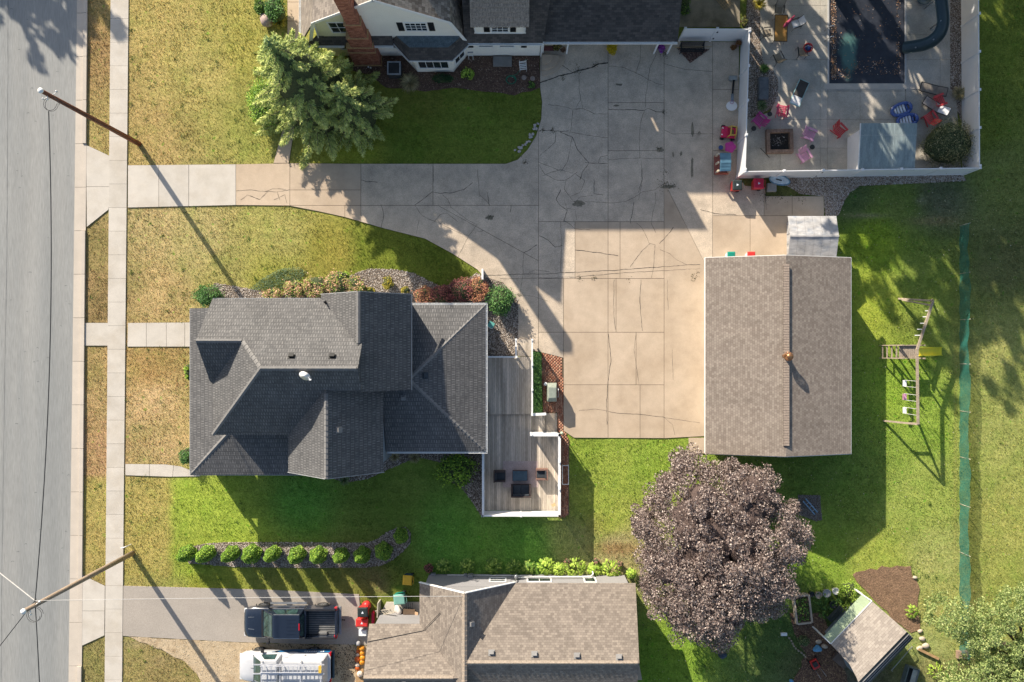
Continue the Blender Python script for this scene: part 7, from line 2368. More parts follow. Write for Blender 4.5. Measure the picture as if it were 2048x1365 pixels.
# ------------------------------------------------------------------ metal-roofed pool shed
t = thing('pool_shed', 'white shed with blue-grey corrugated metal roof in the pool yard', 'shed')
sxa, sxb = P2(1722, 0, 2.3)[0], P2(1834, 0, 2.3)[0]
syn, sys_ = P2(0, 247, 2.3)[1], P2(0, 341, 1.95)[1]
wall_block(t, [(P2(1694, 0)[0], syn - .35), (sxb - .15, syn - .35), (sxb - .15, sys_ + .1), (P2(1694, 0)[0], sys_ + .1)], .0, 1.92, VINYL)
def corrug(xa, xb, ya, yb, za, zb, m, name, par, pitch=.076, amp=.018):
 n = int((xb - xa) / pitch * 6)
 mb = MB()
 for i in range(n + 1):
  x = xa + (xb - xa) * i / n
  w = amp * math.sin(2 * math.pi * (x - xa) / pitch)
  mb.v += [(x, ya, za + w), (x, yb, zb + w)]
 for i in range(n):
  mb.f.append((2 * i, 2 * i + 2, 2 * i + 3, 2 * i + 1))
 return mb.build(name, m, par)
CORR = mat('metal_blue_grey', alb(178, 194, 194, .95), rough=.45, metal=.15, var=.14, scale=1.6, fine=.1, fscale=10, stretch=(3, .5, 1))
for k in range(5):
 w = (sxb - sxa) / 5
 corrug(sxa + k * w, sxa + (k + 1) * w - .005, sys_, syn, 1.97 + .004 * (k % 2), 2.33 + .004 * (k % 2), CORR, 'roof_sheet', t)
mb = MB()
for k in range(0, 46):
 for f in (.28,):
  x = sxa + .04 + k * .08
  if x < sxb:
   mb.box((x, syn - .75, 2.26), (.02, .02, .01))
mb.build('screws', WHITE, t)['kind'] = 'stuff'
MB().bar((P2(1694, 0)[0] - .0, sys_, 1.93), (P2(1694, 0)[0], syn - .35, 1.95), .06, .06).bar((sxa - .02, sys_, 1.93), (sxa - .02, syn, 2.28), .05, .08).build('trim', WHITE, t)
# ------------------------------------------------------------------ white storage shed by the garage
t = thing('storage_shed', 'weathered white resin shed with low gable roof at the north-east corner of the garage', 'shed')
xA, xB = P2(1592, 0, 1.9)[0], P2(1672, 0, 1.9)[0]
yA, yB = P2(0, 432, 1.9)[1], P2(0, 517, 1.9)[1] + .05
ymid = (yA + yB) / 2
RES = mat('resin_white', (.42, .41, .40, 1), rough=.6, var=.20, scale=1.8, fine=.08, col2=(.27, .29, .32, 1), c2scale=1.6, c2lo=.5, c2hi=.7, stretch=(1, 2.2, 1))
wall_block(t, [(P2(1573, 0)[0], yA - .15), (xB - .1, yA - .15), (xB - .1, yB), (P2(1573, 0)[0], yB)], 0.02, 1.78, RES)
gable_wall(t, (P2(1573, 0)[0], yA - .15), (P2(1573, 0)[0], yB), 1.7, [(0, 1.78), (.5, 2.2), (1, 1.78)], RES)
for k in range(6):
 w = (xB + .06 - xA + .5) / 6
 x0_ = xA - .5 + k * w
 MB().slab([(x0_, yA, 1.83), (x0_ + w - .012, yA, 1.83), (x0_ + w - .012, ymid, 2.27), (x0_, ymid, 2.27)], .04).build('roof_panel', RES, t)
 MB().slab([(x0_, yB, 1.83), (x0_ + w - .012, yB, 1.83), (x0_ + w - .012, ymid, 2.27), (x0_, ymid, 2.27)], .04).build('roof_panel', RES, t)
MB().bar((xA - .5, ymid, 2.28), (xB + .06, ymid, 2.28), .10, .03).build('ridge_strip', RES, t)
for k in range(4):
 y = yA - .3 - k * (yA - yB - .3) / 3.6
 MB().bar((P2(1573, 0)[0] - .015, y, .1), (P2(1573, 0)[0] - .015, y, 1.75), .03, .02).build('door_seam', mat('seam_grey', (.25, .26, .27, 1)), t)
# ------------------------------------------------------------------ wheeled bins and tubs
def cart(label, c, rz_, body, lid, h=1.02, w=.56, d=.66, mark=None, z=.04, handle=True, name='wheelie_bin'):
 t = thing(name, label, 'bin', (c[0], c[1], z), rz_)
 mb = MB().add([(-w * .38, -d * .38, .05), (w * .38, -d * .38, .05), (w * .38, d * .38, .05), (-w * .38, d * .38, .05),
     (-w / 2, -d / 2, h * .9), (w / 2, -d / 2, h * .9), (w / 2, d / 2, h * .9), (-w / 2, d / 2, h * .9)],
     [(3, 2, 1, 0), (0, 1, 5, 4), (1, 2, 6, 5), (2, 3, 7, 6), (3, 0, 4, 7), (4, 5, 6, 7)])
 mb.build('body', body, t, bevel=.025)
 mb = MB().add([(-w / 2 - .02, -d / 2 - .02, h * .9 + .002), (w / 2 + .02, -d / 2 - .02, h * .9 + .002), (w / 2 + .02, d / 2 + .02, h * .9 + .002), (-w / 2 - .02, d / 2 + .02, h * .9 + .002),
     (-w * .42, -d * .40, h), (w * .42, -d * .40, h), (w * .42, d * .44, h * 1.01), (-w * .42, d * .44, h * 1.01)],
     [(3, 2, 1, 0), (0, 1, 5, 4), (1, 2, 6, 5), (2, 3, 7, 6), (3, 0, 4, 7), (4, 5, 6, 7)])
 mb.build('lid', lid, t, bevel=.02)
 if handle:
  MB().tube([(-w * .36, d / 2, h * .88), (-w * .36, d / 2 + .1, h * .9), (w * .36, d / 2 + .1, h * .9), (w * .36, d / 2, h * .88)], .016, 6).build('handle', lid, t)
 for s in (-1, 1):
  MB().tube([(s * (w * .42 - .03), d * .34, .12), (s * (w * .42 + .03), d * .34, .12)], .12, 12).build('wheel', BLACK, t)
 if mark:
  MB().add([(-.08, -.06, h * 1.012), (.08, -.06, h * 1.012), (0, .10, h * 1.012)], [(0, 1, 2)]).build('mark', mark, t)
 return t
REDP = mat('red_bin', (.55, .035, .03, 1), rough=.4, var=.06, fine=0)
CRIM = mat('crimson_bin', (.50, .012, .05, 1), rough=.4, var=.06, fine=0)
DKG = mat('dark_lid', (.025, .035, .035, 1), rough=.45, var=.08, fine=0)
GRN = mat('green_lid', (.01, .22, .16, 1), rough=.4, var=.06, fine=0)
BLUM = mat('mark_pale', (.7, .75, .8, 1), rough=.5)
cart('orange-red bin with dark lid and white emblem at the inner corner of the vinyl fence', P2(1474, 371, .9), -math.pi / 2, REDP, DKG, 1.0, .66, .62, BLUM)
cart('crimson bin with red lid and pale emblem, second along the vinyl fence', P2(1517, 368, .9), -math.pi / 2, REDP, CRIM, 1.0, .66, .66, BLUM)
cart('bin with dark green lid against the north wall of the brown garage', P2(1463, 513, 1.0), math.pi, WHITE, GRN, 1.0, .5, .6)
cart('red-lidded bin beside the green one against the garage north wall', P2(1503, 513, 1.0), math.pi, WHITE, REDP, 1.0, .5, .6)
cart('red bin with black and clear lid at the end of the asphalt drive', P2(726, 1224, .9), 0.02, REDP, DKG, 1.05, .66, .62, BLUM)
cart('smaller red bin with two-part red lid, south of the black-lidded one', P2(724, 1246, .7), 0, REDP, REDP, .75, .78, .52, BLUM)
YEL = mat('yellow_lid', (.62, .38, .03, 1), rough=.45, var=.06, fine=0)
TEL = mat('teal_lid', (.16, .34, .29, 1), rough=.5, var=.06, fine=0)
cart('bin with yellow lid alone on the shaded lawn by the southern house', P2(815, 1161, .9), -math.pi / 2 - .08, mat('bin_dark_blue', (.03, .08, .12, 1)), YEL, .95, .62, .60)
cart('bin with pale teal lid next to the cardboard and ladder', P2(799, 1199, .9), -math.pi / 2 + .1, GRN, TEL, 1.0, .66, .74)
t = thing('tub', 'white lidded tub between the red bins and the pumpkins', 'tub', (*P2(725, 1267, .4), .03))
MB().bb(-.26, .26, -.2, .2, 0, .36).build('tub', mat('tub_blue_white', (.50, .54, .66, 1), rough=.4), t, bevel=.03)
MB().bb(-.24, .24, -.18, .18, .362, .39).build('lid', WHITE, t, bevel=.01)
t = thing('bucket', 'round red bucket-like toy behind the black-lidded bin', 'bucket', (*P2(733, 1211, .4), .0))
MB().lathe([(.22, 0), (.30, .42), (.31, .45), (.12, .62), (.02, .64)], (0, 0, 0), 18).build('bucket', REDP, t)
tag(MB().box((0, 0, .3), (.12, .75, .6)).build('sled', CRIM, None, (*P2(746, 1236, .4), 0)), 'dark red plastic sled standing on edge right of the red bins', 'sled')
# pumpkins
def pumpkin(label, c, r, m, group='pumpkins lined up along the southern house'):
 t = thing('pumpkin', label, 'pumpkin', (c[0], c[1], .02), R.uniform(0, 6), group)
 mb = MB()
 nseg, nr = 20, 7
 vs, fs = [], []
 for i in range(nr + 1):
  f = math.pi * i / nr
  for k in range(nseg):
   a_ = 2 * math.pi * k / nseg
   rr_ = r * math.sin(f) * (1 + .07 * math.cos(a_ * 10)) + .001
   vs.append((rr_ * math.cos(a_), rr_ * math.sin(a_), r * .8 - r * .78 * math.cos(f) * (1 - .15 * (abs(math.cos(f)) ** 4))))
 for i in range(nr):
  for k in range(nseg):
   fs.append((i * nseg + k, i * nseg + (k + 1) % nseg, (i + 1) * nseg + (k + 1) % nseg, (i + 1) * nseg + k))
 mb.add(vs, fs, True).build('flesh', m, t)
 MB().tube([(0, 0, r * 1.4), (r * .1, 0, r * 1.75)], [r * .12, r * .08], 6).build('stalk', mat('stalk', (.16, .15, .06, 1)), t)
OR1 = mat('pumpkin_orange', (.62, .24, .015, 1), rough=.45, var=.1)
OR2 = mat('pumpkin_red', (.50, .10, .015, 1), rough=.45, var=.1)
OR3 = mat('pumpkin_white', (.66, .54, .44, 1), rough=.5, var=.1)
PKN = [(724, 1297, .19, OR1, 'big orange pumpkin at the north end of the line'), (724, 1307, .17, OR1, 'orange pumpkin second down the right file'), (725, 1316, .19, OR1, 'orange pumpkin in the middle of the right file'), (724, 1325, .19, OR1, 'last orange pumpkin of the right file'),
  (717, 1293, .11, OR1, 'small yellow-orange pumpkin at the north tip of the line'), (716, 1298, .11, OR1, 'small orange pumpkin next to the big northern one'), (716, 1304, .13, OR2, 'small deep orange pumpkin in the left file'), (715.5, 1310.5, .12, OR3, 'small pale pumpkin in the left file'),
  (715, 1319, .20, OR2, 'big red-orange pumpkin in the left file'), (715, 1330, .16, OR3, 'cream pumpkin below the big red-orange one'), (715, 1337, .15, OR2, 'rust-coloured gourd under the cream pumpkin'), (720, 1348, .21, OR3, 'large white pumpkin on the timber planter, southernmost of all')]
for (px, py, r, m, lab) in PKN:
 pumpkin(lab, P2(px, py, .15), r, m)
tag(MB().bb(-.25, .25, -.9, .5, 0, .12).build('timber_edging', mat('timber_tan', alb(196, 160, 116), var=.15), None, (*P2(720, 1352), 0)), 'tan timber planter edge at the corner of the southern house', 'planter')
tag(MB().lathe([(.14, 0), (.17, .3), (.14, .36), (.05, .4)], (0, 0, 0), 12).build('bucket', mat('bucket_grey', (.35, .34, .34, 1)), None, (*P2(718, 1284), .02)), 'grey round pot just north of the pumpkins', 'pot')
# ladder, cardboard and bags by the porch
t = thing('step_ladder', 'pale wooden step ladder leaning by the porch of the southern house', 'ladder', (*P2(770, 1222, .3), .12), -.75)
LW = mat('ladder_wood', alb(206, 196, 178), rough=.7, var=.1)
for s in (-1, 1):
 MB().bar((s * .2 - .3, -.55, .05), (s * .16 + .3, .55, .85), .035, .06).build('stile', LW, t)
for k in range(6):
 f = (k + .5) / 6
 MB().bar((-.2 - .3 + .6 * f, -.55 + 1.1 * f, .05 + .8 * f), (.2 - .3 + .6 * f, -.55 + 1.1 * f, .05 + .8 * f), .07, .025).build('rung', LW, t)
tag(MB().add([(-.05, -.5, 0), (.05, -.5, 0), (.05, .5, 0), (-.05, .5, 0), (-.12, -.5, .7), (-.06, -.5, .7), (-.02, .45, .7), (-.08, .45, .7)], [(3, 2, 1, 0), (0, 1, 5, 4), (1, 2, 6, 5), (2, 3, 7, 6), (3, 0, 4, 7), (4, 5, 6, 7)]).build('white_board', LW, None, (*P2(759, 1217, .3), .0)), 'tall white board leaning beside the step ladder', 'board')
CARD = mat('cardboard', alb(206, 172, 138), rough=.9, var=.08)
t = thing('cardboard_box', 'open cardboard box with its flaps up below the teal-lidded bin', 'box', (*P2(818, 1227, .4), .12), -.05)
MB().bb(-.38, .38, -.18, .18, 0, .4).build('box', CARD, t)
for s in (-1, 1):
 MB().slab([(-.38, s * .18, .402), (.38, s * .18, .402), (.40, s * .34, .47), (-.36, s * .34, .47)], .01).build('flap', CARD, t)
MB().slab([(.38, -.18, .402), (.38, .18, .402), (.62, .16, .5), (.62, -.2, .5)], .01).build('flap', CARD, t)
tag(MB().blob((0, 0, .22), (.24, .32, .24), 12, 3, .16).build('white_sack', mat('sack_white', (.62, .58, .54, 1), rough=.7), None, (*P2(797, 1219, .2), .1)), 'white plastic sack between the ladder and the cardboard box', 'sack')
t = thing('pallet', 'dark slatted panel leaning behind the cardboard box', 'pallet', (*P2(815, 1214, .3), .1))
for k in range(6):
 MB().bar((-.3 + k * .12, -.25, .3), (-.22 + k * .12, .35, .55), .08, .02).build('slat', mat('pallet_dark', (.09, .09, .09, 1), rough=.8), t)
# ------------------------------------------------------------------ toys and things on the big driveway
t = thing('garden_bench', 'black slatted bench against the white fence above the brown leaf pile', 'bench', (*P2(1384, 98, .45), .045))
for k in range(4):
 MB().bar((-.78, -.17 + k * .11, .44), (.78, -.17 + k * .11, .44), .085, .025).build('seat_slat', BLACK, t)
for k in range(3):
 MB().bar((-.78, .24 + k * .03, .52 + k * .12), (.78, .24 + k * .03, .52 + k * .12), .02, .09).build('back_slat', BLACK, t)
for s in (-1, 1):
 MB().bar((s * .74, -.2, 0), (s * .74, -.2, .62), .05).bar((s * .74, .26, 0), (s * .74, .32, .86), .05).build('leg', BLACK, t)
 MB().bar((s * .74, -.24, .63), (s * .74, .28, .63), .07, .03).build('armrest', BLACK, t)
pts = []
a_, b_, c_ = P2(1352, 96), P2(1418, 100), P2(1380, 127)
for _ in range(1500):
 u, v = R.random(), R.random()
 if u + v > 1: u, v = 1 - u, 1 - v
 pts.append((a_[0] + (b_[0] - a_[0]) * u + (c_[0] - a_[0]) * v, a_[1] + (b_[1] - a_[1]) * u + (c_[1] - a_[1]) * v, R.uniform(.05, .13)))
C = np.array(pts)
V, F = leaf_faces(C, NR.uniform(.05, .11, len(C)), NR, .5)
np_mesh('leaf_litter', V, F, leaf_mat('litter', [(0, (.05, .025, .02, 1)), (.6, (.18, .09, .07, 1)), (1, (.36, .26, .20, 1))], transl=.05), NR.random(len(F)))['kind'] = 'stuff'
tag(MB().bar(P(1349, 95, .5), P(1424, 94, .5), .04, .04).build('timber_rail', mat('pale_wood', alb(214, 186, 140))), 'thin pale pole lying behind the black bench', 'pole')
def flowerpot(label, c, r, h, mp_, fm, fr, fh, n=500, leaf=.05, name='flower_pot', zb=.045):
 t = thing(name, label, 'flower pot', (c[0], c[1], zb))
 MB().lathe([(r * .7, 0), (r, h), (r * 1.06, h), (r * .9, h), (r * .85, h * .9)], (0, 0, 0), 18).build('pot', mp_, t)
 cc = ellip(26, fr * .8, fr * .8, fh * .6, .6, -.1)
 cc[:, 2] += h
 C = clumps(cc, fr * .3, max(8, n // 26), 1, .5)
 crown('flowers', C, NR.uniform(.7, 1.3, len(C)) * leaf, fm, t, .5, .8)
 return t
YF = leaf_mat('petal_yellow', [(0, (.16, .14, .01, 1)), (.3, (.60, .42, .01, 1)), (1, (.80, .62, .02, 1))], transl=.15)
PF = leaf_mat('petal_purple', [(0, (.06, .05, .03, 1)), (.35, (.22, .03, .10, 1)), (.6, (.34, .06, .50, 1)), (1, (.52, .16, .75, 1))], transl=.15)
TERR = mat('terracotta', (.34, .16, .10, 1), rough=.8, var=.1)
flowerpot('big yellow chrysanthemum in a pot under the garage wing eave', P2(1224, 98, .4), .22, .3, TERR, YF, .44, .5, 1500, .06)
flowerpot('white pot of magenta and purple flowers at the east end of the eave', P2(1323, 97, .4), .2, .34, PORC, PF, .32, .4, 900, .06)
flowerpot('pot of yellow, green and brown flowers on the curved entry steps', P2(1114, 95, .4), .2, .3, TERR, leaf_mat('petal_mixed', [(0, (.02, .04, .01, 1)), (.5, (.10, .10, .02, 1)), (.8, (.40, .24, .10, 1)), (1, (.6, .55, .1, 1))]), .34, .42, 900, .06, zb=.14)
flowerpot('bronze-leaved plant pot on the entry steps beside the yellow flowers', P2(1126, 100, .3), .13, .22, TERR, leaf_mat('leaf_bronze', [(0, (.10, .05, .03, 1)), (1, (.32, .20, .12, 1))]), .22, .3, 300, .06)
flowerpot('terracotta pot with a small orange gourd at the inner fence corner', P2(1476, 88, .3), .2, .4, mat('terracotta_pink', (.42, .25, .22, 1), rough=.8), leaf_mat('leaf_rust', [(0, (.12, .05, .02, 1)), (1, (.35, .18, .06, 1))]), .18, .2, 200, .07)
flowerpot('rust-coloured mum in the brown pot left of the fence corner', P2(1467, 95, .3), .15, .25, TERR, leaf_mat('leaf_rust', [(0, (.12, .05, .02, 1)), (1, (.35, .18, .06, 1))]), .24, .3, 400, .05)
t = thing('door_mat', 'dark red mat under the eave on the top entry step', 'mat', (*P2(1098, 97, .4), .362))
MB().bb(-.35, .35, -.16, .16, 0, .012).build('mat', mat('mat_red', (.14, .05, .05, 1), rough=.95), t)
t = thing('basketball_hoop', 'toddler basketball stand fallen along the fence with white round backboard', 'basketball hoop', (*P2(1466, 190, .2), .045))
MB().bb(-.28, .26, .95, 1.25, 0, .3).build('base', mat('base_grey', (.30, .32, .31, 1), rough=.5), t, bevel=.05)
MB().tube([(.04, .95, .22), (-.06, .0, .24)], .07, 8).build('pole', BLACK, t)
MB().tube([(-.06, .02, .24), (-.08, -.5, .25)], .10, 8).build('sleeve', mat('sleeve_blue_grey', (.18, .22, .26, 1)), t)
mb = MB()
pl = []
for k in range(24):
 a__ = 2 * math.pi * k / 24
 pl.append((-.12 + .37 * math.cos(a__), -.78 + .32 * math.sin(a__)))
mb.prism(pl, .26, .30)
mb.build('backboard', PORC, t)
MB().tube([(-.12 + .12 * math.cos(k), -.55 + .10 * math.sin(k), .34) for k in np.linspace(0, 6.28, 14)], .015, 5).build('rim', mat('rim_pink', (.5, .2, .35, 1)), t)
t = thing('ride_on_car', 'red and yellow toddler ride-on car with black wheels by the vinyl fence', 'toy car', (*P2(1457, 265, .4), .045), 1.45)
CRR = mat('toy_red', (.60, .02, .09, 1), rough=.35, var=.04, fine=0)
TYL = mat('toy_yellow', (.62, .42, .08, 1), rough=.4, var=.04, fine=0)
MB().bb(-.38, .38, .02, .46, .14, .42).build('bonnet', CRR, t, bevel=.08)
MB().bb(-.36, .36, -.5, .02, .14, .30).build('body', CRR, t, bevel=.05)
mb = MB()
for s in (-1, 1):
 mb.tube([(s * .32, .05, .4), (s * .30, -.05, .85), (s * .26, -.40, .85), (s * .32, -.48, .3)], .04, 8)
mb.tube([(-.30, -.05, .85), (.30, -.05, .85)], .04, 8).tube([(-.26, -.40, .85), (.26, -.40, .85)], .04, 8)
mb.build('roof_frame', TYL, t)
MB().bb(-.2, .2, -.36, -.12, .30, .36).build('seat', mat('seat_brown', (.16, .12, .05, 1)), t, bevel=.02)
for s in (-1, 1):
 for q in (.34, -.38):
  MB().tube([(s * .34, q, .14), (s * .46, q, .14)], .14, 14).build('wheel', BLACK, t)
 MB().blob((s * .22, .42, .42), (.05, .05, .05), 2).build('headlight', PORC, t)
t = thing('play_table', 'round magenta toddler table beside the blue stool and toy car', 'toy table', (*P2(1460, 295, .4), .045))
mb = MB()
pl = [(.36 * (1 + .10 * math.cos(5 * k)) * math.cos(k), .36 * (1 + .10 * math.cos(5 * k)) * math.sin(k)) for k in np.linspace(0, 2 * math.pi, 40, endpoint=False)]
mb.prism(pl, .38, .44)
mb.build('top', mat('toy_magenta', (.46, .04, .26, 1), rough=.35, fine=0), t, bevel=.012)
for k in range(4):
 a__ = k * 1.57 + .4
 MB().tube([(.24 * math.cos(a__), .24 * math.sin(a__), 0), (.22 * math.cos(a__), .22 * math.sin(a__), .38)], .04, 8).build('leg', PORC, t)
tag(MB().blob((0, 0, .11), (.11, .11, .11), 9, 2, 0).build('ball', mat('ball_violet', (.30, .14, .40, 1), rough=.4), None, (*P2(1466, 281), .045)), 'small violet ball between the toy car and magenta table', 'ball')
t = thing('stool', 'small dark blue toddler stool left of the magenta table', 'stool', (*P2(1441, 296, .2), .045))
MB().prism([(.15 * math.cos(k), .15 * math.sin(k)) for k in np.linspace(0, 2 * math.pi, 16, endpoint=False)], .22, .26).build('seat', mat('toy_blue', (.05, .09, .25, 1), rough=.4), t)
for k in range(3):
 MB().tube([(.11 * math.cos(k * 2.1), .11 * math.sin(k * 2.1), 0), (.09 * math.cos(k * 2.1), .09 * math.sin(k * 2.1), .22)], .02, 6).build('leg', mat('toy_blue', (.05, .09, .25, 1)), t)
t = thing('toy_playhouse', 'small playhouse with slate blue roof and red and cream base by the fence', 'playhouse', (*P2(1444, 329, .4), .045))
CRM = mat('toy_cream', (.58, .50, .38, 1), rough=.5, fine=0)
TBL = mat('toy_slate', (.09, .19, .27, 1), rough=.35, fine=0)
MB().bb(-.46, .44, -.62, .62, 0, .34).build('base', mat('toy_brick', (.26, .09, .07, 1), rough=.6), t, bevel=.03)
for (x, y) in ((-.38, .55), (-.38, 0), (-.38, -.55), (.38, .55), (.38, -.55)):
 MB().bb(x - .06, x + .06, y - .06, y + .06, .34, 1.0).build('post', CRM, t, bevel=.015)
MB().slab([(-.30, -.60, 1.0), (.42, -.60, 1.0), (.42, 0, 1.12), (-.30, 0, 1.12)], .05).slab([(-.30, .60, 1.0), (.42, .60, 1.0), (.42, 0, 1.12), (-.30, 0, 1.12)], .05).build('roof', TBL, t)
mb = MB()
for k in range(6):
 mb.bb(-.26, .38, -.55 + k * .09, -.51 + k * .09, 1.02 + k * .017, 1.055 + k * .017)
mb.build('roof_ridge', TBL, t)
MB().bb(-.42, .40, -.68, -.60, .3, .55).build('counter', mat('toy_orange', (.42, .12, .07, 1), rough=.5), t, bevel=.02)
t = thing('toy_step', 'grey plastic step beside the second red bin', 'step', (*P2(1544, 375, .3), .03))
MB().bb(-.30, .30, -.28, .28, 0, .30).build('body', mat('step_grey', (.27, .26, .24, 1), rough=.7, var=.12), t, bevel=.03)
t = thing('paddling_board', 'blue-rimmed pale sled leaning on the vinyl fence behind the grey step', 'sled', (*P2(1556, 361, .3), .03), -.25)
pl = [(.68 * math.cos(k) * (1 + .1 * math.cos(k)), .28 * math.sin(k)) for k in np.linspace(0, 2 * math.pi, 26, endpoint=False)]
mb = MB()
o_ = len(mb.v)
mb.v += [(x, y, .42 + y * .55) for x, y in pl]
mb.f.append(tuple(range(26)))
mb.build('deck', mat('sled_pale', (.42, .52, .58, 1), rough=.4), t)
MB().tube([(x, y, .42 + y * .55) for x, y in pl + pl[:1]], .045, 6, cap=False).build('rim', mat('sled_blue', (.10, .22, .32, 1), rough=.4), t)
MB().tube([(-.2, 0, .43), (.2, 0, .43)], .04, 6).build('grip', IRON, t)
# ------------------------------------------------------------------ things in the northern house garden
t = thing('air_conditioner', 'grey air conditioner unit in the corner beside the brick chimney', 'air conditioner', (*P2(788, 137, .8), .03))
MB().bb(-.43, .43, -.43, .43, 0, .80).build('case', mat('ac_case', (.05, .055, .06, 1), rough=.6), t, bevel=.03)
mb = MB()
mb.bb(-.44, .44, .36, .44, .80, .84).bb(-.44, .44, -.44, -.36, .80, .84).bb(-.44, -.36, -.36, .36, .80, .84).bb(.36, .44, -.36, .36, .80, .84)
mb.build('top_frame', mat('ac_grey', (.34, .36, .38, 1), rough=.5), t)
for k in range(8):
 MB().tube([(.34 * math.cos(x) * (1 - k * .12), .34 * math.sin(x) * (1 - k * .12), .83) for x in np.linspace(0, 6.2832, 20)], .006, 4, cap=False).build('grille_ring', IRON, t)
for k in range(3):
 a__ = k * 2.09
 MB().slab([(0, 0, .74), (.3 * math.cos(a__), .3 * math.sin(a__), .74), (.3 * math.cos(a__ + .6), .3 * math.sin(a__ + .6), .78)], .01).build('fan_blade', mat('fan_grey', (.2, .22, .25, 1), metal=.5, rough=.3), t)
tag(MB().bb(-.62, .62, -.32, .32, 0, .22).build('cellar_hatch', mat('hatch_grey', alb(150, 148, 144), rough=.85, var=.1), None, (*P2(1005, 125), .02)), 'flat grey hatch cover on the mulch against the cream wall', 'hatch')
t = thing('garden_chair', 'white metal garden chair standing in the mulch right of the grey hatch', 'chair', (*P2(1046, 134, .4), .03), .1)
for k in range(4):
 MB().bar((-.2, -.18 + k * .11, .42), (.2, -.18 + k * .11, .42), .06, .015).build('seat_slat', WHITE, t)
for k in range(3):
 MB().bar((-.2, .22, .50 + k * .12), (.2, .24, .50 + k * .12), .015, .05).build('back_slat', WHITE, t)
for s in (-1, 1):
 MB().tube([(s * .22, -.22, 0), (s * .22, -.22, .60), (s * .22, .22, .60), (s * .22, .26, .85)], .016, 6).tube([(s * .22, .24, 0), (s * .22, .22, .6)], .016, 6).build('leg', WHITE, t)
t = thing('hose', 'coiled green garden hose at the edge of the mulch bed', 'hose', (*P2(1022, 161), .05))
pts = [(.26 * math.cos(k) * (1 + .02 * k), .22 * math.sin(k) * (1 + .02 * k), .02 + .004 * k) for k in np.linspace(0, 20, 90)]
pts += [(.3 + .1 * j, .15 + .17 * j + .08 * math.sin(j), .03) for j in range(1, 8)]
MB().tube(pts, .018, 5).build('hose', mat('hose_green', (.03, .17, .10, 1), rough=.4), t)
for (px, py, lab) in ((1048, 156, 'round pink stepping stone below the white garden chair'), (1065, 158, 'round pale stepping stone nearest the driveway')):
 tag(MB().lathe([(.16, 0), (.17, .03), (.15, .05)], (0, 0, 0), 16).build('stepping_stone', mat('step_stone', alb(186, 166, 154), var=.1), None, (*P2(px, py), .03)), lab, 'stepping stone')
t = thing('white_stool', 'white slatted stand against the wall at the right of the bay window', 'stand', (*P2(941, 106, .7), .03))
for s in (-1, 1):
 MB().bar((s * .14, -.22, 0), (s * .14, .0, .75), .03).build('leg', WHITE, t)
MB().bb(-.18, .18, -.05, .2, .75, .79).build('top', mat('ac_grey', (.34, .36, .38, 1)), t)
MB().bar((-.14, -.1, .4), (.14, -.1, .4), .03).build('crossbar', WHITE, t)
t = thing('garden_lights', 'pair of small pale solar lights at the foot of the brick chimney', 'light', (*P2(737, 135), .03))
for s in (0, .16):
 MB().lathe([(.05, 0), (.06, .08), (.02, .12)], (s, -s * .4, 0), 10).build('lamp', PORC, t)
# trellis lying in the back yard
t = thing('trellis', 'pale wooden trellis lying in the yard at the top edge between garage and fence', 'trellis', (*P2(1446, 3), .05), .7)
for k in range(5):
 MB().bar((-.3 + k * .15, -.6, .03), (-.3 + k * .15, .6, .03), .03, .02).build('slat', mat('pale_wood', alb(214, 186, 140)), t)
for k in range(6):
 MB().bar((-.34, -.5 + k * .2, .055), (.34, -.5 + k * .2, .055), .03, .02).build('slat', mat('pale_wood', alb(214, 186, 140)), t)
# ------------------------------------------------------------------ swing set
t = thing('swing_set', 'weathered timber swing set with bent top beam, platform and yellow slide', 'swing set')
SW = mat('swing_timber', alb(182, 166, 146), rough=.85, var=.14, scale=3, fine=.15, fscale=12)
hb = 2.35
A_, B_, C_ = Vector((*P2(1834, 700, hb), hb)), Vector((*P2(1836, 849, hb), hb)), Vector((*P2(1866, 602, hb), hb))
MB().bar(A_, B_, .13, .15).build('beam', SW, t)
MB().bar(A_, C_, .13, .15).build('beam', SW, t)
for (e_, g1) in ((B_, P2(1767, 842)),):
 MB().bar(e_, (g1[0], g1[1], 0), .11, .11).build('leg', SW, t)
 MB().bar(e_, (2 * e_.x - g1[0], e_.y - .05, 0), .11, .11).build('leg', SW, t)
 MB().bar((e_.x - .55, e_.y, 1.2), (e_.x + .55, e_.y - .03, 1.2), .06, .12).build('brace', SW, t)
g2 = P2(1797, 598)
MB().bar(C_, (g2[0], g2[1], 0), .11, .11).build('leg', SW, t)
MB().bar(C_ + Vector((-.1, -.3, 0)), (g2[0] + .1, g2[1] - .1, .3), .09, .05).build('brace', SW, t)
MB().bar(C_, (2 * C_.x - g2[0], C_.y + .2, 0), .11, .11).build('leg', SW, t)
pl0, pl1 = P2(1798, 716, 1.3), P2(1833, 692, 1.3)
n_ = 9
for k in range(n_):
 x = pl0[0] + (pl1[0] - pl0[0]) * (k + .5) / n_
 MB().bb(x - (pl1[0] - pl0[0]) / n_ / 2 + .006, x + (pl1[0] - pl0[0]) / n_ / 2 - .006, pl0[1], pl1[1], 1.27, 1.30).build('deck_board', SW, t)
xl = P2(1766, 0, .6)[0]
for y in (pl0[1] - .03, pl1[1] + .03):
 MB().bar((xl, y, .1), (pl0[0], y, 1.9), .05, .10).build('ladder_rail', SW, t)
 MB().bar((pl0[0], y, 1.35), (pl1[0] + .1, y, 1.35), .05, .14).build('platform_rail', SW, t)
 for x in (pl0[0], pl1[0] + .05):
  MB().bar((x, y, 0), (x, y, 2.3 if x > pl0[0] else 1.9), .09, .09).build('post', SW, t)
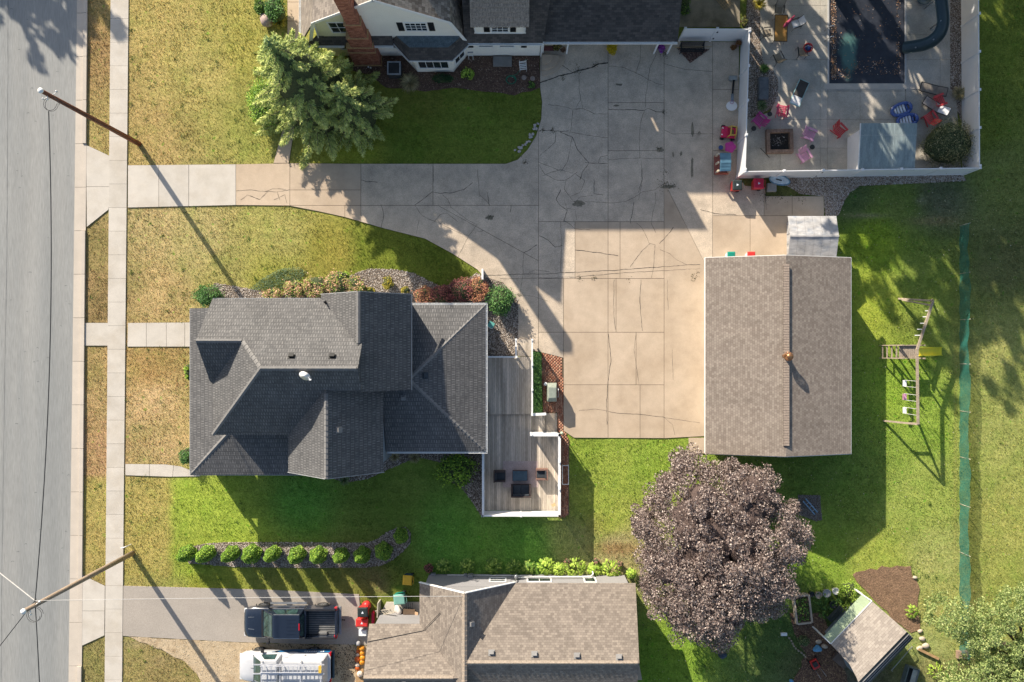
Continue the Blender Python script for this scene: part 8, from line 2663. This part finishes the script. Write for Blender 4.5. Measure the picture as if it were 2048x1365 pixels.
for k in range(4):
 f = (k + .6) / 4.4
 MB().bar((xl + (pl0[0] - xl) * f, pl0[1], .1 + 1.4 * f), (xl + (pl0[0] - xl) * f, pl1[1], .1 + 1.4 * f), .09, .04).build('rung', SW, t)
YS = mat('slide_yellow', (.80, .68, .03, 1), rough=.35, var=.05, fine=0)
a__, b__ = P2(1837, 704, 1.3), P2(1884, 703, .2)
mb = MB()
w = .26
for (u0, u1, zz) in ((-w, w, 0),):
 mb.slab([(a__[0], a__[1] - w, 1.28), (b__[0] - .3, b__[1] - w, .22), (b__[0] - .3, b__[1] + w, .22), (a__[0], a__[1] + w, 1.28)], .03)
 mb.slab([(b__[0] - .3, b__[1] - w, .22), (b__[0], b__[1] - w, .16), (b__[0], b__[1] + w, .16), (b__[0] - .3, b__[1] + w, .22)], .03)
for s in (-1, 1):
 mb.bar((a__[0], a__[1] + s * w, 1.34), (b__[0] - .3, b__[1] + s * w, .28), .04, .12).bar((b__[0] - .3, b__[1] + s * w, .26), (b__[0], b__[1] + s * w, .2), .04, .1)
mb.build('slide', YS, t)
for (px, py) in ((1857, 622), (1852, 634), (1847, 647), (1841, 659), (1836, 671)):
 q = Vector((*P2(px, py, hb - .1), hb - .12))
 MB().bar(q - Vector((.2, 0, 0)), q + Vector((.12, 0, .05)), .05, .05).build('peg', WHITE, t)
PNK = mat('swing_pink', (.52, .26, .40, 1), rough=.5)
for (py, m, lab) in ((767, PORC, ''), (794, PNK, ''), (821, PORC, '')):
 y = P2(0, py, .55)[1]
 st = MB()
 st.tube([(B_.x - .02, y - .21, .55), (B_.x + .0, y - .1, .50), (B_.x, y + .1, .50), (B_.x - .02, y + .21, .55)], .035, 6)
 st.slab([(B_.x - .12, y - .2, .55), (B_.x + .12, y - .2, .55), (B_.x + .12, y + .2, .55), (B_.x - .12, y + .2, .55)], .03)
 if m is PNK:
  st.slab([(B_.x - .13, y - .2, .55), (B_.x - .13, y + .2, .55), (B_.x - .17, y + .2, .85), (B_.x - .17, y - .2, .85)], .03, down=False)
 sw = st.build('swing_seat', m, t)
 for s in (-1, 1):
  MB().tube([(B_.x - .02, y + s * .21, .55), (B_.x, y + s * .20, hb - .05)], .014, 5).build('rope', PORC, sw)
# ------------------------------------------------------------------ garden shed, bottom right
GS = thing('garden_shed', 'tilted-square garden shed with tan shingles and green lean-to at the bottom right', 'shed')
he_, hr_ = 2.2, 3.1
N_, W__, E_ = Vector(P(1743.5, 1202.5, he_)), Vector(P(1661, 1288, he_)), Vector(P(1813.8, 1264, hr_))
down = (W__ - N_)
N_.z = W__.z = he_
E_.z = hr_
L_ = 4.4
dn = down.normalized()
S_ = E_ + dn * L_
W2 = N_ + dn * L_
SHT = shingle_mat('shingles_pale_tan', alb(192, 180, 168, .85), alb(216, 204, 190, .88), bw=.3, rh=.145, relief=.01, big=.05)
W1 = N_ + dn * down.length
roof_face('roof_slope', [N_, W1, W1 + (E_ - N_) * .60 + dn * .14, W1 + (E_ - N_) * .92 + dn * .48, S_, E_], SHT, GS)
perp = Vector((E_.x - N_.x, E_.y - N_.y, 0)).normalized()
O1, O2 = E_ + perp * .85 + Vector((0, 0, -.45)), S_ + perp * .85 + Vector((0, 0, -.45))
roof_face('roof_slope', [E_, S_, O2, O1], mat('dark_roof', (.035, .05, .06, 1), rough=.6, var=.3, scale=5, fine=.3), GS)
mb = MB()
for k in range(3):
 a1, b1_ = E_.lerp(O1, .3 + k * .22), S_.lerp(O2, .3 + k * .22)
 mb.bar(a1 + Vector((0, 0, .03)), b1_ + Vector((0, 0, .03)), .05, .03)
mb.build('batten', mat('batten_grey', (.22, .22, .22, 1)), GS)
E2_ = E_ - N_
pW = [N_ + perp * .15 + dn * .15, W1 + perp * .3 - dn * .3, W1 + E2_ * .6 - dn * .1, W1 + E2_ * .95 + dn * .2, S_ + perp * .3 - dn * .2, E_ + perp * .4 + dn * .15]
wall_block(GS, [(p.x, p.y) for p in pW], 0, 2.12, BLUEW)
l0, l1 = Vector((*P2(1724, 1189, 1.95), 1.95)), Vector((*P2(1647, 1274, 1.95), 1.95))
POLY = mat('lean_to_green', (.36, .44, .28, 1), rough=.35, var=.08, scale=3)
nn_ = 6
for k in range(nn_):
 f0, f1 = k / nn_, (k + 1) / nn_ - .004
 MB().slab([l0.lerp(l1, f0), l0.lerp(l1, f1), N_.lerp(W__, f1) - Vector((0, 0, .05)), N_.lerp(W__, f0) - Vector((0, 0, .05))], .02).build('lean_to_panel', POLY, GS)
MB().bar(l0, N_, .07, .06).bar(l1, W__, .07, .06).bar(N_ + Vector((0, 0, .02)), W__ + Vector((0, 0, .02)), .05, .04).build('lean_to_trim', WHITE, GS)
for p in (l0, l1):
 MB().bb(p.x - .04, p.x + .04, p.y - .04, p.y + .04, 0, 1.93).build('post', WHITE, GS)
t = thing('garden_bench', 'dark wooden bench standing north-west of the shed lean-to', 'bench', (*P2(1672, 1229, .5), 0), math.atan2(dn.y, dn.x))
DW = mat('bench_dark', (.045, .055, .06, 1), rough=.6, var=.2)
for k in range(4):
 MB().bar((-.6, -.17 + k * .11, .42), (.6, -.17 + k * .11, .42), .085, .025).build('seat_slat', DW, t)
for k in range(3):
 MB().bar((-.6, -.26, .55 + k * .12), (.6, -.28, .55 + k * .12), .02, .08).build('back_slat', DW, t)
for s in (-1, 1):
 MB().bar((s * .56, -.24, 0), (s * .56, -.28, .85), .05).bar((s * .56, .2, 0), (s * .56, .2, .42), .05).build('leg', DW, t)
# raised bed
t = thing('raised_bed', 'long raised bed with a white timber frame under the edge of the purple tree', 'raised bed', (*P2(1602, 1216), 0), .12)
for s in (-1, 1):
 MB().bb(s * .5 - .06, s * .5 + .06, -.92, .92, 0, .42).build('side_board', mat('bed_timber', alb(206, 190, 168), rough=.8, var=.1), t)
 MB().bb(-.44, .44, s * .92 - .06, s * .92 + .06, 0, .42).build('end_board', mat('bed_timber', alb(206, 190, 168)), t)
MB().bb(-.44, .44, -.86, .86, 0, .28).build('soil', MULCHM, t)
C = NR.uniform(-1, 1, (260, 3)) * [.36, .75, .1] + [0, 0, .38]
V, F = leaf_faces(C, NR.uniform(.08, .18, len(C)), NR, .3)
np_mesh('seedlings', V, F, LM_GREEN, NR.random(len(F)), t)['kind'] = 'stuff'
for (px, py, r, m, lab) in ((1668, 1180, .22, PORC, 'white round pot at the north end of the row of pots'), (1650, 1184, .26, mat('pot_grey', (.42, .42, .40, 1)), 'grey round pot with green plant, second from the yellow shrub'), (1634, 1188, .22, mat('pot_tan', (.40, .34, .27, 1)), 'tan round pot in the middle of the row'),
       (1620, 1186, .17, DKG, 'small dark pot nearest the raised bed'), (1663, 1207, .23, DKG, 'dark round pot set apart south of the row')):
 t = thing('plant_pot', lab, 'plant pot', (*P2(px, py), 0))
 MB().lathe([(r * .75, 0), (r, .34), (r * 1.07, .36), (r * .88, .36), (r * .84, .25), (.01, .24)], (0, 0, 0), 18).build('pot', m, t)
t = thing('lawn_mower', 'red ride-on toy-like mower with black wheels in the shade by the shed', 'mower', (*P2(1630, 1329, .3), 0), .5)
MB().bb(-.25, .25, -.32, .3, .14, .34).build('deck', REDP, t, bevel=.05)
MB().bb(-.16, .16, -.1, .22, .342, .52).build('engine', mat('engine_black', (.03, .03, .03, 1)), t, bevel=.03)
for s in (-1, 1):
 for q in (-.28, .28):
  MB().tube([(s * .26, q, .12), (s * .33, q, .12)], .12, 12).build('wheel', BLACK, t)
 MB().tube([(s * .18, -.3, .3), (s * .2, -.75, .9)], .014, 6).build('handle_bar', METAL_G, t)
tag(MB().blob((0, 0, .2), (.26, .22, .2), 21, 3, .2).build('blue_bag', mat('bag_blue', (.10, .30, .50, 1), rough=.5), None, (*P2(1633, 1296), 0)), 'crumpled light blue bag beside the stones west of the shed', 'bag')
tag(MB().blob((0, 0, .15), (.15, .13, .13), 22, 2, .2).build('blue_bucket', mat('bag_blue', (.10, .30, .50, 1)), None, (*P2(1581, 1361), 0)), 'small light blue thing on the shaded grass at the bottom edge', 'bucket')
tag(MB().blob((0, 0, .3), (.28, .22, .28), 23, 3, .15).build('dark_sack', mat('bag_dark', (.03, .05, .08, 1), rough=.5), None, (*P2(1442, 1307), 0)), 'dark blue sack on the lawn beneath the purple tree', 'sack')
tag(MB().bb(-.5, .5, -.3, .3, 0, .3).build('crate', mat('crate_grey', alb(126, 112, 102), rough=.9, var=.15), None, (*P2(1679, 1319), 0), bevel=.02), 'flat grey-brown crate leaning against the shed wall', 'crate')
bpy.data.objects['crate'].rotation_euler = (0, 0, -.7)
t = thing('trough', 'dark open metal trough at the bottom edge east of the shed', 'trough', (*P2(1823, 1352, .4), 0), -.28)
for s in (-1, 1):
 MB().bb(s * .36 - .03, s * .36 + .03, -.8, .55, 0, .5).build('side', mat('trough_metal', (.16, .20, .22, 1), rough=.4, metal=.4), t)
MB().bb(-.36, .36, .50, .56, 0, .5).build('end', mat('trough_metal', (.16, .20, .22, 1)), t)
MB().bb(-.33, .33, -.8, .5, 0, .06).build('floor', mat('trough_floor', (.04, .05, .05, 1)), t)
MB().bb(.0, .33, -.8, .45, .38, .42).build('shelf', mat('shelf_grey', (.33, .36, .36, 1)), t)
tag(MB().bar(P(1783, 1341, .5), P(1824, 1294, .6), .05, .05).bar(P(1785, 1343, 0), P(1783, 1341, .5), .04, .04).bar(P(1824, 1296, 0), P(1824, 1294, .6), .04, .04).build('metal_rail', METAL_G), 'long grey metal rail beside the dark side of the shed', 'rail')
tag(MB().bar(P(1836, 1298, .14), P(1877, 1318, .14), .16, .14).build('timber_beam', mat('timber_tan', alb(196, 160, 116))), 'tan timber beam lying on the grass east of the shed', 'timber')
for i, (px, py, r, lab) in enumerate(((1843, 1277, .17, 'white oval stone beside the shed corner'), (1839, 1262, .14, 'pale stone at the edge of the bare soil'), (1850, 1291, .2, 'pale block of stone at the head of the timber beam'), (1838, 1296, .18, 'tan stone touching the timber beam'),
          (1829, 1155, .12, 'small white stone on the north-east edge of the bare soil'), (1636, 1283, .16, 'pale stone beside the blue bag'), (1648, 1292, .18, 'tan rubble stone south of the blue bag'))):
 tag(MB().blob((0, 0, r * .5), (r * 1.3, r * .9, r * .7), 40 + i, 2, .12).build('stone', mat('pale_stone', alb(220, 204, 182), rough=.9, var=.1), None, (*P2(px, py), 0)), lab, 'stone')
tag(MB().bb(-.35, .35, -.25, .25, 0, .25).build('concrete_block', mat('block_pinkish', alb(180, 150, 130), rough=.9, var=.1), None, (*P2(1922, 1308), 0)), 'pinkish block at the lower end of the net fence', 'block')
tag(MB().bb(-.2, .2, -.1, .1, 0, .14).build('white_block', WHITE, None, (*P2(1567, 1268), 0)), 'white block poking out under the purple tree crown', 'block')
STEP_ = mat('edging_tan', alb(176, 162, 140), rough=.9)
for i in range(10):
 f = i / 9
 MB().blob((0, 0, .03), (R.uniform(.08, .13), .08, .05), 60 + i, 1, .12).build('edging_stone', STEP_, edge_stones, (*P2(1572 + 38 * f + 2 * math.sin(i), 1268 + 46 * f ** .8), 0)).rotation_euler = (0, 0, -.8)
# gravel pad with blue sledges by the garage
stones('gravel_pad', [(1596, 990), (1640, 991), (1644, 1040), (1632, 1043), (1598, 1030)], 1500, [(0, alb(120, 112, 108)), (1, alb(180, 172, 166))], .02, .045, base=DARKG, bz=.01)
t = thing('toy_sledge', 'pair of pale blue rails lying on the gravel pad south of the garage', 'sledge', (*P2(1619, 1013), .03), -.85)
for s in (-1, 1):
 MB().bar((-.6, s * .12, .12), (.6, s * .12, .12), .07, .05).build('runner', mat('rail_blue', (.22, .38, .52, 1), rough=.4), t)
for k in range(3):
 MB().bar((-.3 + k * .3, -.14, .16), (-.3 + k * .3, .14, .16), .04, .03).build('crossbar', METAL_G, t)
# small pool of dead leaves and twigs on the lawns
n = 2600
px = NR.uniform(1150, 2060, n)
py = NR.uniform(380, 1370, n)
keep = np.ones(n, bool)
q = np.stack([px, py], 1)
for poly in NOGRASS:
 keep &= ~in_poly(q, poly)
C = np.array([[*P2(a, b), .06] for a, b in q[keep]])
V, F = leaf_faces(C, NR.uniform(.04, .09, len(C)), NR, .8)
np_mesh('scattered_leaves', V, F, leaf_mat('leaf_straw', [(0, (.30, .24, .10, 1)), (.7, (.5, .42, .2, 1)), (1, (.7, .66, .5, 1))], transl=.1), NR.random(len(F)))['kind'] = 'stuff'
# ------------------------------------------------------------------ trucks (x forward, y left)
def loft(secs, name, m, parent, bevel=0, smooth=True):
 k = len(secs[0])
 mb = MB()
 for s in secs:
  mb.v += s
 for i in range(len(secs) - 1):
  for j in range(k):
   if smooth: mb.sm.add(len(mb.f))
   mb.f.append((i * k + j, (i + 1) * k + j, (i + 1) * k + (j + 1) % k, i * k + (j + 1) % k))
 mb.f.append(tuple(range(k)))
 mb.f.append(tuple((len(secs) - 1) * k + j for j in range(k - 1, -1, -1)))
 o = mb.build(name, m, parent)
 bm = bmesh.new()
 bm.from_mesh(o.data)
 bmesh.ops.recalc_face_normals(bm, faces=bm.faces)
 bm.to_mesh(o.data)
 bm.free()
 try:
  o.data.set_sharp_from_angle(angle=math.radians(38))
 except Exception:
  pass
 return o
def body_sec(x, w, zl, zb, cr, sh=.05):
 ys = [(-w * .93, zl), (-w, zl + .22), (-w * 1.0, zb - .26), (-w * .975, zb - .06), (-w * .9, zb), (-w * .45, zb + cr * .8), (0, zb + cr)]
 return [(x, y, z) for y, z in ys] + [(x, -y, z) for y, z in ys[-2::-1]]
def quad_panel(q, u0, u1, v0, v1, off, name, m, parent, th=.01):
 """a patch of the quad q (a,b,c,d: bottom-left, bottom-right, top-right, top-left) set off its surface"""
 a, b, c, d = [Vector(p) for p in q]
 def pt(u, v):
  return a.lerp(b, u).lerp(d.lerp(c, u), v)
 ps = [pt(u0, v0), pt(u1, v0), pt(u1, v1), pt(u0, v1)]
 n = (ps[1] - ps[0]).cross(ps[3] - ps[0]).normalized()
 cen = (a + b + c + d) / 4
 ref = Vector((cen.x, cen.y, 0)) if abs(cen.y) > .3 else Vector((cen.x, 0, 0))
 if n.dot(Vector((0, 0, 1))) < 0:
  n = -n
 vs = [p + n * off for p in ps] + [p - n * .004 for p in ps]
 return MB().add(vs, [(0, 1, 2, 3), (4, 7, 6, 5), (0, 4, 5, 1), (1, 5, 6, 2), (2, 6, 7, 3), (3, 7, 4, 0)]).build(name, m, parent)
GLS = mat('car_glass', (.03, .06, .06, 1), rough=.05, var=.4, scale=3, fine=0, spec=.9)
TYRE = mat('tyre', (.02, .02, .02, 1), rough=.85, var=.1)
RIM = mat('wheel_rim', (.40, .41, .42, 1), rough=.3, metal=.8, var=.05, fine=0)
TAIL = mat('tail_light', (.45, .01, .02, 1), rough=.2, fine=0, var=.05)
CLEAR = mat('head_light', (.6, .62, .64, 1), rough=.1, fine=0, var=.05)
def wheel(parent, x, y, r=.39, w=.26):
 s = 1 if y > 0 else -1
 mb = MB()
 prof = [(r * .6, -w / 2), (r * .93, -w / 2), (r, -w * .36), (r, w * .36), (r * .93, w / 2), (r * .6, w / 2)]
 vs, fs = [], []
 n = 28
 for pr, py in prof:
  for k in range(n):
   a = 2 * math.pi * k / n
   vs.append((x + pr * math.cos(a), y + py, r + pr * math.sin(a)))
 for i in range(len(prof) - 1):
  for k in range(n):
   fs.append((i * n + k, i * n + (k + 1) % n, (i + 1) * n + (k + 1) % n, (i + 1) * n + k))
 mb.add(vs, fs, True)
 wh = mb.build('wheel', TYRE, parent)
 mb = MB()
 for k in range(6):
  a = k * math.pi / 3
  mb.bar((x, y + s * w * .38, r), (x + r * .6 * math.cos(a), y + s * w * .38, r + r * .6 * math.sin(a)), .05, .07)
 vs, fs = [], []
 for pr in (r * .52, r * .63):
  for py in (-.02, .02):
   for k in range(n):
    a = 2 * math.pi * k / n
    vs.append((x + pr * math.cos(a), y + s * w * .40 + py, r + pr * math.sin(a)))
 for (i, j) in ((0, 1), (1, 3), (3, 2), (2, 0)):
  for k in range(n):
   fs.append((i * n + k, i * n + (k + 1) % n, j * n + (k + 1) % n, j * n + k))
 mb.add(vs, fs)
 mb.tube([(x, y + s * w * .1, r), (x, y + s * w * .46, r)], .07, 10)
 mb.build('rim', RIM, wh)
def pickup():
 cx = (P2(488, 0, .9)[0] + P2(678, 0, .9)[0]) / 2
 cy = -17.93
 t = thing('pickup_truck', 'dark navy four-door pickup truck with open empty bed on the asphalt drive', 'pickup truck', (cx, cy, .03), math.pi)
 PA = mat('paint_navy', (.012, .018, .032, 1), rough=.18, var=.05, fine=0, spec=.6, coat=.8)
 TRM = mat('trim_dark', (.02, .02, .022, 1), rough=.5, fine=0)
 secs = [body_sec(3.08, .72, .45, .92, .03), body_sec(3.0, .88, .42, 1.02, .03), body_sec(2.75, .96, .40, 1.10, .035), body_sec(2.3, .99, .38, 1.15, .04),
   body_sec(1.75, 1.0, .38, 1.19, .04), body_sec(1.6, 1.0, .38, 1.20, .02), body_sec(-.92, 1.0, .38, 1.22, .0)]
 loft(secs, 'body', PA, t)
 # cab
 b0, b1, t0, t1 = 1.72, -.93, .92, -.80
 zb, zt = 1.20, 1.90
 wb, wt = .93, .74
 base = [(b0, -wb * .95, zb - .02), (b0, wb * .95, zb - .02), (b1, wb, zb), (b1, -wb, zb)]
 top = [(t0, -wt, zt - .02), (t0, wt, zt - .02), (t1, wt, zt), (t1, -wt, zt)]
 mid = [(t0 - .25, 0, zt + .035), (t1 + .2, 0, zt + .03)]
 mb = MB().add(base + top, [(0, 4, 5, 1), (1, 5, 6, 2), (2, 6, 7, 3), (3, 7, 4, 0), (4, 7, 6, 5)])
 mb.build('cab', PA, t, bevel=.05)
 q = (base[0], base[1], top[1], top[0])
 quad_panel(q, .05, .95, .04, .93, .035, 'windscreen', GLS, t)
 for s, qq in ((1, (base[1], base[2], top[2], top[1])), (-1, (base[0], base[3], top[3], top[0]))):
  quad_panel(qq, .20, .50, .10, .86, .03, 'side_window', GLS, t)
  quad_panel(qq, .54, .86, .10, .86, .03, 'side_window', GLS, t)
  quad_panel(qq, .06, .97, .88, .94, .03, 'roof_rail', mat('trim_silver', (.34, .36, .38, 1), rough=.3, metal=.6), t)
 quad_panel((base[3], base[2], top[2], top[3]), .1, .9, .15, .85, .03, 'rear_window', GLS, t)
 MB().bb(-.80, -.74, -.22, .22, 1.90, 1.925).build('brake_light', TAIL, t)
 for k in range(5):
  y = -.46 + k * .23
  MB().bb(-.62, .05, y - .012, y + .012, 1.898, 1.912).build('roof_rib', PA, t)
 for y in (-.42, .42):
  MB().bar((2.75, y * .9, 1.135), (2.05, y, 1.19), .025, .02).build('bonnet_crease', mat('trim_silver', (.34, .36, .38, 1)), t)
 MB().bar((1.80, -.88, 1.215), (1.80, .88, 1.215), .12, .025).build('cowl', TRM, t)
 for y in (-.35, .35):
  MB().bar((1.74, y, 1.26), (1.35, y - .35, 1.55), .018, .018).build('wiper', TRM, t)
 # bed
 mbw = MB()
 for s in (-1, 1):
  mbw.bb(-2.98, -.98, s * .99, s * .86, .50, 1.36)
 mbw.bb(-1.06, -.98, -.86, .86, .50, 1.36)
 mbw.build('bed_side', PA, t, bevel=.02)
 MB().bb(-3.02, -2.94, -.84, .84, .52, 1.33).build('tailgate', PA, t, bevel=.02)
 MB().bb(-2.94, -1.06, -.86, .86, .68, .72).build('bed_floor', mat('bed_liner', (.03, .045, .05, 1), rough=.7), t)
 mb = MB()
 for k in range(12):
  y = -.80 + k * .145
  mb.bb(-2.9, -1.1, y - .04, y + .04, .72, .745)
 mb.build('bed_rib', mat('bed_liner_grey', (.16, .16, .16, 1), rough=.6), t)
 for s in (-1, 1):
  MB().bb(-2.35, -1.75, s * .86, s * .66, .72, .92).build('wheel_arch', mat('bed_liner_grey', (.16, .16, .16, 1)), t, bevel=.06)
  MB().bb(-2.98, -1.0, s * .865, s * .97, 1.362, 1.385).build('bed_rail', TRM, t)
  MB().bb(-3.03, -2.86, s * .80, s * 1.0, .85, 1.22).build('tail_light', TAIL, t, bevel=.02)
  MB().bb(2.85, 3.06, s * .62, s * .90, .80, .98).build('head_light', CLEAR, t, bevel=.03)
  MB().bar((1.35, s * .99, 1.22), (1.42, s * 1.18, 1.30), .08, .05).build('mirror', TRM, t)
  MB().bb(1.32, 1.5, s * 1.12, s * 1.30, 1.18, 1.42).build('mirror_glass', TRM, t, bevel=.03)
  MB().bb(-1.5 + .6, 1.5, s * 1.02, s * 1.16, .42, .47).build('running_board', mat('trim_silver', (.34, .36, .38, 1)), t)
  for x in (1.93, -1.95):
   wheel(t, x, s * .88)
   pts = []
   for k in range(13):
    a = math.pi * k / 12
    pts.append((x + .50 * math.cos(a), s * 1.0, .40 + .50 * math.sin(a)))
   MB().tube(pts, .035, 5).build('wheel_arch_trim', TRM, t)
  for x in (.55, -.35):
   MB().bb(x - .08, x + .08, s * .995, s * 1.02, 1.0, 1.03).build('door_handle', TRM, t)
 MB().bb(-3.22, -3.03, -.92, .92, .48, .66).build('rear_bumper', mat('trim_silver', (.34, .36, .38, 1)), t, bevel=.03)
 MB().bb(3.02, 3.14, -.8, .8, .42, .70).build('front_bumper', TRM, t, bevel=.04)
 MB().tube([(-3.2, 0, .5), (-3.42, 0, .5), (-3.42, 0, .6)], .04, 8).build('hitch', TRM, t)
pickup()
def work_truck():
 cx = (P2(478, 0, .8)[0] + P2(665, 0, .9)[0]) / 2
 cy = -20.85
 t = thing('work_truck', 'white work pickup with blue side stripe, closed toolbox cap and ladder rack', 'pickup truck', (cx, cy, .02), math.pi)
 PA = mat('paint_white', (.50, .51, .53, 1), rough=.25, var=.03, fine=0, spec=.5, coat=.6)
 TRM = mat('trim_dark', (.02, .02, .022, 1), rough=.5, fine=0)
 secs = [body_sec(3.03, .55, .42, .82, .03), body_sec(2.95, .76, .40, .96, .05), body_sec(2.7, .90, .38, 1.06, .06), body_sec(2.3, .95, .36, 1.12, .07),
   body_sec(1.85, .97, .36, 1.16, .06), body_sec(1.6, .98, .36, 1.18, .02), body_sec(-2.9, .97, .36, 1.18, .0), body_sec(-3.02, .90, .42, 1.12, .0)]
 loft(secs, 'body', PA, t)
 zb, zt = 1.17, 1.88
 wb, wt = .92, .74
 b0, b1, t0, t1 = 2.0, .15, 1.30, .30
 base = [(b0, -wb * .93, zb - .02), (b0, wb * .93, zb - .02), (b1, wb, zb), (b1, -wb, zb)]
 top = [(t0, -wt, zt - .02), (t0, wt, zt - .02), (t1, wt, zt), (t1, -wt, zt)]
 MB().add(base + top, [(0, 4, 5, 1), (1, 5, 6, 2), (2, 6, 7, 3), (3, 7, 4, 0), (4, 7, 6, 5)]).build('cab', PA, t, bevel=.05)
 quad_panel((base[0], base[1], top[1], top[0]), .05, .95, .04, .94, .035, 'windscreen', GLS, t)
 for s, qq in ((1, (base[1], base[2], top[2], top[1])), (-1, (base[0], base[3], top[3], top[0]))):
  quad_panel(qq, .26, .84, .08, .82, .03, 'side_window', GLS, t)
 # cap over the bed with side lids
 base = [(.08, -.93, zb), (.08, .93, zb), (-2.85, .93, zb), (-2.85, -.93, zb)]
 top = [(.0, -.66, 1.84), (.0, .66, 1.84), (-2.65, .66, 1.84), (-2.65, -.66, 1.84)]
 MB().add(base + top, [(0, 4, 5, 1), (1, 5, 6, 2), (2, 6, 7, 3), (3, 7, 4, 0), (4, 7, 6, 5)]).build('cap', PA, t, bevel=.03)
 for qq in ((base[1], base[2], top[2], top[1]), (base[0], base[3], top[3], top[0])):
  quad_panel(qq, .02, .98, .05, .52, .02, 'side_lid', PA, t)
  quad_panel(qq, .02, .48, .57, .95, .02, 'side_lid', PA, t)
  quad_panel(qq, .50, .98, .57, .95, .02, 'side_lid', PA, t)
  quad_panel(qq, .50, .54, .20, .28, .035, 'latch', TRM, t)
 for k in range(2):
  MB().bb(-.12 - k * 1.3, -1.32 - k * 1.3, -.60, .60, 1.842, 1.868).build('roof_panel', PA, t)
 MB().bar((2.9, .0, 1.03), (2.0, 0, 1.235), .02, .012).bar((1.98, -.86, 1.19), (1.98, .86, 1.19), .05, .02).build('bonnet_seam', TRM, t)
 # ladder rack
 AL = mat('aluminium', (.66, .67, .70, 1), rough=.35, metal=.5, var=.05, fine=0)
 zr = 2.18
 for y in (-.62, -.05, .05, .62):
  pass
 for y in (-.60, -.02):
  MB().bar((1.75, y, zr), (-2.85, y, zr), .07, .05).build('rack_bar', AL, t)
  MB().bar((1.75, -y + .0, zr), (-2.85, -y, zr), .07, .05).build('rack_bar', AL, t) if y < -.3 else None
 for x in (1.2, .0, -1.3, -2.6):
  MB().bar((x, -.66, zr - .05), (x, .66, zr - .05), .06, .04).build('rack_crossbar', AL, t)
  for s in (-1, 1):
   MB().bar((x, s * .66, zr - .06), (x, s * .70, 1.82), .05, .05).build('rack_post', AL, t)
 lt = thing('ladder', 'aluminium ladder lying on the rack of the white work truck', 'ladder', (cx, cy, .02), math.pi)
 for y in (-.52, -.12):
  MB().bar((1.25, y, zr + .06), (-2.7, y, zr + .06), .035, .08).build('stile', AL, lt)
 for k in range(14):
  x = 1.1 - k * .28
  MB().bar((x, -.52, zr + .06), (x, -.12, zr + .06), .035, .035).build('rung', AL, lt)
 YT = mat('yellow_strap', (.55, .36, .05, 1))
 MB().bb(-2.68, -2.5, -.54, -.10, zr + .02, zr + .12).build('strap', YT, lt)
 # side stripe with pale lettering marks
 BLU = mat('stripe_blue', (.015, .13, .30, 1), rough=.3, fine=0, var=.05)
 for s in (-1, 1):
  mb = MB()
  pts = [(.9, 1.04), (.2, .70), (-.6, .55), (-2.9, .52), (-2.95, 1.10), (-1.0, 1.08), (-.7, .92), (-.1, 1.02)]
  mb.add([(x, s * (.995), z) for x, z in pts], [tuple(range(8))])
  mb.add([(x, s * (.975 - (.0)), z) for x, z in pts], [tuple(range(7, -1, -1))])
  mb.build('side_stripe', BLU, t)
  for k in range(9):
   x = -1.3 - k * .15
   MB().bb(x - .045, x + .045, s * 1.004, s * .990, .86, 1.0).build('lettering', WHITE, t)
  MB().bb(-3.03, -2.88, s * .74, s * .97, .85, 1.15).build('tail_light', TAIL, t, bevel=.02)
  MB().bb(2.70, 2.98, s * .55, s * .84, .78, .96).build('head_light', CLEAR, t, bevel=.03)
  MB().bb(1.32, 1.5, s * 1.02, s * 1.20, 1.12, 1.32).build('mirror', TRM, t, bevel=.03)
  for x in (1.85, -1.75):
   wheel(t, x, s * .86, .36, .24)
   pts = []
   for k in range(13):
    a = math.pi * k / 12
    pts.append((x + .46 * math.cos(a), s * .98, .36 + .46 * math.sin(a)))
   MB().tube(pts, .03, 5).build('wheel_arch_trim', TRM, t)
  MB().bb(.5, .66, s * .985, s * 1.01, .98, 1.01).build('door_handle', TRM, t)
 MB().bb(-3.14, -3.0, -.9, .9, .42, .62).build('rear_bumper', mat('bumper_blue_grey', (.06, .10, .13, 1), rough=.4), t, bevel=.03)
 MB().bb(-3.02, -2.99, -.86, .86, .62, 1.1).build('tailgate', mat('bumper_blue_grey', (.06, .10, .13, 1)), t)
 MB().bb(2.95, 3.08, -.6, .6, .40, .62).build('front_bumper', PA, t, bevel=.04)
work_truck()
